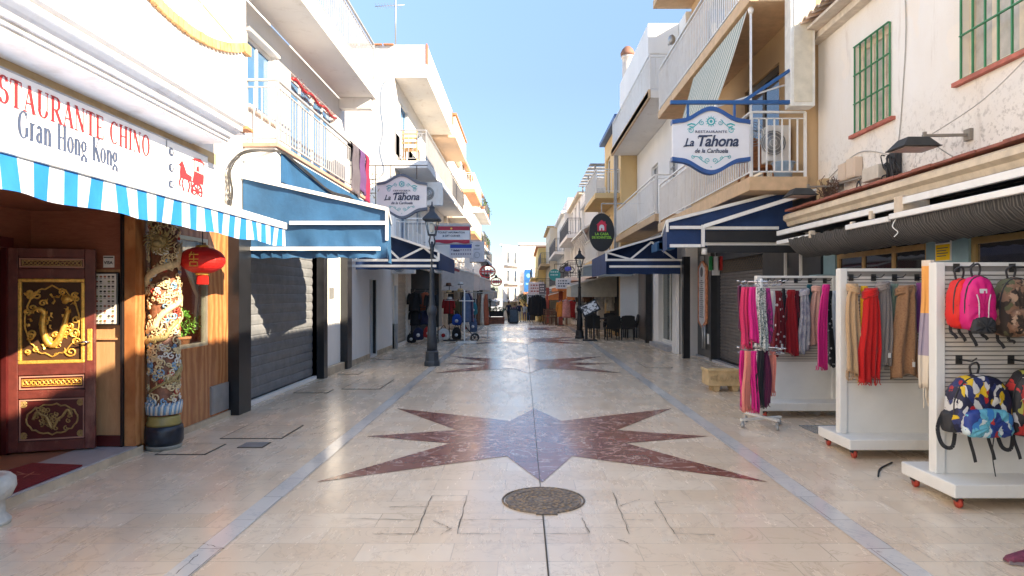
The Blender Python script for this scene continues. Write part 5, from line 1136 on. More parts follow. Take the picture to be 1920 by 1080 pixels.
# ---- sign on blue bracket
t2=tahona(2.31,3.49,10.3,4.01,.98,SBB,['RESTAURANTE'],'cobalt bordered hanging restaurant sign with turquoise scrolls on a blue steel bracket on the right')
mb=MB(); mb.box(2.28,10.27,4.58,4.12,10.33,4.635); mb.bar((3.42,10.3,4.63),(4.12,10.3,5.10),.05); mb.bar((2.55,10.3,4.58),(2.55,10.3,4.3),.035); mb.bar((3.27,10.3,4.58),(3.27,10.3,4.3),.035); part('steel_bracket',mb,BLUEP,t2)
# ---- right awnings
cawn=awning_near('blue_awning','dark blue folding awning under the lower tan balcony, near the scarf rack',1,11.0,2.6,4.45,2.38,3.36,2.83,2.42,[(2.74,2.42,2.93),(2.44,2.42,2.92),(2.73,2.95,4.2),(2.47,2.95,4.45)],NAVY,2.85)
mb=MB(); mb.bar((2.98,10.93,2.76),(4.75,10.6,3.32),.09,.06); mb.box(2.93,10.9,2.42,2.98,10.95,2.78); mb.lathe([(.05,0),(.05,.1)],(3.0,11.0,2.3),10)
part('slanting_arm',mb,WMETAL,cawn)
mb=MB(); mb.box(3.0,10.85,2.5,4.6,10.9,2.68); mb.box(3.02,10.86,2.32,4.55,10.9,2.44); part('rolled_fabric',mb,BLACKM,cawn)
truss_awning('navy awning with zigzag white arms on the right, left of the menu board',1,17.3,3.6,4.15,2.17,3.30,2.72,2.17,2.53,[(2.53,2.19,4.2),(2.36,2.25,4.1)],[(2.2,2.72),(2.8,2.55),(3.35,3.0),(3.95,2.55)])
mb=MB(); mb.box(3.35,16.4,2.75,3.75,17.0,2.95); mb.prism([(3.3,16.4,2.7),(3.75,16.4,2.85),(3.75,16.4,3.0),(3.3,16.4,2.9)],(0,.7,0)); single('small_blue_awning',mb,BLUEC,'small folded blue awning end between the two dark awnings on the right','awning')
# menu board on black wall
th=thing('menu_plaque',(4.6,17,1),'tall narrow pointed pizza menu board fixed to the black wall on the right','menu board')
xm=4.655
def plq(s,w0,h0): return [(xm,17.2+a*w0,1.63+b*h0) for a,b in ((-1,-.82),(0,-1),(1,-.82),(1,.82),(0,1),(-1,.82))]
mb=MB(); mb.prism(plq(0,.42,.88),(-.03,0,0)); part('board',mb,mat('menu board border',(.62,.22,.10),.4,var=.5,scale=12),th)
mb=MB(); mb.prism([(p[0]-.03,p[1],p[2]) for p in plq(0,.26,.82)],(-.006,0,0)); part('menu_sheet',mb,SPANEL,th)
pl=Plane2((xm-.037,17.2,1.63),(0,-1,0),(0,0,1),.003); pl.disc(0,.58,.13,0,14)
for k in range(19):
    w_=random.uniform(.08,.2); pl.stroke([(-w_,.36-k*.052),(w_,.36-k*.052)],.022)
part('menu_lines',pl.mb,mat('menu grey ink',(.15,.15,.17),.5),th)
mb=MB(); mb.box(4.6,17.15,2.5,4.67,17.3,2.62); part('lamp',mb,GMETAL,th)
th=thing('tricolour_shield_sign',(4.6,14.9,2.3),'small shield shaped green, white and red sign above the brown roller shutter','sign')
for k,(m_,nm) in enumerate(((mat('sign green',(.02,.3,.1),.5),'green_stripe'),(SPANEL,'white_stripe'),(mat('sign red',(.6,.03,.03),.5),'red_stripe'))):
    a=3.72+k*.09-(.03 if k==1 else 0); b=a+(.15 if k==1 else .09); zb=(2.12,2.02,2.12)[k]; mb=MB(); mb.prism([(a,13.3,2.4),(b,13.3,2.4),(b,13.3,zb),(a,13.3,zb)],(0,.02,0)); part(nm,mb,m_,th)
mb=MB(); mb.bar((3.85,13.32,2.4),(3.85,13.32,2.75),.02); part('hanger',mb,GMETAL,th)
# ---- white house
WH=thing('white_balcony_house',(7,21,0),'white house with stacked railed balconies and a shop door between the tan and yellow houses','house')
mb=MB(); ops=[(19.2,21.4,.14,2.6),(22.6,25.0,.1,2.5),(18.8,19.8,4.4,5.6),(21.5,22.6,3.82,5.9),(18.8,19.9,7.12,8.9),(22,23.2,7.12,8.9)]
facade(mb,1,4.36,17.82,25.4,0,9.2,ops,.2); mass(mb,1,4.36,17.82,25.4,0,9.2,7,.2); part('wall',mb,WHITE2,WH)
w_=window(WH,1,4.36,19.2,21.4,.14,2.6,WMETAL,mat('shop door glass',(.12,.15,.15),.08),.15,1,0,.09,name='shop_door')
mb=MB(); mb.box(4.53,22.6,.1,4.56,25,2.5); part('shop_shade_sheet',mb,DARKIN,WH)  # black sheet gives the shade of the shop by colour
mb=MB(); mb.box(4.34,23.6,0,4.42,25.0,2.5); part('brown_tiled_pier',mb,mat('brown mosaic tile',(.16,.12,.10),.35,var=.4,scale=25),WH)
mb=MB(); mb.box(4.12,22.3,0,4.32,22.55,2.6); part('black_post',mb,BLACK,WH)
mb=MB(); mb.box(4.2,18.3,0,4.3,18.75,2.6); mb.box(4.18,18.35,1.9,4.2,18.6,2.2); mb.box(4.18,18.4,1.2,4.2,18.55,1.6); part('white_pillar',mb,WHITE2,WH,bevel=.01)
mb=MB(); mb.box(4.1,19,0,4.36,21.6,.12); part('step',mb,STEPM,WH)
for o2 in ops[2:]: window(WH,1,4.36,*o2,WMETAL,GLASS,.1,1,0,.06)
o_=balcony(WH,1,4.36,17.85,25.3,3.80,.83,.2,m=SLB,rail=False); mb=MB(); railing(mb,[(4.3,17.9,3.8),(3.57,17.9,3.8),(3.57,25.25,3.8)],1.05,.14); part('railing',mb,WMETAL,o_)
o_=balcony(WH,1,4.36,17.85,25.3,7.1,1.0,.2,m=WHITE,rail=False); mb=MB(); railing(mb,[(4.3,17.9,7.1),(3.42,17.9,7.1),(3.42,25.25,7.1)],1.0,.14); part('railing',mb,WMETAL,o_)
mb=MB(); mb.box(3.36,17.83,6.88,3.42,25.32,7.12); part('slab_edge',mb,SLB,WH)
mb=MB(); mb.box(3.5,18.6,7.1,4.35,24,9.2); part('penthouse',mb,WHITE2,WH)
mb=MB(); mb.tube([(3.9,17.79,8.3),(3.9,17.5,8.3)],.03,6); mb.ell((3.9,17.45,8.3),.1,.1,.13); mb.tube([(4.1,18.4,5.1),(4.1,18.1,5.1)],.03,6); part('wall_lamp',mb,GMETAL,WH)
mb=MB(); mb.box(3.47,25.28,3.2,3.57,25.38,8.3); part('downpipe',mb,GMETAL,WH)
mb=MB(); mb.lathe([(.21,0),(.2,3.2),(.2,3.4),(.24,3.42),(.24,3.5)],(3.95,25.1,7.1),18,0); mb.lathe([(.26,3.5),(.27,3.6),(.2,3.75),(.1,3.85),(0,3.86)],(3.95,25.1,7.1),18,1); single('chimney_flue',mb,[mat('stained flue',(.62,.55,.5),.5,.2,dirt=(.35,.2,.15)),mat('rusty cowl',(.25,.12,.08),.7)],'white round chimney flue with a rusty cowl on the roof of the white house','chimney')
# ---- near house with green window grilles
NH=thing('green_grille_house',(8,3,0),'low white house with green window grilles, tiled eaves and a shopfront on the right','house')
mb=MB(); facade(mb,1,4.7,-6,10.6,2.9,5.8,[(8.5,9.4,3.9,5.12),(6.0,7.12,3.93,5.3)],.14); mass(mb,1,4.7,-6,10.6,2.9,5.8,7,.14); part('wall',mb,MILDEW,NH)
for a,b,c,d in ((8.5,9.4,3.9,5.12),(6.0,7.12,3.93,5.3)):
    wn=window(NH,1,4.7,a,b,c,d,mat('peach window frame',(.72,.60,.46),.6),mat('net curtained pane',(.50,.45,.38),.25,var=.2),.10,2,0,.07)
    mb=MB(); xg=4.68; [mb.bar((xg,a+(b-a)*k/6,c),(xg,a+(b-a)*k/6,d),.018) for k in range(7)]; [mb.bar((xg-.012,a,c+(d-c)*z),(xg-.012,b,c+(d-c)*z),.025,.014) for z in (.0,.34,.67,1.0)]; part('grille',mb,GREENP,wn)
    mb=MB(); mb.box(4.64,a-.1,c-.05,4.74,b+.1,c-.005); part('sill',mb,mat('red clay sill',(.45,.13,.09),.7,var=.3),wn)
# tiled roof
TILE=mat('weathered roof tile',(.55,.42,.32),.85,var=.4,scale=3,bump=.4,dirt=(.3,.18,.12))
mb=MB(); mb.prism([(4.38,-6,5.76),(11.8,-6,8.3),(11.8,-6,5.6),(4.8,-6,5.6)],(0,16.58,0)); part('roof',mb,TILE,NH)
mb=MB()
for k in range(80):
    y=-5.9+k*.205
    for r_,zz in ((0.085,0),):
        a0=Vector((4.26,y,5.78)); a1=Vector((7.5,y,6.89)); n=6; vs=[]
        for P_ in (a0,a1): vs+=[P_+Vector((0,.09*math.cos(PI*q/n),.07*math.sin(PI*q/n))) for q in range(n+1)]+[P_+Vector((0,.07*math.cos(PI*q/n),.05*math.sin(PI*q/n)-.005)) for q in range(n,-1,-1)]
        m_=2*(n+1); mb.add(vs,[(q,(q+1)%m_,(q+1)%m_+m_,q+m_) for q in range(m_)]+[tuple(range(m_))])
part('roof_tiles',mb,TILE,NH)
mb=MB(); mb.box(4.36,-6,5.70,4.7,10.58,5.74); mb.box(4.55,-6,5.6,4.7,10.58,5.70); part('eaves',mb,mat('flaking eaves',(.66,.58,.48),.85,var=.2,dirt=(.35,.2,.13)),NH)
# ledge over the shop
LEDGE=mat('flaking cream ledge',(.68,.56,.42),.8,var=.15,bump=.4,dirt=(.35,.2,.12))
mb=MB(); mb.prism([(4.7,-6,2.96),(4.24,-6,2.93),(4.2,-6,2.90),(4.2,-6,2.84),(4.25,-6,2.80),(4.27,-6,2.74),(4.33,-6,2.72),(4.38,-6,2.66),(4.7,-6,2.62)],(0,16.75,0)); part('ledge',mb,LEDGE,NH)
mb=MB()
for k in range(48):
    y=-5.9+k*.345; o=random.uniform(-.012,.012); mb.box(4.19+o,y,2.96,4.7,y+.335,2.985+random.uniform(0,.012))
part('ledge_tiles',mb,mat('dark red ledge tile',(.30,.10,.07),.8,var=.4,dirt=(.2,.15,.12)),NH)
# shopfront
mb=MB(); facade(mb,1,4.78,-6,10.6,0,2.75,[(7.9,10.2,.12,2.42),(3.2,7.15,.12,2.42),(-5,2.8,.12,2.42)],.12); mass(mb,1,4.78,-6,10.6,0,2.75,7,1.2); part('shopfront',mb,SKYWOOD,NH)
DPANE=glassmat('dark shop glass',(.025,.025,.028),.03)
for a,b,nv,m_,nm in ((7.9,10.2,2,PINE,'timber_shop_window'),(3.2,7.15,1,GOLDA,'bronze_shop_window'),(-5,2.8,3,GOLDA,'bronze_shop_window')):
    mb=MB()
    fw=.07
    wn=window(NH,1,4.78,a,b,.12,2.42,m_,DPANE,.06,nv,0,fw,name=nm)
    mb=MB(); mb.box(4.80,a+.07,2.18,4.86,b-.07,2.25); mb.box(4.77,a-.03,2.42,4.83,b+.03,2.5); part('transom',mb,m_,wn)
mb=MB(); mb.box(4.62,10.25,.1,4.78,10.55,1.95); mb.box(4.55,10.3,1.6,4.62,10.6,1.95); part('electric_cabinet',mb,SKYWOOD,NH,bevel=.008)
mb=MB(); mb.box(4.74,10.605,0,4.80,12.0,2.9); mb.box(4.70,11.95,0,4.74,12.0,2.7,1); mb.box(4.70,11.3,1.9,4.74,11.34,2.6,1); single('dark_doorway_panel',mb,[BLK,WMETAL],'black doorway panel with a white bar between the roller shutter and the electric cabinet','panel')
# awning cassette along the shop
th=thing('shop_awning_cassette',(4.1,4,2.2),'long folded black shop awning with white bars over the scarf stands','awning')
def rod(x,z,y0,y1,w,h): mb=MB(); mb.box(x-w/2,y0,z-h/2,x+w/2,y1,z+h/2); return mb
for (x,z,a,b) in ((3.98,2.62,1.0,6.95),(4.02,2.60,6.98,10.5)): part('front_rail',rod(x,z,a,b,.05,.075),WMETAL,th,bevel=.008)
for (x,z,a,b) in ((3.92,2.47,1.0,7.1),(3.94,2.455,7.15,8.1),(4.0,2.45,9.2,10.45)): part('folding_arm',rod(x,z,a,b,.05,.06),WMETAL,th,bevel=.008)
for q in ((3.96,6.95,2.42,4.25,7.12,2.68),(3.95,8.0,2.42,4.0,8.06,2.52),(3.95,9.15,2.42,4.02,9.22,2.52),(3.97,7.6,2.5,4.02,7.66,2.6)): part('bracket',MB().box(*q),LEDGE,th,bevel=.01)
mb=MB(); ny=120; pr=[(3.95,2.46),(3.97,2.36),(4.06,2.27),(4.22,2.20),(4.4,2.23),(4.5,2.34),(4.5,2.6)]; vs=[]
for j in range(ny+1):
    y=1+8.9*j/ny
    for i,(x,z) in enumerate(pr): vs.append((x+.012*math.sin(j*2.4+i),y+i*.012,z+.012*math.sin(j*1.9+i*.7)-(.02*math.sin(PI*((y-1)%2.2)/2.2) if i in (2,3) else 0)))
k=len(pr); mb.add(vs,[(j*k+i,j*k+i+1,(j+1)*k+i+1,(j+1)*k+i) for j in range(ny) for i in range(k-1)],0,True)
def ribmat():
    t=NT('black ribbed awning fabric'); w=t.n('ShaderNodeTexWave'); w.bands_direction='Y'; w.inputs['Scale'].default_value=9; w.inputs['Distortion'].default_value=3; w.inputs['Detail'].default_value=3; t.l(t.map((1,1,.3)),w.inputs[0])
    n=t.noise(3,5); c=t.mix(t.ramp(w.outputs[0],[(.5,0),(.95,1)]),(.035,.034,.034),(.15,.14,.13)); c=t.mix(t.ramp(n,[(.4,0),(.7,.5)]),c,(.04,.04,.04)); t.bump(w.outputs[0],.5,.01); return t.set(c,.7)
part('rolled_fabric',mb,ribmat(),th)
mb=MB(); mb.tube(bez([(3.93,7.02,2.44),(3.9,7.03,2.36),(3.94,7.0,2.3),(3.91,7.02,2.25)],5),.006,5); part('pull_cord',mb,WMETAL,th)
mb=MB(); mb.box(4.3,1,2.62,4.7,10.5,2.66); mb.box(4.2,1,2.64,4.3,10.5,2.70); part('housing',mb,BLACKM,th)
# sticker sign on the blue grey pillar
th=thing('alarm_sign',(4.77,7.55,2.0),'blue, white and yellow alarm notice on the blue grey shop pillar','sign')
mb=MB(); mb.box(4.765,7.42,2.02,4.778,7.70,2.37); part('plate',mb,SPANEL,th)
pl=Plane2((4.765,7.56,2.2),(0,-1,0),(0,0,1),.003); pl.poly([(-.13,-.17),(.13,-.17),(.13,.01),(-.13,.01)],0); pl.poly([(-.13,.025),(.13,.025),(.13,.08),(-.13,.08)],1); pl.poly([(-.1,.08),(.1,.08),(.08,.14),(.03,.165),(-.05,.16)],2)
part('print',pl.mb,[mat('signal yellow',(.85,.55,.0),.5),INK,mat('police blue',(.02,.10,.35),.5)],th)
pl=Plane2((4.762,7.56,2.2),(0,-1,0),(0,0,1),.003); [pl.stroke([(-.1,-.03-k*.03),(.1-.03*(k%2),-.03-k*.03)],.01) for k in range(4)]; part('small_print',pl.mb,INK,th)
# floodlights on brackets
def floodlight(c,dirv,arm,label,m):
    th=thing('floodlight',c,label,'floodlight','floodlights on the right wall'); x,y,z=c
    mb=MB(); vs=[(x-.19,y-.17,z),(x+.19,y-.17,z),(x+.19,y+.17,z),(x-.19,y+.17,z),(x-.11,y-.10,z+.10),(x+.11,y-.10,z+.10),(x+.11,y+.10,z+.10),(x-.11,y+.10,z+.10)]
    mb.add(vs,[(4,5,6,7),(0,1,5,4),(1,2,6,5),(2,3,7,6),(3,0,4,7)]); mb.box(x-.2,y-.18,z-.012,x+.2,y+.18,z)
    part('housing',mb,m,th,bevel=.008)
    mb=MB(); mb.box(x-.16,y-.14,z-.02,x+.16,y+.14,z-.013); part('glass',mb,mat('dusty floodlight glass',(.45,.33,.28),.25),th)
    mb=MB(); mb.bar((x+.12,y,z+.08),(x+.12,y,z+.17),.03); mb.bar((x+.1,y,z+.13),(4.7,arm,z+.14),.035,.025); mb.box(4.66,arm-.05,z+.08,4.7,arm+.05,z+.2); part('bracket',mb,mat('weathered bracket',(.25,.22,.18),.7),th)
    return th
FLD=mat('weathered black housing',(.035,.035,.033),.6,var=.3)
floodlight((4.1,7.0,3.18),0,7.0,'weathered black floodlight on a long arm below the barred windows',FLD)
floodlight((4.1,9.85,3.10),0,9.8,'dusty black floodlight in front of the tan balcony corner',FLD)
cables('floodlight_cable','thin pale cable sagging from the window sill to the weathered floodlight',[[(4.66,6.0,3.9),(4.5,6.5,3.55),(4.3,7.0,3.33)],[(4.3,7.1,3.3),(4.5,7.0,3.1),(4.66,6.9,2.99)]],CABLEW,.006)
# electric boxes, cables
th=thing('junction_box',(4.6,8.6,3.0),'cream junction box with a tangle of black cables on the right wall','junction box')
mb=MB(); mb.box(4.5,8.45,3.12,4.69,8.85,3.30); part('case',mb,mat('cream box plastic',(.62,.55,.45),.5),th,bevel=.012)
mb=MB()
for k in range(22):
    c=Vector((4.6,8.33+random.gauss(0,.06),3.28+random.gauss(0,.07))); mb.tube(bez([c,c+Vector((random.gauss(-.04,.03),random.gauss(0,.05),random.gauss(0,.05))),c+Vector((random.gauss(0,.03),random.gauss(0,.07),random.uniform(-.3,-.1)))],4),.008,5)
mb.box(4.62,8.25,3.15,4.69,8.42,3.42); part('cables',mb,CABLE,th)
BRP=mat('brown beige box',(.55,.38,.2),.6,dirt=(.3,.2,.1))
for i,(y0,y1,z0,z1,lb) in enumerate(((9.2,9.45,3.27,3.55,'peach fuse box on the right wall, right of the grey conduit'),(9.47,9.7,3.27,3.52,'peach fuse box on the right wall, left of its taller twin'),(10.2,10.4,3.1,3.42,'brown fuse box at the left end of the right wall'))):
    mb=MB(); mb.box(4.58,y0,z0,4.695,y1,z1); th=thing('fuse_box',(4.64,(y0+y1)/2,z0),lb,'fuse box','fuse boxes on the right wall'); part('case',mb,BRP if i==2 else FADED,th,bevel=.01)
    mb=MB(); mb.box(4.575,y0+.02,z0+.02,4.58,y1-.02,z1-.02); part('lid',mb,BRP if i==2 else FADED,th,bevel=.004)
mb=MB(); mb.bar((4.6,8.7,3.22),(4.6,10.2,3.27),.03); mb.bar((4.6,9.9,3.0),(4.6,9.9,3.35),.045); single('steel_conduit',mb,mat('weathered bracket',(.25,.22,.18),.7),'rusty steel rail running along the right wall between the boxes','conduit')
mb=MB()
for k in range(3): mb.tube([(4.6,9.13+.06*math.cos(2*PI*q/18),3.03+.15*math.sin(2*PI*q/18)+k*.008) for q in range(18)],.009,5,closed=True)
mb.tube([(4.62,9.14,3.18),(4.64,9.15,3.27)],.008,5); single('coiled_cable',mb,CABLE,'coil of black cable hanging on the right wall','cable')
mb=MB()
for k in range(46):
    y=9.95+random.gauss(0,.13); c=Vector((4.58,y,3.0+random.uniform(0,.15))); pts=[c]; 
    for q in range(4): pts.append(pts[-1]+Vector((random.gauss(-.01,.03),random.gauss(0,.06),random.uniform(.0,.1))))
    mb.tube(bez(pts,3),.006,4)
single('tangled_vine',mb,mat('dry vine and cable',(.16,.09,.06),.8,var=.4),'tangle of dry brown vines on the ledge at the left end of the right wall','vine')

mb=MB(); mb.tube(bez([(4.69,8.2,5.6),(4.685,8.15,4.9),(4.69,8.22,4.2),(4.685,8.3,3.6),(4.66,8.35,3.35)],5),.007,5); mb.tube(bez([(4.69,10.3,3.4),(4.685,9.3,3.62),(4.69,8.5,3.42)],6),.006,5)
single('wall_cable',mb,CABLEW,'thin grey cable running down the right wall between the two green grilles','cable')
mb=MB(); mb.tube(bez([(4.49,10.9,3.3),(4.47,12,3.22),(4.47,14,3.26),(4.47,17.6,3.2)],6),.012,5); mb.tube(bez([(4.34,17.9,3.5),(4.33,20,3.4),(4.34,23,3.48),(4.33,25.3,3.4)],6),.014,5)
single('facade_cable',mb,CABLE,'black cable sagging along the fronts under the right balconies','cable')
# ================================================================== DISPLAY STANDS AND GOODS (right foreground)
CW=mat('white enamel',(.76,.75,.71),.38,var=.05,scale=3,dirt=(.50,.46,.41)); SLAT=mat('beige slatwall',(.62,.58,.53),.45,var=.05); GROOVE=mat('slat groove shadow gap',(.22,.20,.18),.7); WHEELR=mat('red caster wheel',(.45,.05,.03),.4)
HOOK=mat('dark steel hook',(.06,.06,.06),.35,.6)
def gondola(label,x0,x1,d,top,hooks):
    th=thing('display_stand',((x0+x1)/2,d,0),label,'display stand','white slatwall display stands')
    b=MB(); b.box(x0-.12,d-.36,.095,x1+.12,d+.36,.20); part('base',b,CW,th,bevel=.01)
    for x in (x0-.07,x1): b=MB(); b.box(x,d-.05,.2,x+.075,d+.05,top); part('upright',b,CW,th,bevel=.006)
    b=MB(); b.box(x0,d-.035,top-.03,x1,d+.035,top); part('top_rail',b,CW,th)
    b=MB(); b.box(x0+.005,d-.025,.72,x1,d+.02,top-.03,1); n=int((top-.05-.72)/.036)
    for k in range(n): z=.725+k*.036; b.box(x0+.005,d-.036,z,x1,d-.02,z+.026,0)
    part('slat_panel',b,[SLAT,GROOVE],th)
    b=MB(); b.box(x0+.005,d-.03,.2,x1,d+.02,.72); part('lower_panel',b,CW,th)
    for x,y in ((x0-.05,d-.28),(x1,d-.28),(x0-.05,d+.28),(x1,d+.28)):
        c=MB(); c.bar((x,y,.1),(x,y,.06),.05); c.bar((x-.02,y,.1),(x+.03,y,.045),.02,.05); co=part('caster',c,HOOK,th); w=MB(); w.lathe([(.04,-.014),(.042,0),(.04,.014)],(x+.01,y,.042),14,axis='x'); part('wheel',w,WHEELR,co)
    for x,z in hooks:
        h=MB(); h.box(x-.025,d-.045,z-.035,x+.025,d-.036,z+.035); h.tube([(x,d-.04,z),(x,d-.2,z+.0),(x,d-.25,z+.03)],.006,5); part('hook',h,HOOK,th)
    return th
gondola('nearest white slatwall stand, the one hung with backpacks',3.40,4.5,5.42,1.905,[(3.50,1.86),(3.95,1.86),(3.52,1.12),(3.94,1.12)])
gondola('middle white slatwall stand, hung with plain beige, red and brown scarves',3.37,4.45,6.98,1.915,[(X(px,6.98),1.82) for px in (1592,1634,1673,1715,1760)])
gondola('farthest white slatwall stand, hung with dotted and pastel scarves',3.28,4.25,9.2,1.90,[(X(px,9.2),1.83) for px in (1440,1466,1490,1516,1544)])
# ---- scarves
def clothmat(name,col,kind=None,col2=None,sc=20):
    t=NT(name); n=t.noise(60,3,.6); c=t.mix(n,tuple(x*.72 for x in col),tuple(min(1,x*1.15) for x in col))
    if kind=='dots':
        v=t.n('ShaderNodeTexVoronoi'); v.inputs['Scale'].default_value=sc; t.l(t.tc.outputs['Object'],v.inputs[0]); c=t.mix(t.ramp(v.outputs['Distance'],[(.22,1),(.27,0)]),c,col2)
    if kind=='blotch': c=t.mix(t.ramp(t.noise(sc,4,.6),[(.5,0),(.56,1)]),c,col2)
    if kind=='leopard':
        c=t.mix(t.ramp(t.noise(sc,2,.4,None,1.5),[(.44,0),(.48,1),(.54,1),(.58,0)]),c,col2)
    t.bump(t.noise(160,2),.35,.004); return t.set(c,.92,0,Sheen_Weight=.3)
SC={'pink':clothmat('coral pink scarf cloth',(.72,.035,.13)),'hotpink':clothmat('hot pink scarf cloth',(.75,.015,.22)),'animal':clothmat('black white green print cloth',(.62,.62,.58),'leopard',(.02,.05,.04),26),
 'magenta':clothmat('magenta scarf cloth',(.42,.02,.20),'blotch',(.08,.02,.06),18),'dreddot':clothmat('dark red dotted cloth',(.20,.006,.012),'dots',(.75,.65,.62),13),'red':clothmat('deep red scarf cloth',(.36,.006,.012)),'dkred':clothmat('wine scarf cloth',(.16,.005,.015)),
 'greyl':clothmat('grey lilac leaf cloth',(.42,.41,.44),'blotch',(.25,.25,.3),9),'teal':clothmat('teal scarf cloth',(.01,.13,.16)),'blush':clothmat('blush scarf cloth',(.66,.36,.29)),'blackdot':clothmat('black dotted cloth',(.015,.015,.018),'dots',(.6,.6,.6),16),
 'paleblue':clothmat('pale blue scarf cloth',(.42,.48,.55)),'black':clothmat('black scarf cloth',(.012,.012,.016)),'salmon':clothmat('salmon scarf cloth',(.78,.24,.18)),'beige':clothmat('beige wool cloth',(.52,.33,.18)),'yellow':clothmat('yellow wool cloth',(.80,.42,.01)),
 'scarlet':clothmat('scarlet wool cloth',(.62,.008,.008)),'taupe':clothmat('taupe wool cloth',(.26,.22,.20)),'green':clothmat('sage wool cloth',(.16,.22,.16)),'brown':clothmat('brown flecked wool',(.38,.20,.10),'blotch',(.28,.14,.07),60),'purple':clothmat('purple wool cloth',(.28,.07,.24)),'white':clothmat('white scarf cloth',(.62,.6,.57)),'plum':clothmat('plum scarf cloth',(.12,.01,.05))}
def multimat():
    t=NT('teal orange lilac striped wool'); sx=t.n('ShaderNodeSeparateXYZ'); t.l(t.tc.outputs['Object'],sx.inputs[0]); m=t.n('ShaderNodeMapRange'); m.inputs[1].default_value=0; m.inputs[2].default_value=1.3; t.l(sx.outputs[2],m.inputs[0])
    r=t.ramp(m.outputs[0],[(0,(.66,.56,.44)),(.19,(.34,.28,.34)),(.46,(.80,.36,.10)),(.76,(.7,.55,.42)),(.86,(.08,.38,.38))]); r.node.color_ramp.interpolation='CONSTANT'; t.bump(t.noise(120,2),.4,.005); return t.set(r,.95)
SC['multi']=multimat()
def scarf(pl_,pr_,pt,pb,d,key,label,fringe=.0,knot=True,narrow=.55,group='scarves on the display stands',seed=None,lean=0,name='scarf'):
    rnd=random.Random(seed if seed is not None else int(pl_*7+pt)); x0,x1=X(pl_,d),X(pr_,d); zt,zb=Zh(pt,d),Zh(pb,d); xc=(x0+x1)/2; w=(x1-x0); H=zt-zb
    th=thing(name,(xc,d,zb-fringe*0),label,name,group); nv=20; na=28; mb=MB(); vs=[]; ph=rnd.uniform(0,6); nf=rnd.choice([3,4,5])
    for j in range(nv+1):
        v=j/nv
        if knot: k=narrow+(1-narrow)*min(1,v*1.5)**.8 if v>.1 else (.72-.17*abs(v-.05)/.05)
        else: k=narrow+(1-narrow)*min(1,v*2)
        ww=w*k*.5; dep=.045+.02*math.sin(v*3+ph); cx=xc+lean*v+.012*math.sin(v*5+ph)
        for i in range(na):
            a=2*PI*i/na; u=math.cos(a); yy=math.sin(a)*dep*(1-.25*u*u)
            fold=(.026*math.sin(u*nf*2.4+ph+v*.8)+.009*math.sin(u*nf*6.1+ph*2+v*3))*(.35+v)*(1 if math.sin(a)<0 else .5)
            zz=zt-H*v+(.028*math.sin(u*3.1+ph)+.012*math.sin(u*9+ph))*v*v
            vs.append((cx+ww*u*(1+.03*math.sin(v*11+ph)),d-yy*-1+fold*1.2+(0 if v>.12 or not knot else -.01),zz))
    fs=[(j*na+i,j*na+(i+1)%na,(j+1)*na+(i+1)%na,(j+1)*na+i) for j in range(nv) for i in range(na)]+[tuple(range(na)),tuple(range(nv*na,nv*na+na))[::-1]]
    mb.add(vs,fs,0,True); part('cloth',mb,SC[key],th)
    if knot and key in('beige','scarlet','taupe','brown','greyl','blush'):
        k=MB(); zc=zt-.075
        for q in range(3): k.tube([(xc+w*.30*math.cos(2*PI*s/18),d+(.055)*math.sin(2*PI*s/18),zc+q*.022+.018*math.cos(2*PI*s/18+ph)) for s in range(18)],.02,6,closed=True)
        part('wrapped_loop',k,SC[key],th)
    if seed is None and pl_>1440 and int(pl_)%3==0:
        q=MB(); q.box(xc+w*.1,d-.075,zb+.10,xc+w*.1+.028,d-.072,zb+.15); q.tube([(xc+w*.1+.014,d-.07,zb+.15),(xc+w*.1+.01,d-.05,zb+.19)],.0015,4); part('price_tag',q,mat('white card',(.75,.73,.7),.6),th)
    if fringe:
        f=MB(); n=max(6,int(w/.013))
        for i in range(n):
            u=-1+2*(i+.5)/n; x=xc+lean+w*.5*u; y=d+rnd.uniform(-.03,.03); f.tube([(x,y,zb+.03),(x+rnd.gauss(0,.006),y,zb-fringe*.5),(x+rnd.gauss(0,.012),y,zb-fringe*rnd.uniform(.85,1.1))],.0045,4)
        part('fringe',f,SC[key],th)
    return th
g3=9.03
for a in ((1446,1470,545,665,g3,'dreddot','dark red scarf with pale dots, first on the farthest stand',0),(1471,1497,543,664,g3,'red','plain deep red scarf on the farthest stand',0),(1489,1501,545,660,g3+.05,'dkred','wine coloured scarf edge beside the plain deep red one',0),
  (1497,1519,541,660,g3-.02,'greyl','pale grey lilac scarf with leaf pattern on the farthest stand',0),(1510,1526,533,600,g3+.06,'teal','dark teal scarf behind the grey lilac one',0),(1519,1545,536,648,g3-.02,'blush','blush pink scarf on the farthest stand',0),(1466,1474,541,600,g3+.07,'black','black scarf behind the two red ones',0),
  (1493,1500,545,640,g3+.06,'black','black scarf edge behind the grey lilac scarf',0),
  (1537,1558,533,690,8.6,'hotpink','hot pink fringed scarf hanging forward at the end of the farthest stand',.03),(1552,1562,545,685,8.75,'blackdot','black scarf with pale dots beside the hot pink one',0),(1560,1568,545,683,8.85,'paleblue','pale blue scarf at the right end of the farthest stand',0)):
    scarf(a[0],a[1],a[2],a[3],a[4],a[5],a[6],a[7],lean=-.05 if a[5]=='hotpink' and a[4]==8.6 else 0)
g2=6.83
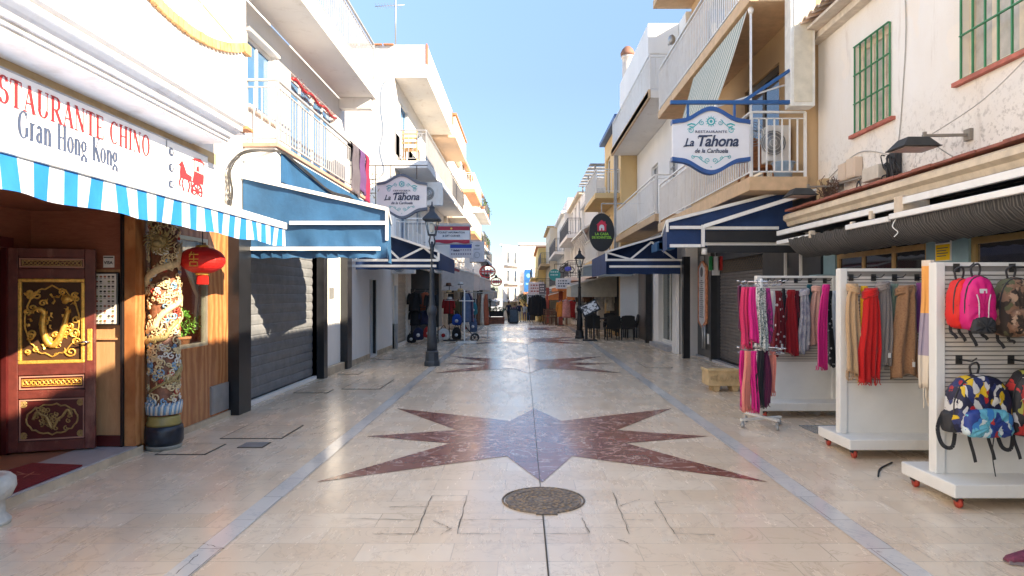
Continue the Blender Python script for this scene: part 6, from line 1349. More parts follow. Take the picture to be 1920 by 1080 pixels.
for a in ((1585,1614,532,700,g2,'beige','long beige fringed scarf, first on the middle stand',.07),(1611,1630,536,705,g2+.03,'yellow','bright yellow fringed scarf between the beige and scarlet ones',.07),(1612,1650,540,712,g2-.04,'scarlet','scarlet fringed scarf on the middle stand',.06),
  (1638,1671,528,688,g2,'taupe','grey taupe scarf on the middle stand',0),(1668,1679,532,640,g2+.06,'green','sage green scarf sliver behind the taupe one',0),(1671,1724,535,705,g2-.03,'brown','brown flecked scarf with a knot, last on the middle stand',.0),(1716,1730,530,620,g2+.07,'purple','purple scarf behind the brown flecked one',0)):
    scarf(*a)
scarf(1728,1748,488,722,5.55,'multi','teal, orange and lilac striped scarf with long fringe on the side of the nearest stand',.19,knot=False,narrow=.9)
# ---- revolving two tier rack
RX,RD=2.97,8.3
th=thing('revolving_rack',(RX,RD,0),'white two tier rack on wheels, hung with pink and black scarves','clothes rack')
mb=MB(); mb.tube([(RX,RD,.1),(RX,RD,1.84)],.018,10); part('pole',mb,CW,th)
for z in (1.8,.97):
    mb=MB(); mb.tube([(RX+.24*math.cos(2*PI*k/24),RD+.24*math.sin(2*PI*k/24),z) for k in range(24)],.008,6,closed=True)
    for k in range(4): mb.bar((RX,RD,z),(RX+.24*math.cos(k*PI/2),RD+.24*math.sin(k*PI/2),z),.012)
    for k in range(12):
        a=2*PI*k/12; c=Vector((RX+.24*math.cos(a),RD+.24*math.sin(a),z)); mb.tube([c,c+Vector((0,0,-.03)),c+Vector((.04,0,-.055)),c+Vector((-.05,0,-.055)),c+Vector((0,0,-.03))],.004,4); mb.tube([c+Vector((.0,0,.0)),c+Vector((.06*math.cos(a),.06*math.sin(a),.015))],.006,5)
    part('hanger_ring',mb,CHROME,th)
for k in (0,1):
    mb=MB(); a=k*PI/2+.35; mb.bar((RX-.3*math.cos(a),RD-.3*math.sin(a),.1+k*.025),(RX+.3*math.cos(a),RD+.3*math.sin(a),.1+k*.025),.045,.025); part('foot',mb,CW,th)
    for s_ in (-1,1):
        x,y=RX+s_*.28*math.cos(a),RD+s_*.28*math.sin(a); c=MB(); c.lathe([(.032,-.014),(.034,0),(.032,.014)],(x,y,.036),12,axis='x'); c.bar((x,y,.09),(x,y,.05),.025); part('caster',c,GMETAL,th)
gr='scarves on the revolving rack'
for a in ((1388,1408,538,650,8.15,'pink','coral pink scarf on the top tier, far left of the revolving rack',.03),(1404,1420,538,640,8.08,'hotpink','hot pink scarf on the top tier of the revolving rack',0),(1419,1438,540,655,8.05,'animal','black, white and green patterned scarf on the top tier',.0),(1436,1447,540,640,8.12,'magenta','magenta and black scarf on the top tier of the revolving rack',.02),
  (1396,1406,600,645,8.2,'dreddot','short dark dotted scarf end below the coral pink one',0),(1384,1392,535,620,8.3,'plum','plum scarf edge at the left of the top tier',0),(1440,1452,545,620,8.3,'white','white scarf behind the magenta one',0),
  (1387,1398,657,765,8.2,'hotpink','hot pink scarf at the left of the lower tier',.03),(1393,1408,658,768,8.08,'salmon','salmon scarf on the lower tier of the revolving rack',.03),(1406,1421,658,770,8.05,'hotpink','hot pink scarf in the middle of the lower tier',.03),(1417,1432,657,762,8.06,'black','black scarf on the lower tier, beside the hot pink one',.02),(1430,1443,657,760,8.08,'plum','dark plum scarf on the lower tier of the revolving rack',.02),(1440,1454,659,738,8.15,'salmon','salmon scarf at the right end of the lower tier',.03)):
    scarf(*a,knot=False,narrow=.7,group=gr)
# ---- backpacks
def camomat():
    t=NT('brown camouflage fabric'); n=t.noise(9,3,.5); n2=t.noise(7,3,.5,t.map(loc=(3,1,2))); c=t.mix(t.ramp(n,[(.5,0),(.52,1)]),(.045,.03,.022),(.24,.13,.08)); c=t.mix(t.ramp(n2,[(.55,0),(.57,1)]),c,(.10,.10,.05)); c=t.mix(t.ramp(t.noise(11,3,.5,t.map(loc=(7,5,2))),[(.6,0),(.62,1)]),c,(.42,.27,.18)); t.bump(t.noise(90),.3,.005); return t.set(c,.8)
def abstractmat(name,seed,cols,sc=7):
    t=NT(name); v=t.n('ShaderNodeTexVoronoi'); v.inputs['Scale'].default_value=sc; v.distance='MANHATTAN'; wn=t.n('ShaderNodeTexNoise'); wn.inputs['Scale'].default_value=6; t.l(t.tc.outputs['Object'],wn.inputs[0]); va=t.n('ShaderNodeVectorMath'); va.operation='MULTIPLY_ADD'; t.l(wn.outputs['Color'],va.inputs[0]); va.inputs[1].default_value=(.16,.1,.16); t.l(t.map((1.5,.3,.8),(0,.6,0),(seed,seed*.7,seed*1.3)),va.inputs[2]); t.l(va.outputs[0],v.inputs[0])
    b=t.n('ShaderNodeRGBToBW'); t.l(v.outputs['Color'],b.inputs[0]); r=t.ramp(b.outputs[0],cols); r.node.color_ramp.interpolation='CONSTANT'
    e=t.n('ShaderNodeTexVoronoi'); e.feature='DISTANCE_TO_EDGE'; e.inputs['Scale'].default_value=sc; t.l(v.inputs[0].links[0].from_socket,e.inputs[0]); c=t.mix(t.ramp(e.outputs[0],[(.008,.6),(.02,0)]),r,(.02,.01,.02)); t.bump(t.noise(30),.25,.005); return t.set(c,.6)
PK={'red':mat('red nylon',(.68,.012,.008),.6,bump=.2),'pink':mat('magenta nylon',(.66,.008,.17),.6,bump=.2),'camo':camomat(),'abs':abstractmat('bright abstract print',1.3,[(0,(.012,.014,.05)),(.30,(.62,.60,.56)),(.40,(.70,.45,.02)),(.48,(.42,.015,.02)),(.55,(.012,.012,.04)),(.66,(.6,.58,.55)),(.74,(.02,.03,.12))],17),
 'absb':abstractmat('turquoise abstract print',4.1,[(0,(.02,.05,.25)),(.3,(.12,.45,.58)),(.5,(.03,.2,.5)),(.6,(.6,.7,.72)),(.72,(.1,.4,.55)),(.85,(.5,.04,.04))],15),'abs2':abstractmat('dark abstract print',8.2,[(0,(.015,.015,.02)),(.35,(.5,.03,.03)),(.5,(.02,.02,.025)),(.65,(.65,.62,.6)),(.75,(.4,.4,.08)),(.85,(.02,.02,.03))],14),'grey':mat('charcoal nylon',(.03,.03,.033),.7,bump=.3)}
def shell(xc,d0,z0,w,h,t,e1=2.3,e2=3.4,k=36,bulge=1):
    """soft padded bag shape facing -y, its back at depth d0"""
    mb=MB(); prof=[(0,.9),(.1,.97),(.3,1.0),(.72,.985),(.88,.93),(.97,.80),(1.02,.5),(1.03,.15)]; vs=[]
    for (tt,s_) in prof:
        for i in range(k):
            a=2*PI*i/k; c,s=math.cos(a),math.sin(a); e=e1 if s>0 else e2
            x=abs(c)**(2/e)*(1 if c>0 else -1); z=abs(s)**(2/e)*(1 if s>0 else -1)
            vs.append((xc+w/2*x*s_*(1+.05*(z<0)),d0-t*tt+.006*math.sin(i*1.7+tt*9),z0+h*(.42 if s>0 else .42)+ (h*.58 if s>0 else h*.42)*z*s_+.004*math.sin(i*2.3)))
    fs=[(j*k+i,j*k+(i+1)%k,(j+1)*k+(i+1)%k,(j+1)*k+i) for j in range(len(prof)-1) for i in range(k)]+[tuple(range(k)),tuple(range((len(prof)-1)*k,len(prof)*k))[::-1]]
    mb.add(vs,fs,0,True); return mb
def backpack(pl_,pr_,pt,pb,d0,t,key,label,pocket=None,pk=None,straps=((-.5,.0,.14),(.1,.0,.2),(.35,0,.16)),side=False,cords=False,tag=False):
    d=d0-t/2; x0,x1=X(pl_,d),X(pr_,d); zt,zb=Zh(pt,d),Zh(pb,d); xc=(x0+x1)/2; w=x1-x0; h=zt-zb
    th=thing('backpack',(xc,d,zb),label,'backpack','backpacks on the nearest display stand')
    part('body',shell(xc,d0,zb,w,h,t),PK[key],th)
    if pocket: part('front_pocket',shell(xc,d0-t*.82,zb+pocket[1]*h,w*pocket[0],h*pocket[2],t*.45,3.2,4),PK[pk or key],th)
    mb=MB(); z=zt; mb.tube(bez([(xc-.02,d0-.05,zt-.02),(xc-.04,d0-.06,zt+.06),(xc+.0,d0-.08,zt+.09),(xc+.03,d0-.06,zt+.05),(xc+.02,d0-.05,zt-.02)],5),.008,6); part('top_loop',mb,PK['grey'],th)
    for (u,_,L) in straps:
        mb=MB(); x=xc+u*w; P=bez([(x,d0-.03,zb+.06),(x-.01,d0-.04,zb-.02),(x+.02,d0-.05,zb-L*.7),(x+.035,d0-.05,zb-L)],5); P=[Vector(p) for p in P]
        for a,b in zip(P,P[1:]): mb.bar(a,b,.024,.005,up=(0,1,0))
        part('strap',mb,PK['grey'],th)
    if side:
        for s_ in (-1,1):
            mb=MB(); mb.merge(shell(xc+s_*w*.47,d0-t*.1,zb+h*.05,w*.16,h*.36,t*.6,4,4,16)); part('side_pocket',mb,PK['grey'],th)
        mb=MB(); P=bez([(xc-w*.5,d0-.02,zb+h*.35),(xc-w*.62,d0-.04,zb+h*.1),(xc-w*.55,d0-.05,zb-.08),(xc-w*.38,d0-.05,zb-.1),(xc-w*.3,d0-.03,zb+.02)],5)
        for a,b in zip(P,P[1:]): mb.bar(a,b,.03,.006,up=(0,1,0))
        part('shoulder_strap',mb,PK['grey'],th)
    if cords:
        mb=MB(); f=d0-t-.004
        for s_ in (-1,1): mb.tube(bez([(xc+s_*w*.22,f,zb+h*.66),(xc+s_*w*.16,f-.004,zb+h*.5),(xc+s_*w*.15,f,zb+h*.22)],5),.005,5)
        part('reflective_cords',mb,mat('pale cord',(.7,.6,.62),.5),th)
        mb=shell(xc,d0-t*.8,zb-.02,w*.72,h*.3,t*.42,3,4); part('front_pocket',mb,PK['grey'],th)
    if tag: mb=MB(); mb.box(xc-.03,d0-t-.006,zb+h*.68,xc+.025,d0-t-.001,zb+h*.76); lp=part('brand_label',mb,mat('label white',(.7,.66,.66),.6),th)
    mb=MB(); mb.tube([(xc+w*.49*abs(math.cos(a))**.85*(1 if math.cos(a)>0 else -1),d0-t*.74,zb+h*.42+(h*.565 if math.sin(a)>0 else h*.40)*abs(math.sin(a))**.85*(1 if math.sin(a)>0 else -1)) for a in [2*PI*k/36 for k in range(36)]],.006,5,closed=True); part('piping',mb,PK['grey'],th)
    # zip round the front
    mb=MB(); mb.tube([(xc+w*.42*math.cos(a),d0-t*.9,zb+h*.45+h*.44*math.sin(a)) for a in [PI*k/16 for k in range(17)]],.004,5); part('zip',mb,PK['grey'],th)
    return th
dd=5.3
backpack(1782,1822,522,616,dd,.15,'red','plain red backpack hanging behind the magenta one',straps=((-.3,0,.08),(.1,0,.1)))
backpack(1803,1861,517,620,dd-.10,.14,'pink','magenta pink backpack with a dark lower pocket on the nearest stand',straps=((-.1,0,.12),(.25,0,.07)),cords=True,tag=True)
backpack(1867,1935,520,632,dd,.17,'camo','brown camouflage backpack on the nearest stand, cut by the picture edge',pocket=(.7,.08,.4),straps=((-.3,0,.09),(.0,0,.05)))
backpack(1780,1889,702,817,dd,.2,'abs','backpack with a bright yellow, red and turquoise abstract print, lower row',pocket=(.80,.02,.46),pk='absb',straps=((-.05,0,.22),(.28,0,.2)),side=True)
backpack(1890,1990,690,820,dd,.18,'abs2','dark red and black patterned backpack, lower row beside the bright one',pocket=(.7,.05,.4),straps=((-.28,0,.18),(.2,0,.1)),side=True)
mb=MB(); mb.tube(bez([(3.62,5.12,.55),(3.6,5.11,.42),(3.625,5.11,.25)],5),.004,5); single('loose_strap_end',mb,PK['grey'],'thin black strap end dangling under the bright abstract backpack','strap')
# floor bits by the stands
mb=MB(); mb.tube(bez([(3.2,6.0,.008),(3.35,6.25,.01),(3.6,6.5,.008)],5),.008,5); single('floor_cable',mb,CABLE,'short black cable on the paving between the two nearest stands','cable')
th=thing('drain_grille',(3.9,8.1,0),'ribbed grey metal grille on the paving between the two farther stands','grille')
mb=MB(); mb.box(3.45,7.85,.0,4.5,7.88,.012); mb.box(3.45,8.3,0,4.5,8.33,.012); part('frame',mb,GMETAL,th); mb=MB(); [mb.box(3.45+k*.05,7.88,.001,3.475+k*.05,8.3,.01) for k in range(21)]; part('bars',mb,GMETAL,th)
# carved stone trough
th=thing('stone_trough',(3.42,11.4,0),'carved cream stone trough on small feet beside the revolving rack','trough')
TR=mat('carved limestone',(.55,.40,.22),.85,var=.25,bump=.7,bscale=22,dirt=(.2,.14,.08))
mb=MB(); x0,x1,y0,y1=3.12,3.72,11.2,11.62
mb.box(x0,y0,.1,x1,y0+.05,.36); mb.box(x0,y1-.05,.1,x1,y1,.36); mb.box(x0,y0+.05,.1,x0+.05,y1-.05,.36); mb.box(x1-.05,y0+.05,.1,x1,y1-.05,.36); mb.box(x0+.05,y0+.05,.1,x1-.05,y1-.05,.28); mb.box(x0-.02,y0-.02,.34,x1+.02,y0+.03,.385); mb.box(x0-.02,y0+.03,.34,x0+.03,y1,.385); part('body',mb,TR,th,bevel=.01)
mb=MB()
for k in range(7):
    cx=x0+.06+k*.08; mb.tube([(cx+.032*(1-j/16)*math.cos(j*.6+k),y0-.008,.225+.06*(1-j/16)*math.sin(j*.6+k)) for j in range(14)],.009,5)
part('carving',mb,TR,th)
for x in (x0+.08,x1-.2):
    mb=MB(); mb.prism([(x,y0+.03,.1),(x+.14,y0+.03,.1),(x+.11,y0+.03,0),(x+.03,y0+.03,0)],(0,.3,0)); part('foot',mb,TR,th,bevel=.01)
# ---- shoe and walker at the right edge
SKIN=mat('skin',(.55,.32,.22),.5); JEAN=mat('dark denim',(.03,.045,.09),.85); 
def human(name,base,J,label,top,bottom,hair,shoes,rot=0,sc=1,waist=.93,neck=1.46,group=None,detail=2,longs=True):
    """J: joint dictionary in metres, facing -y; grown as one continuous skin"""
    bx,by,bz=base; order=['pelvis','spine','chest','neck','head0','head1','hipL','kneeL','ankleL','hipR','kneeR','ankleR','shL','elL','wrL','shR','elR','wrR']
    E=[('pelvis','spine'),('spine','chest'),('chest','neck'),('neck','head0'),('head0','head1'),('pelvis','hipL'),('hipL','kneeL'),('kneeL','ankleL'),('pelvis','hipR'),('hipR','kneeR'),('kneeR','ankleR'),('chest','shL'),('shL','elL'),('elL','wrL'),('chest','shR'),('shR','elR'),('elR','wrR')]
    R={'pelvis':(.15,.11),'spine':(.13,.1),'chest':(.16,.11),'neck':(.055,.055),'head0':(.075,.085),'head1':(.08,.09),'hip':(.095,.1),'knee':(.06,.065),'ankle':(.04,.04),'sh':(.065,.065),'el':(.045,.045),'wr':(.028,.028)}
    me=bpy.data.meshes.new(name); me.from_pydata([J[k] for k in order],[(order.index(a),order.index(b)) for a,b in E],[]); ob=bpy.data.objects.new('t',me); COL.objects.link(ob)
    sk=ob.modifiers.new('s','SKIN'); sv=me.skin_vertices[0].data
    for i,k in enumerate(order): kk=k if k in R else k[:-1]; sv[i].radius=R[kk]; sv[i].use_root=(i==0)
    sb=ob.modifiers.new('u','SUBSURF'); sb.levels=detail; sb.render_levels=detail
    bpy.context.view_layer.update(); m2=bpy.data.meshes.new_from_object(ob.evaluated_get(bpy.context.evaluated_depsgraph_get())); bpy.data.objects.remove(ob); bpy.data.meshes.remove(me); m2.name=name
    M=Matrix.Rotation(rot,4,'Z')@Matrix.Scale(sc,4)
    th=thing(name,base,label,'person',group)
    for mm in (SKIN,top,bottom): m2.materials.append(mm)
    wr=[Vector(J['wrL']),Vector(J['wrR'])]
    for p in m2.polygons:
        c=p.center; mi=1 if c.z<neck and c.z>waist else (2 if c.z<=waist and c.z>.1 else 0)
        if min((c-q).length for q in wr)<.07: mi=0
        elif c.z<=waist and abs(c.x)>.21 and c.z>.6: mi=1
        p.material_index=mi; p.use_smooth=True
    m2.transform(M); o=bpy.data.objects.new('body',m2); COL.objects.link(o); o.parent=th; BASE[o.name]=Vector(base)
    def tr(mb): mb.v=[tuple(M@Vector(v)+Vector(base)) for v in mb.v]; return mb
    mb=MB(); h0,h1=Vector(J['head0']),Vector(J['head1']); hc=(h0+h1)/2
    mb.ell(hc+Vector((0,.025,.045)),.092,.105,.105,14,9); part('hair',tr(mb),hair,th)
    mb=MB(); 
    for s_ in (-1,1): mb.ell(hc+Vector((s_*.032,-.085,.0)),.012,.01,.008,8,5)
    part('eyes',tr(mb),BLACKM,th)
    mb=MB(); mb.ell(hc+Vector((0,-.1,-.02)),.012,.018,.022,8,6); mb.ell(hc+Vector((0,-.085,-.055)),.025,.01,.007,8,5)
    for s_ in (-1,1): mb.ell(hc+Vector((s_*.085,.0,-.005)),.012,.02,.03,8,6)
    part('face',tr(mb),SKIN,th)
    for s_,w_,e_ in (('L','wrL','elL'),('R','wrR','elR')):
        mb=MB(); w=Vector(J[w_]); dr_=(w-Vector(J[e_])).normalized(); sd=dr_.cross(Vector((1,0,0))).normalized() if abs(dr_.x)<.9 else Vector((0,1,0))
        mb.tube([w-dr_*.02,w+dr_*.04,w+dr_*.085],[.026,.034,.03],8)
        for q,L in zip((-1.5,-.5,.5,1.5),(.055,.07,.066,.05)): a=w+dr_*.08+sd*q*.017; mb.tube([a,a+dr_*L*.55,a+dr_*L*.9+Vector((0,0,-.005))],[.0085,.008,.006],6)
        a=w+dr_*.03+sd*-.028; mb.tube([a,a+dr_*.03-sd*.02,a+dr_*.055-sd*.022],[.011,.009,.007],6); part('hand',tr(mb),SKIN,th)
    for k in ('ankleL','ankleR'):
        mb=MB(); a=Vector(J[k]); a.z=a.z-.085 
        vs=[];n=12; 
        secs=[(.085,.028,.05),(.06,.042,.085),(0,.04,.1),(-.07,.042,.08),(-.13,.047,.06),(-.18,.04,.045),(-.205,.02,.03)]
        for (yy,ww,hh) in secs:
            for i in range(n): q=2*PI*i/n; vs.append(a+Vector((ww*math.cos(q),yy,max(0.012,hh*.5+hh*.5*math.sin(q)))))
        mb.add(vs,[(j*n+i,j*n+(i+1)%n,(j+1)*n+(i+1)%n,(j+1)*n+i) for j in range(len(secs)-1) for i in range(n)]+[tuple(range(n)),tuple(range((len(secs)-1)*n,len(secs)*n))[::-1]],0,True)
        s2=part('shoe',tr(mb),shoes,th); so=MB(); so.prism([tuple(a+Vector(v)) for v in ((-.04,.09,0),(.04,.09,0),(.045,0,0),(.05,-.13,0),(.03,-.2,0),(-.03,-.2,0),(-.05,-.13,0),(-.045,0,0))],(0,0,.02)); part('sole',tr(so),mat('pale sole',(.2,.16,.17),.7),s2)
    return th
def pose(st=.0,arm=.1,lean=0,by=0):
    return dict(pelvis=(0,0,.95),spine=(0,.0,1.1),chest=(0,-lean*.6,1.33),neck=(0,-lean,1.5),head0=(0,-lean-.01,1.58),head1=(0,-lean-.02,1.68),hipL=(.09,0,.88),kneeL=(.1,-st*.5-.03,.49),ankleL=(.1,-st,.09),hipR=(-.09,0,.88),kneeR=(-.1,st*.25-.05,.49),ankleR=(-.1,st*1.0,.09+abs(st)*.12),
      shL=(.19,-lean*.9,1.42),elL=(.25,.03+arm,1.14),wrL=(.26,-.1+arm*.5,.92),shR=(-.19,-lean*.9,1.42),elR=(-.25,.03-arm,1.14),wrR=(-.26,-.14-arm,.94))
BURG=mat('burgundy mesh shoe',(.16,.03,.06),.7,var=.4,scale=60,bump=.4)
# the walker comes in from the right edge, toe first; local -y turns into world -x
human('person',(3.56,4.18,0),pose(.40,-.06,.02),'person in dark trousers and burgundy trainers stepping in at the right edge',mat('black jacket',(.02,.02,.025),.8),JEAN,mat('brown hair',(.05,.03,.02),.7),BURG,rot=-PI/2)
# ================================================================== MIDDLE DISTANCE
# ---- clothes, hats and bags outside the shop on the left
def garment(x,d,zt,w,h,m,label,name='jacket',group='clothes outside the far left shop',face=0,sleeves=True):
    th=thing(name,(x,d,zt-h),label,name if name!='dress' else 'dress',group); rnd=random.Random(int(x*997+d*31)); rows=10; n=22; vs=[]; mb=MB()
    ca,sa=math.cos(face),math.sin(face)
    for j in range(rows+1):
        v=j/rows; ww=w*(.28+.5*min(1,v*6)+.16*v)*.5; dp=.055+.05*v
        for i in range(n):
            a=2*PI*i/n; u=math.cos(a)*ww; q=math.sin(a)*dp+.014*math.sin(a*5+v*3+x*9); vs.append((x+u*ca-q*sa,d+u*sa+q*ca,zt-.02-h*v+.012*math.sin(a*3)))
    mb.add(vs,[(j*n+i,j*n+(i+1)%n,(j+1)*n+(i+1)%n,(j+1)*n+i) for j in range(rows) for i in range(n)]+[tuple(range(n)),tuple(range(rows*n,rows*n+n))[::-1]],0,True); part('cloth',mb,m,th)
    if sleeves:
        for s_ in (-1,1):
            k=MB(); P=[(x+s_*w*.36*ca,d+s_*w*.36*sa,zt-.06),(x+s_*w*.47*ca,d+s_*w*.47*sa-.02,zt-h*.32),(x+s_*w*.5*ca,d+s_*w*.5*sa-.03,zt-h*.68)]; k.tube(bez(P,4),.05,8); part('sleeve',k,m,th)
    k=MB(); k.tube([(x-w*.3*ca,d-w*.3*sa,zt-.05),(x,d,zt),(x,d,zt+.05),(x+.02,d,zt+.08),(x+.03,d,zt+.05)],.008,4); part('hanger',k,CHROME,th); return th
FAB={k:mat('fabric '+k,c,.9,var=.25,scale=12,bump=.3) for k,c in dict(black=(.012,.012,.015),navy=(.015,.02,.06),rust=(.38,.10,.05),cream=(.55,.50,.42),redf=(.35,.02,.02),olive=(.10,.09,.04),teal=(.02,.16,.2),white=(.62,.6,.58),denim=(.07,.11,.2),brown=(.16,.08,.05),orange=(.65,.22,.03),royal=(.01,.07,.35),mauve=(.25,.15,.2),skin=(.55,.3,.2),pinkf=(.6,.25,.22)).items()}
stand=MB()
for (x,d,zt,w,h,c,lb) in ((-3.62,22.3,1.72,.42,.62,'black','black jacket hanging high at the left edge of the shop entrance'),(-3.3,22.6,1.72,.42,.6,'rust','rust red bag like top beside the high black jacket'),(-3.05,22.2,1.66,.4,.6,'black','black jacket just left of the street lamp'),
   (-3.6,22.4,1.12,.4,.5,'black','lower black jacket under the high one'),(-3.25,22.4,1.1,.42,.46,'navy','navy top on the lower row behind the street lamp'),(-2.7,24.3,1.5,.4,.55,'redf','dark red top under the straw hats'),(-2.35,24.6,1.45,.36,.6,'olive','olive shirt hanging between hats and bags')):
    garment(x,d,zt,w,h,FAB[c],lb)
th=thing('wall_rail',(-3.4,22.5,1.2),'black clothes rail fixed outside the shop on the left','clothes rail')
mb=MB(); mb.bar((-3.75,22.45,1.8),(-2.85,22.45,1.8),.03); part('upper_bar',mb,BLACKM,th); mb=MB(); mb.bar((-3.75,22.45,1.2),(-2.85,22.45,1.2),.03); part('lower_bar',mb,BLACKM,th); 
for x in (-3.75,-2.85): mb=MB(); mb.bar((x,22.45,0),(x,22.45,1.82),.035); part('upright',mb,BLACKM,th)
STRAW=mat('straw',(.55,.38,.2),.8,var=.2,scale=30,bump=.4)
def hat(x,d,z,m,label,r=.19):
    th=thing('sun_hat',(x,d,z),label,'hat','hats on the hat stand'); mb=MB(); mb.lathe([(r,0),(r*.98,.012),(r*.55,.02)],(x,d,z),18); part('brim',mb,m,th); mb=MB(); mb.lathe([(r*.52,.01),(r*.5,.09),(r*.36,.125),(0,.12)],(x,d,z),16); part('crown',mb,m,th); mb=MB(); mb.lathe([(r*.535,.015),(r*.53,.045)],(x,d,z),16); part('band',mb,BLACKM,th)
for x,d,z,c,lb in ((-2.62,23.6,1.92,'b','brown straw hat on top of the hat stand'),(-2.2,23.6,1.95,'w','white hat on top of the hat stand, right of the brown one'),(-2.6,23.5,1.66,'s','natural straw hat in the middle of the stand'),(-2.2,23.5,1.72,'s','pale straw hat below the white one'),(-2.58,23.5,1.42,'w','white hat low on the hat stand')):
    hat(x,d,z,{'b':FAB['brown'],'w':FAB['white'],'s':STRAW}[c],lb)
th=thing('hat_stand',(-2.4,23.6,0),'black two pole hat stand outside the shop on the left','hat stand')
for x in (-2.6,-2.2): mb=MB(); mb.tube([(x,23.62,0),(x,23.62,2.0)],.015,6); part('pole',mb,BLACKM,th)
mb=MB(); mb.box(-2.8,23.4,0,-2.0,23.85,.03); part('base',mb,BLACKM,th)
def bag(x,d,z,w,h,m,label,name='bag'):
    th=thing(name,(x,d,z),label,name,'bags and toys outside the far left shop'); part('body',shell(x,d+.08,z,w,h,.16),m,th); mb=MB(); mb.tube(bez([(x-w*.25,d,z+h*.93),(x,d,z+h*1.25),(x+w*.25,d,z+h*.93)],5),.01,5); part('handle',mb,FAB['black'],th); mb=MB(); mb.lathe([(w*.18,-.01),(w*.16,.01)],(x,d-.085,z+h*.4),10,axis='y'); part('badge',mb,SPANEL if m is not FAB['white'] else FAB['redf'],th)
for x,d,z,w,h,c,lb in ((-3.45,22.1,.12,.36,.42,'navy','navy bag with a pale badge low beside the shop door'),(-3.1,22.0,.2,.34,.38,'redf','dark red bag with a pale badge at the foot of the street lamp'),(-2.75,23.2,.05,.4,.4,'white','white bag on the ground right of the street lamp'),(-2.3,23.3,.55,.34,.4,'royal','royal blue backpack hanging below the hats'),(-2.0,23.4,.75,.3,.36,'redf','red backpack hanging below the hats'),
   (-1.98,23.2,.32,.28,.38,'white','white backpack with red badge under the red one'),(-2.3,23.2,.05,.32,.44,'black','black case standing under the royal blue backpack'),(-3.7,22.2,.02,.3,.32,'black','small black bag on the ground by the door frame'),(-1.75,23.6,.9,.3,.45,'teal','dark teal bag hanging on the white frame'),(-1.75,23.5,.3,.3,.5,'denim','denim bag hanging low on the white frame')):
    bag(x,d,z,w,h,FAB[c],lb)
th=thing('white_merchandise_frame',(-1.85,22.3,0),'white T shaped display frame with a flat base on the left side of the street','display frame')
mb=MB(); mb.bar((-1.92,22.0,.05),(-1.92,22.0,1.78),.04); mb.bar((-1.9,22.0,1.7),(-1.9,22.9,1.7),.03); mb.bar((-2.1,22.0,1.42),(-1.6,22.0,1.42),.025); part('frame',mb,WMETAL,th)
mb=MB(); mb.box(-2.2,21.9,.02,-1.55,21.98,.06); mb.box(-2.2,22.5,.02,-1.55,22.58,.06); mb.box(-1.95,21.98,.02,-1.87,22.5,.06); part('base',mb,WMETAL,th)
for k in range(4): garment(-1.88+.05*(k%2),22.25+k*.18,1.68,.34,.95,FAB[['denim','navy','black','mauve'][k]],['denim trousers hanging first on the white display frame','navy trousers hanging second on the white display frame','black skirt on the white display frame','mauve skirt hanging last on the white display frame'][k],'garment','garments on the white frame',face=.2,sleeves=False)
# pushchair-like trolley
th=thing('child_scooter',(-1.65,22.9,0),'black wheeled trolley with big spoked wheels beside the white frame','trolley')
for y in (22.75,23.15): mb=MB(); mb.tube([(-1.65+.13*math.cos(2*PI*k/18),y,.14+.13*math.sin(2*PI*k/18)) for k in range(18)],.02,6,closed=True); mb.lathe([(.03,-.02),(.03,.02)],(-1.65,y,.14),8,axis='y'); [mb.bar((-1.65,y,.14),(-1.65+.12*math.cos(k*1.05),y,.14+.12*math.sin(k*1.05)),.008) for k in range(6)]; part('wheel',mb,BLACKM,th)
mb=MB(); mb.bar((-1.65,22.95,.14),(-1.95,22.95,.5),.03); mb.bar((-1.95,22.95,.5),(-2.1,22.95,.95),.03); mb.bar((-1.65,22.75,.14),(-1.65,23.15,.14),.025); part('frame',mb,BLACKM,th)
# brown hanging rack with long garments
th=thing('garment_rail',(-1.7,24.8,0),'free standing rail with long brown and cream garments on the left side of the street','clothes rail')
for x in (-1.75,-1.3): mb=MB(); mb.bar((x,24.8,0),(x,24.8,1.7),.03); mb.bar((x,24.5,.03),(x,25.1,.03),.03); part('upright',mb,GMETAL,th)
mb=MB(); mb.bar((-2.0,24.8,1.7),(-1.1,24.8,1.7),.03); part('top_bar',mb,GMETAL,th)
for k,(x,c,lb) in enumerate(((-1.62,'brown','brown long coat on the free standing rail'),(-1.48,'cream','cream long coat on the free standing rail'),(-1.36,'rust','rust long coat on the free standing rail'))): garment(x,24.8,1.66,.3,1.15,FAB[c],lb,'coat','coats on the free standing rail',face=1.3,sleeves=False)
# ---- awnings and canopy of the left mid distance
def slope_awning(label,x0,x1,y0,y1,z0,z1,drop,m,bar=WMETAL,name='shop_awning',group='awnings further down the street'):
    th=thing(name,((x0+x1)/2,(y0+y1)/2,z1-drop),label,'awning',group); mb=MB()
    mb.prism([(x0,y0,z0),(x1,y0,z1),(x1,y0,z1+.02),(x0,y0,z0+.02)],(0,y1-y0,0)); part('canopy',mb,m,th)
    mb=MB(); n=24
    for k in range(n):
        a=y0+(y1-y0)*k/n; b=y0+(y1-y0)*(k+1)/n; mb.quad((x1,a,z1),(x1,b,z1),(x1+.015*math.sin(k+1),b,z1-drop),(x1+.015*math.sin(k),a,z1-drop))
    mb.quad((x0,y0,z0),(x1,y0,z1),(x1,y0,z1-drop),(x0,y0,z1-drop)); part('valance',mb,m,th)
    mb=MB(); mb.box(x1-.03,y0,z1-.02,x1+.03,y1,z1+.04); mb.bar((x0,y0-.02,z0+.03),(x1,y0-.02,z1+.03),.05); part('frame',mb,bar,th)
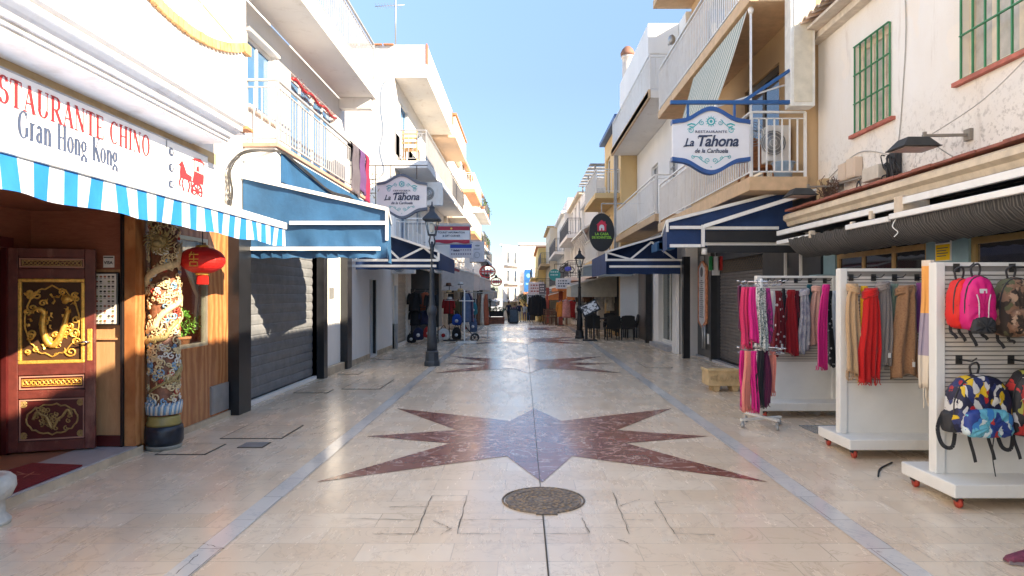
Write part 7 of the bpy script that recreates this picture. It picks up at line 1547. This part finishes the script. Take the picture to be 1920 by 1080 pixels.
LINEN=mat('pale linen awning',(.62,.57,.54),.85,var=.1,bump=.2); GREYAW=mat('grey green awning',(.30,.33,.33),.8,var=.1,bump=.2); REDAW=mat('dull red awning edge',(.35,.05,.07),.8); ORAW=mat('orange awning',(.62,.2,.06),.8,var=.15); STONEAW=mat('stone coloured awning',(.48,.46,.40),.8,var=.12)
slope_awning('dull red edged awning above the hats on the left',-3.8,-2.5,22.8,26.5,2.95,2.62,.12,REDAW)
slope_awning('pale linen awning over the shop behind the garment rail on the left',-3.65,-2.2,30,34,2.9,2.55,.75,LINEN)
slope_awning('wide pale linen awning further left down the street',-3.6,-2.0,35.5,42,2.75,2.45,.6,LINEN)
slope_awning('long beige awning by the plant balconies on the left',-3.5,-2.0,46,53,2.2,1.8,.5,STONEAW)
slope_awning('grey green awning with a steep end below the white house on the right',4.1,2.25,24.7,27.4,2.95,2.65,.35,GREYAW)
slope_awning('stone coloured awning with a deep drop on the right, behind the black lamp post',3.9,2.0,27.6,30.2,2.45,1.98,.46,STONEAW)
slope_awning('dull orange awning above the red posts on the right',3.5,1.75,33,40,2.35,2.0,.22,ORAW)
slope_awning('striped orange awning in the far middle of the right side',3.4,1.7,43,50,2.0,1.55,.3,ORAW)
slope_awning('large grey parasol like awning far down the right side',2.8,.95,52,58,2.1,1.5,.3,GREYAW)
slope_awning('orange awning at the far end of the right side',2.2,.7,60,65.5,1.2,.75,.4,ORAW)
slope_awning('white awning at the far end of the left side',-3.8,-2.4,60,70,1.3,.9,.4,LINEN)
aircon((-3.3,27.9,2.6),-1,'white air conditioner under the red edged awning on the left',.7,.4)
# red lantern shaped signs
for (x,d,z,r,lb) in ((-1.9,36,2.85,.42,'round red and white openwork sign high on the left side'),(-1.75,44,2.45,.36,'smaller round red and white openwork sign below the first')):
    th=thing('round_red_sign',(x,d,z),lb,'sign','round red openwork signs'); mb=MB(); mb.tube([(x+r*math.cos(2*PI*k/20),d,z+r*.75*math.sin(2*PI*k/20)) for k in range(20)],.04,6,closed=True)
    for k in range(5): mb.bar((x-r*.8+k*r*.4,d,z-r*.5),(x-r*.8+k*r*.4,d,z+r*.5),.035)
    mb.bar((x-r,d,z),(x+r,d,z),.06); part('openwork',mb,mat('red sign enamel',(.5,.03,.04),.5),th); mb=MB(); mb.box(x-r*.7,d+.02,z-r*.3,x+r*.7,d+.05,z+r*.3); part('white_back',mb,SPANEL,th); mb=MB(); mb.tube([(x,d,z+r*.75),(x,d,z+r*1.2)],.03,5); mb.lathe([(.12,0),(.02,.2)],(x,d,z+r*.75),8); mb.bar((x,d,z+r*1.2),(-3.5,d,z+r*1.2),.04); part('hanger',mb,BLACKM,th)
# planter box with low screen on the left
th=thing('planter_box',(-1.75,42,gz(42)),'dark wooden planter box with shrubs and a black screen on the left of the street','planter')
g=gz(42); mb=MB(); [mb.box(-2.15,41.7,g+.03+k*.15,-1.15,42.3,g+.16+k*.15) for k in range(3)]; part('box',mb,mat('dark red timber',(.20,.07,.04),.6,var=.3),th)
mb=MB(); mb.box(-2.1,41.95,g+.5,-1.2,42.05,g+.85); part('screen',mb,BLACKM,th); mb=MB()
for k in range(5): leafball(mb,(-2.05+k*.2,42,g+.95),.2,60,.1)
part('foliage',mb,DLEAF,th)
mb=MB(); mb.box(-2.62,38.2,gz(38.3),-2.3,38.5,2.2); single('stone_pillar',mb,mat('dark stone pillar',(.10,.10,.09),.7,var=.3,bump=.3),'dark square pillar beside the planter box on the left','pillar',bevel=.02)
# chalkboard and people
def aboard(x,d,label,col,h=1.0,w=.62):
    th=thing('pavement_board',(x,d,gz(d)),label,'pavement board'); g=gz(d); 
    for s_,nm in ((-1,'front_leaf'),(1,'back_leaf')):
        mb=MB(); mb.prism([(x-w/2,d+s_*.25,g),(x+w/2,d+s_*.25,g),(x+w/2,d+s_*.03,g+h),(x-w/2,d+s_*.03,g+h)],(0,.03,0)); part(nm,mb,BLACKM,th)
    mb=MB(); mb.prism([(x-w*.42,d-.225,g+.15),(x+w*.42,d-.225,g+.15),(x+w*.42,d-.055,g+h*.93),(x-w*.42,d-.055,g+h*.93)],(0,-.02,0)); part('board_face',mb,col,th)
aboard(-.62,46,'dark blue grey chalkboard standing in the middle left of the street',mat('blue slate board',(.03,.06,.09),.5,var=.4,scale=9),1.05,.6)
def P_(x,d,rot,lb,top,bot,hair,po,sc=1): human('person',(x,d,gz(d)),po,lb,top,bot,hair,FAB['black'],rot=rot,sc=sc,group='people walking far down the street',detail=1)
P_(-.28,58,PI,'distant person in a dark top and light trousers walking away',FAB['navy'],FAB['cream'],FAB['black'],pose(.22,.1),1)
P_(.15,60,PI,'distant person in pale clothes beside the one in dark top',FAB['white'],FAB['mauve'],FAB['brown'],pose(-.2,-.1),.95)
P_(-1.15,55,2.6,'distant person in a navy jacket at the left behind the chalkboard',FAB['navy'],FAB['black'],FAB['brown'],pose(.1,.05),1)
P_(.55,64,PI,'distant person in dark clothes farthest down the street',FAB['black'],FAB['denim'],FAB['black'],pose(.15,.0),1)
P_(-.8,66,.4,'distant person in a grey mauve top coming towards the camera',FAB['mauve'],FAB['navy'],FAB['brown'],pose(.2,.1),1)
# black garments on a round rack in the middle of the street
th=thing('dress_rack',(.85,41,gz(41)),'thin black rack standing in the middle of the street, hung with black dresses','clothes rack'); g=gz(41)
for x in (.55,1.15): mb=MB(); mb.tube([(x-.12,41,g),(x,41,g+.35),(x,41,g+1.8)],.015,5); mb.tube([(x+.12,41,g),(x,41,g+.35)],.015,5); part('leg_frame',mb,BLACKM,th)
mb=MB(); mb.bar((.35,41,g+1.8),(1.35,41,g+1.8),.025); mb.bar((.35,41,g+.02),(1.35,41,g+.02),.02); part('top_bar',mb,BLACKM,th)
for x,w,zt,h,lb in ((.62,.5,1.78,1.15,'black dress on the left of the rack in the middle of the street'),(.92,.5,1.85,1.3,'longest black dress in the middle of the rack'),(1.2,.42,1.7,1.1,'black dress on the right of the rack in the middle of the street')): garment(x,41+.1*x,g+zt,w,h,FAB['black'],lb,'dress','black dresses on the street rack')
# ---- right: black lamp, oval sign, chairs, board
street_lamp((2.1,24.6,0),'black street lamp in front of the grey awning on the right',m=mat('black cast iron',(.012,.012,.014),.5)).scale=(.84,.84,.84)
th=thing('oval_sign',(2.97,24,3.2),'black oval hanging sign with a red house and green lettering on the right','sign')
cx,cz,rx,rz=2.84,3.86,.46,.69
mb=MB(); mb.lathe([(.985,-.05),(1,-.03),(1,.03),(.985,.05)],(0,0,0),40,axis='y',smooth=False); mb.v=[(cx+v[0]*rx,24+v[1],cz+v[2]*rz) for v in mb.v]; part('disc',mb,mat('black sign face',(.012,.013,.016),.4),th)
pl=Plane2((cx,23.948,cz),(1,0,0),(0,0,1),.004); pl.poly([(-.19,.27),(0,.45),(.19,.27),(.16,.25),(.16,.04),(-.16,.04),(-.16,.25)],0); pl.poly([(.09,.40),(.13,.40),(.13,.32),(.09,.34)],0)
part('red_house',pl.mb,mat('sign raspberry',(.60,.02,.06),.5),th); pl=Plane2((cx,23.942,cz),(1,0,0),(0,0,1),.004); pl.poly([(-.09,.07),(.09,.07),(.09,.2),(.06,.26),(0,.28),(-.06,.26),(-.09,.2)],0); part('white_arch',pl.mb,SPANEL,th)
pl=Plane2((cx,23.936,cz),(1,0,0),(0,0,1),.004); pl.poly([(-.025,.07),(.025,.07),(.025,.15),(-.025,.15)],0); part('little_door',pl.mb,mat('sign raspberry',(.60,.02,.06),.5),th)
part('lettering',text_mb('LA CASA',.125,(cx,23.944,cz-.10),(1,0,0),(0,0,1),1.0,0,.005).merge(text_mb('DE SCHNITZEL',.115,(cx,23.944,cz-.22),(1,0,0),(0,0,1),.92,0,.005)),mat('lime green print',(.25,.55,.05),.5),th)
mb=MB(); mb.bar((cx,24,cz+.69),(cx,24,4.9),.03); mb.bar((cx,24,4.9),(4.36,24,4.9),.04); part('bracket',mb,GMETAL,th)
RAT=mat('black rattan',(.012,.012,.013),.6,var=.4,scale=60,bump=.6,bscale=120)
def chair(x,d,rot,label):
    th=thing('rattan_chair',(x,d,0),label,'chair','black rattan chairs at the outdoor tables'); M=Matrix.Translation((x,d,0))@Matrix.Rotation(rot,4,'Z')
    def put(nm,mb): mb.v=[tuple(M@Vector(v)) for v in mb.v]; return part(nm,mb,RAT,th,bevel=.01)
    put('seat',MB().box(-.25,-.25,.40,.25,.25,.46)); put('backrest',MB().prism([(-.25,.21,.46),(.25,.21,.46),(.23,.30,.86),(.1,.315,.89),(-.1,.315,.89),(-.23,.30,.86)],(0,.035,0)))
    for s_ in (-1,1): put('armrest',MB().box(s_*.25-.025,-.23,.62,s_*.25+.025,.24,.66).box(s_*.25-.02,-.23,.44,s_*.25+.02,-.19,.62))
    for a in (-.23,.2):
        for b in (-.23,.2): put('leg',MB().box(a,b,0,a+.035,b+.035,.41))
for x,d,r,lb in ((2.55,24.3,PI,'black rattan chair nearest the menu stand'),(3.2,23.9,PI+.1,'black rattan chair with its back to the camera, in front of the first table'),(3.75,23.8,PI-.1,'black rattan chair in front of the second table'),(4.02,25.0,-PI/2,'black rattan chair against the wall'),(2.7,26.2,0,'black rattan chair behind the first table'),(3.5,26.3,.1,'black rattan chair behind the second table')): chair(x,d,r,lb)
for x,lb in ((2.85,'black square outdoor table near the menu stand'),(3.6,'black square outdoor table nearer the wall')):
    th=thing('outdoor_table',(x,25,0),lb,'table','black outdoor tables'); part('tabletop',MB().box(x-.36,24.7,.71,x+.36,25.4,.745),BLACKM,th,bevel=.008)
    for a in (-.32,.28):
        for b in (24.74,25.32): part('leg',MB().box(x+a,b,0,x+a+.04,b+.04,.71),BLACKM,th)
th=thing('menu_stand',(2.3,23.2,0),'black menu stand with a tilted black and white board on the right','menu stand')
part('stand',MB().bar((2.22,23.4,0),(2.22,23.4,.9),.06).bar((2.5,23.4,0),(2.5,23.4,.9),.06).box(2.12,23.2,.0,2.6,23.6,.05),BLACKM,th)
def tiltm(mb): 
    M=Matrix.Translation((2.35,23.3,1.15))@Matrix.Rotation(-.45,4,'Y')@Matrix.Rotation(-.5,4,'X'); mb.v=[tuple(M@Vector(v)) for v in mb.v]; return mb
part('frame',tiltm(MB().box(-.32,-.02,-.22,.32,.02,.22)),BLACKM,th); part('board',tiltm(MB().box(-.27,-.03,-.17,.27,-.02,.17)),clothmat('black white menu print',(.7,.7,.7),'blotch',(.03,.03,.04),14),th)
# light, dark and red details below the right awnings
RP=mat('brick red post',(.32,.06,.04),.5,var=.2)
for x,d,w,lb in ((2.05,36,.22,'brick red square post below the small white board on the right'),(1.65,44,.2,'slimmer brown red post further down the right side')):
    g=gz(d); th=thing('awning_post',(x,d,g),lb,'post','square posts under the right awnings'); part('shaft',MB().box(x-w/2,d-w/2,g,x+w/2,d+w/2,g+2.4),RP,th,bevel=.01); part('foot_plate',MB().box(x-w*.8,d-w*.8,g,x+w*.8,d+w*.8,g+.06),BLACKM,th)
def board(x,d,z,w,h,m,label,pm=None,round_=False,name='board_sign',group='small signs down the right side'):
    th=thing(name,(x,d,z),label,'sign',group)
    if round_: mb=MB(); mb.lathe([(w,-.04),(w,.04)],(x,d,z),24,axis='y',smooth=False)
    else: mb=MB(); mb.box(x-w,d-.04,z-h,x+w,d+.04,z+h)
    part('panel',mb,m,th); pl=Plane2((x,d-.04,z),(1,0,0),(0,0,1),.006)
    rows=2 if round_ else 3
    for r_ in range(rows):
        zz=h*.5-r_*h*.5; u=-w*.7
        while u<w*.6: L=random.uniform(.12,.3)*w; pl.stroke([(u,zz),(u+L,zz)],h*.22); u+=L+.12*w
    part('print',pl.mb,pm or SINK,th); mb=MB(); mb.bar((x,d,z+h),(x,d,z+h+.25),.025); mb.bar((x,d,z+h+.25),(max(3.3,x+1),d,z+h+.25),.03); part('bracket',mb,BLACKM,th)
board(1.63,34,2.62,.3,.3,mat('turquoise sign',(.02,.28,.27),.5),'round turquoise sign hanging on the right side of the street',mat('pale print',(.5,.7,.7),.5),True)
board(1.95,32,2.15,.36,.25,SPANEL,'white board with dark characters above the brick red post')
board(.95,47,2.05,.55,.42,mat('pink white sign',(.66,.60,.63),.5),'pale sign with red and dark marks further down on the right',RP)
board(1.35,46,2.0,.22,.35,mat('charcoal sign',(.1,.1,.12),.5),'small charcoal sign beside the pale one on the right',SPANEL)
board(.62,50,1.3,.3,.42,SPANEL,'white notice hanging low in the far middle of the street')
# blue bicycle shaped ornament
th=thing('bicycle_ornament',(1.75,25.5,2.6),'black and violet bicycle shaped ornament on top of the awning on the right','ornament')
for x in (1.66,2.05): mb=MB(); mb.tube([(x+.12*math.cos(2*PI*k/16),28,2.66+.12*math.sin(2*PI*k/16)) for k in range(16)],.018,5,closed=True); part('wheel',mb,BLACKM,th)
mb=MB(); mb.bar((1.66,28,2.66),(1.8,28,2.86),.03); mb.bar((1.8,28,2.86),(2.0,28,2.84),.03); mb.bar((2.0,28,2.84),(2.05,28,2.66),.03); mb.bar((1.8,28,2.86),(1.88,28,2.64),.03); mb.bar((1.6,28,2.9),(1.84,28,2.93),.025); part('frame',mb,BLACKM,th)
mb=MB(); mb.ell((1.9,28,2.7),.15,.05,.1); part('flower_basket',mb,mat('violet blue flowers',(.10,.12,.55),.7,var=.5,scale=30),th)
# clothes and figures under the right awnings
for k,(x,d,zt,w,h,c,lb) in enumerate(((2.55,29,1.35,.45,.75,'white','pale blue white shirt on display beside the black chairs'),(2.0,30.5,1.4,.42,.8,'pinkf','pink and cream dress on display on the right'),(2.3,31.5,1.35,.4,.8,'redf','red patterned top beside the pink dress'),(1.85,32.5,1.3,.38,.75,'orange','orange garment hanging beside the brick red post'),
   (3.1,31,1.3,.42,.8,'cream','cream shirt on the shop wall behind the chairs'),(3.4,29.3,1.9,.4,.9,'white','white shirt hanging high in the shop behind the chairs'),(2.9,29.6,1.95,.45,.75,'brown','tan brown coat hanging under the stone coloured awning'),(3.75,28.5,1.9,.36,.95,'cream','cream dress hanging by the shop wall'),(2.1,35,1.25,.4,.8,'royal','royal blue garment far under the orange awning'))):
    garment(x,d,zt,w,h,FAB[c],lb,'garment','clothes on display under the right awnings',sleeves=k!=1)
th=thing('clothes_rail',(2.6,30.3,0),'long grey clothes rail under the right awnings','clothes rail')
for y in (29,33): part('upright',MB().bar((2.6,y,gz(y)),(2.6,y,1.5),.03),GMETAL,th)
part('top_bar',MB().bar((2.6,29,1.5),(2.6,33,1.5),.03),GMETAL,th)
WD=mat('brown wooden furniture',(.16,.08,.05),.6,var=.3)
proto=None
for i,(x,d,r) in enumerate(((1.55,36.5,.3),(1.75,38,2.9),(1.45,39.3,.2),(2.3,37.2,1.5),(2.4,39.5,-1.5),(1.6,41.0,3.0))):
    lb=['brown wooden chair nearest under the orange awning','brown wooden chair facing the first one under the orange awning','brown wooden chair in the second row under the orange awning','brown wooden chair beside the red post','brown wooden chair nearer the shop wall under the orange awning','brown wooden chair farthest under the orange awning'][i]
    g=gz(d)
    if proto is None:
        proto=thing('wooden_chair',(x,d,g),lb,'chair','brown wooden chairs under the orange awning'); c=MB(); part('seat',MB().box(x-.2,d-.2,g+.43,x+.2,d+.2,g+.47),WD,proto); b=MB(); [b.box(x-.2,d+.17,g+.6+k*.13,x+.2,d+.2,g+.67+k*.13) for k in range(3)]; part('backrest',b,WD,proto)
        for a in (-.2,.165):
            for e in (-.2,.165): part('leg',MB().box(x+a,d+e,g,x+a+.035,d+e+.035,g+(.95 if e>0 else .44)),WD,proto)
        proto.rotation_euler.z=r
    else: dup(proto,(x,d,g),r,lb)
for x,d,lb in ((1.9,37.3,'small brown table between the first two wooden chairs'),(2.0,39.8,'small brown table in the second row under the orange awning')):
    g=gz(d); th=thing('wooden_table',(x,d,g),lb,'table','brown tables under the orange awning'); part('tabletop',MB().box(x-.35,d-.35,g+.72,x+.35,d+.35,g+.76),WD,th); part('leg',MB().bar((x,d,g),(x,d,g+.72),.06),WD,th)
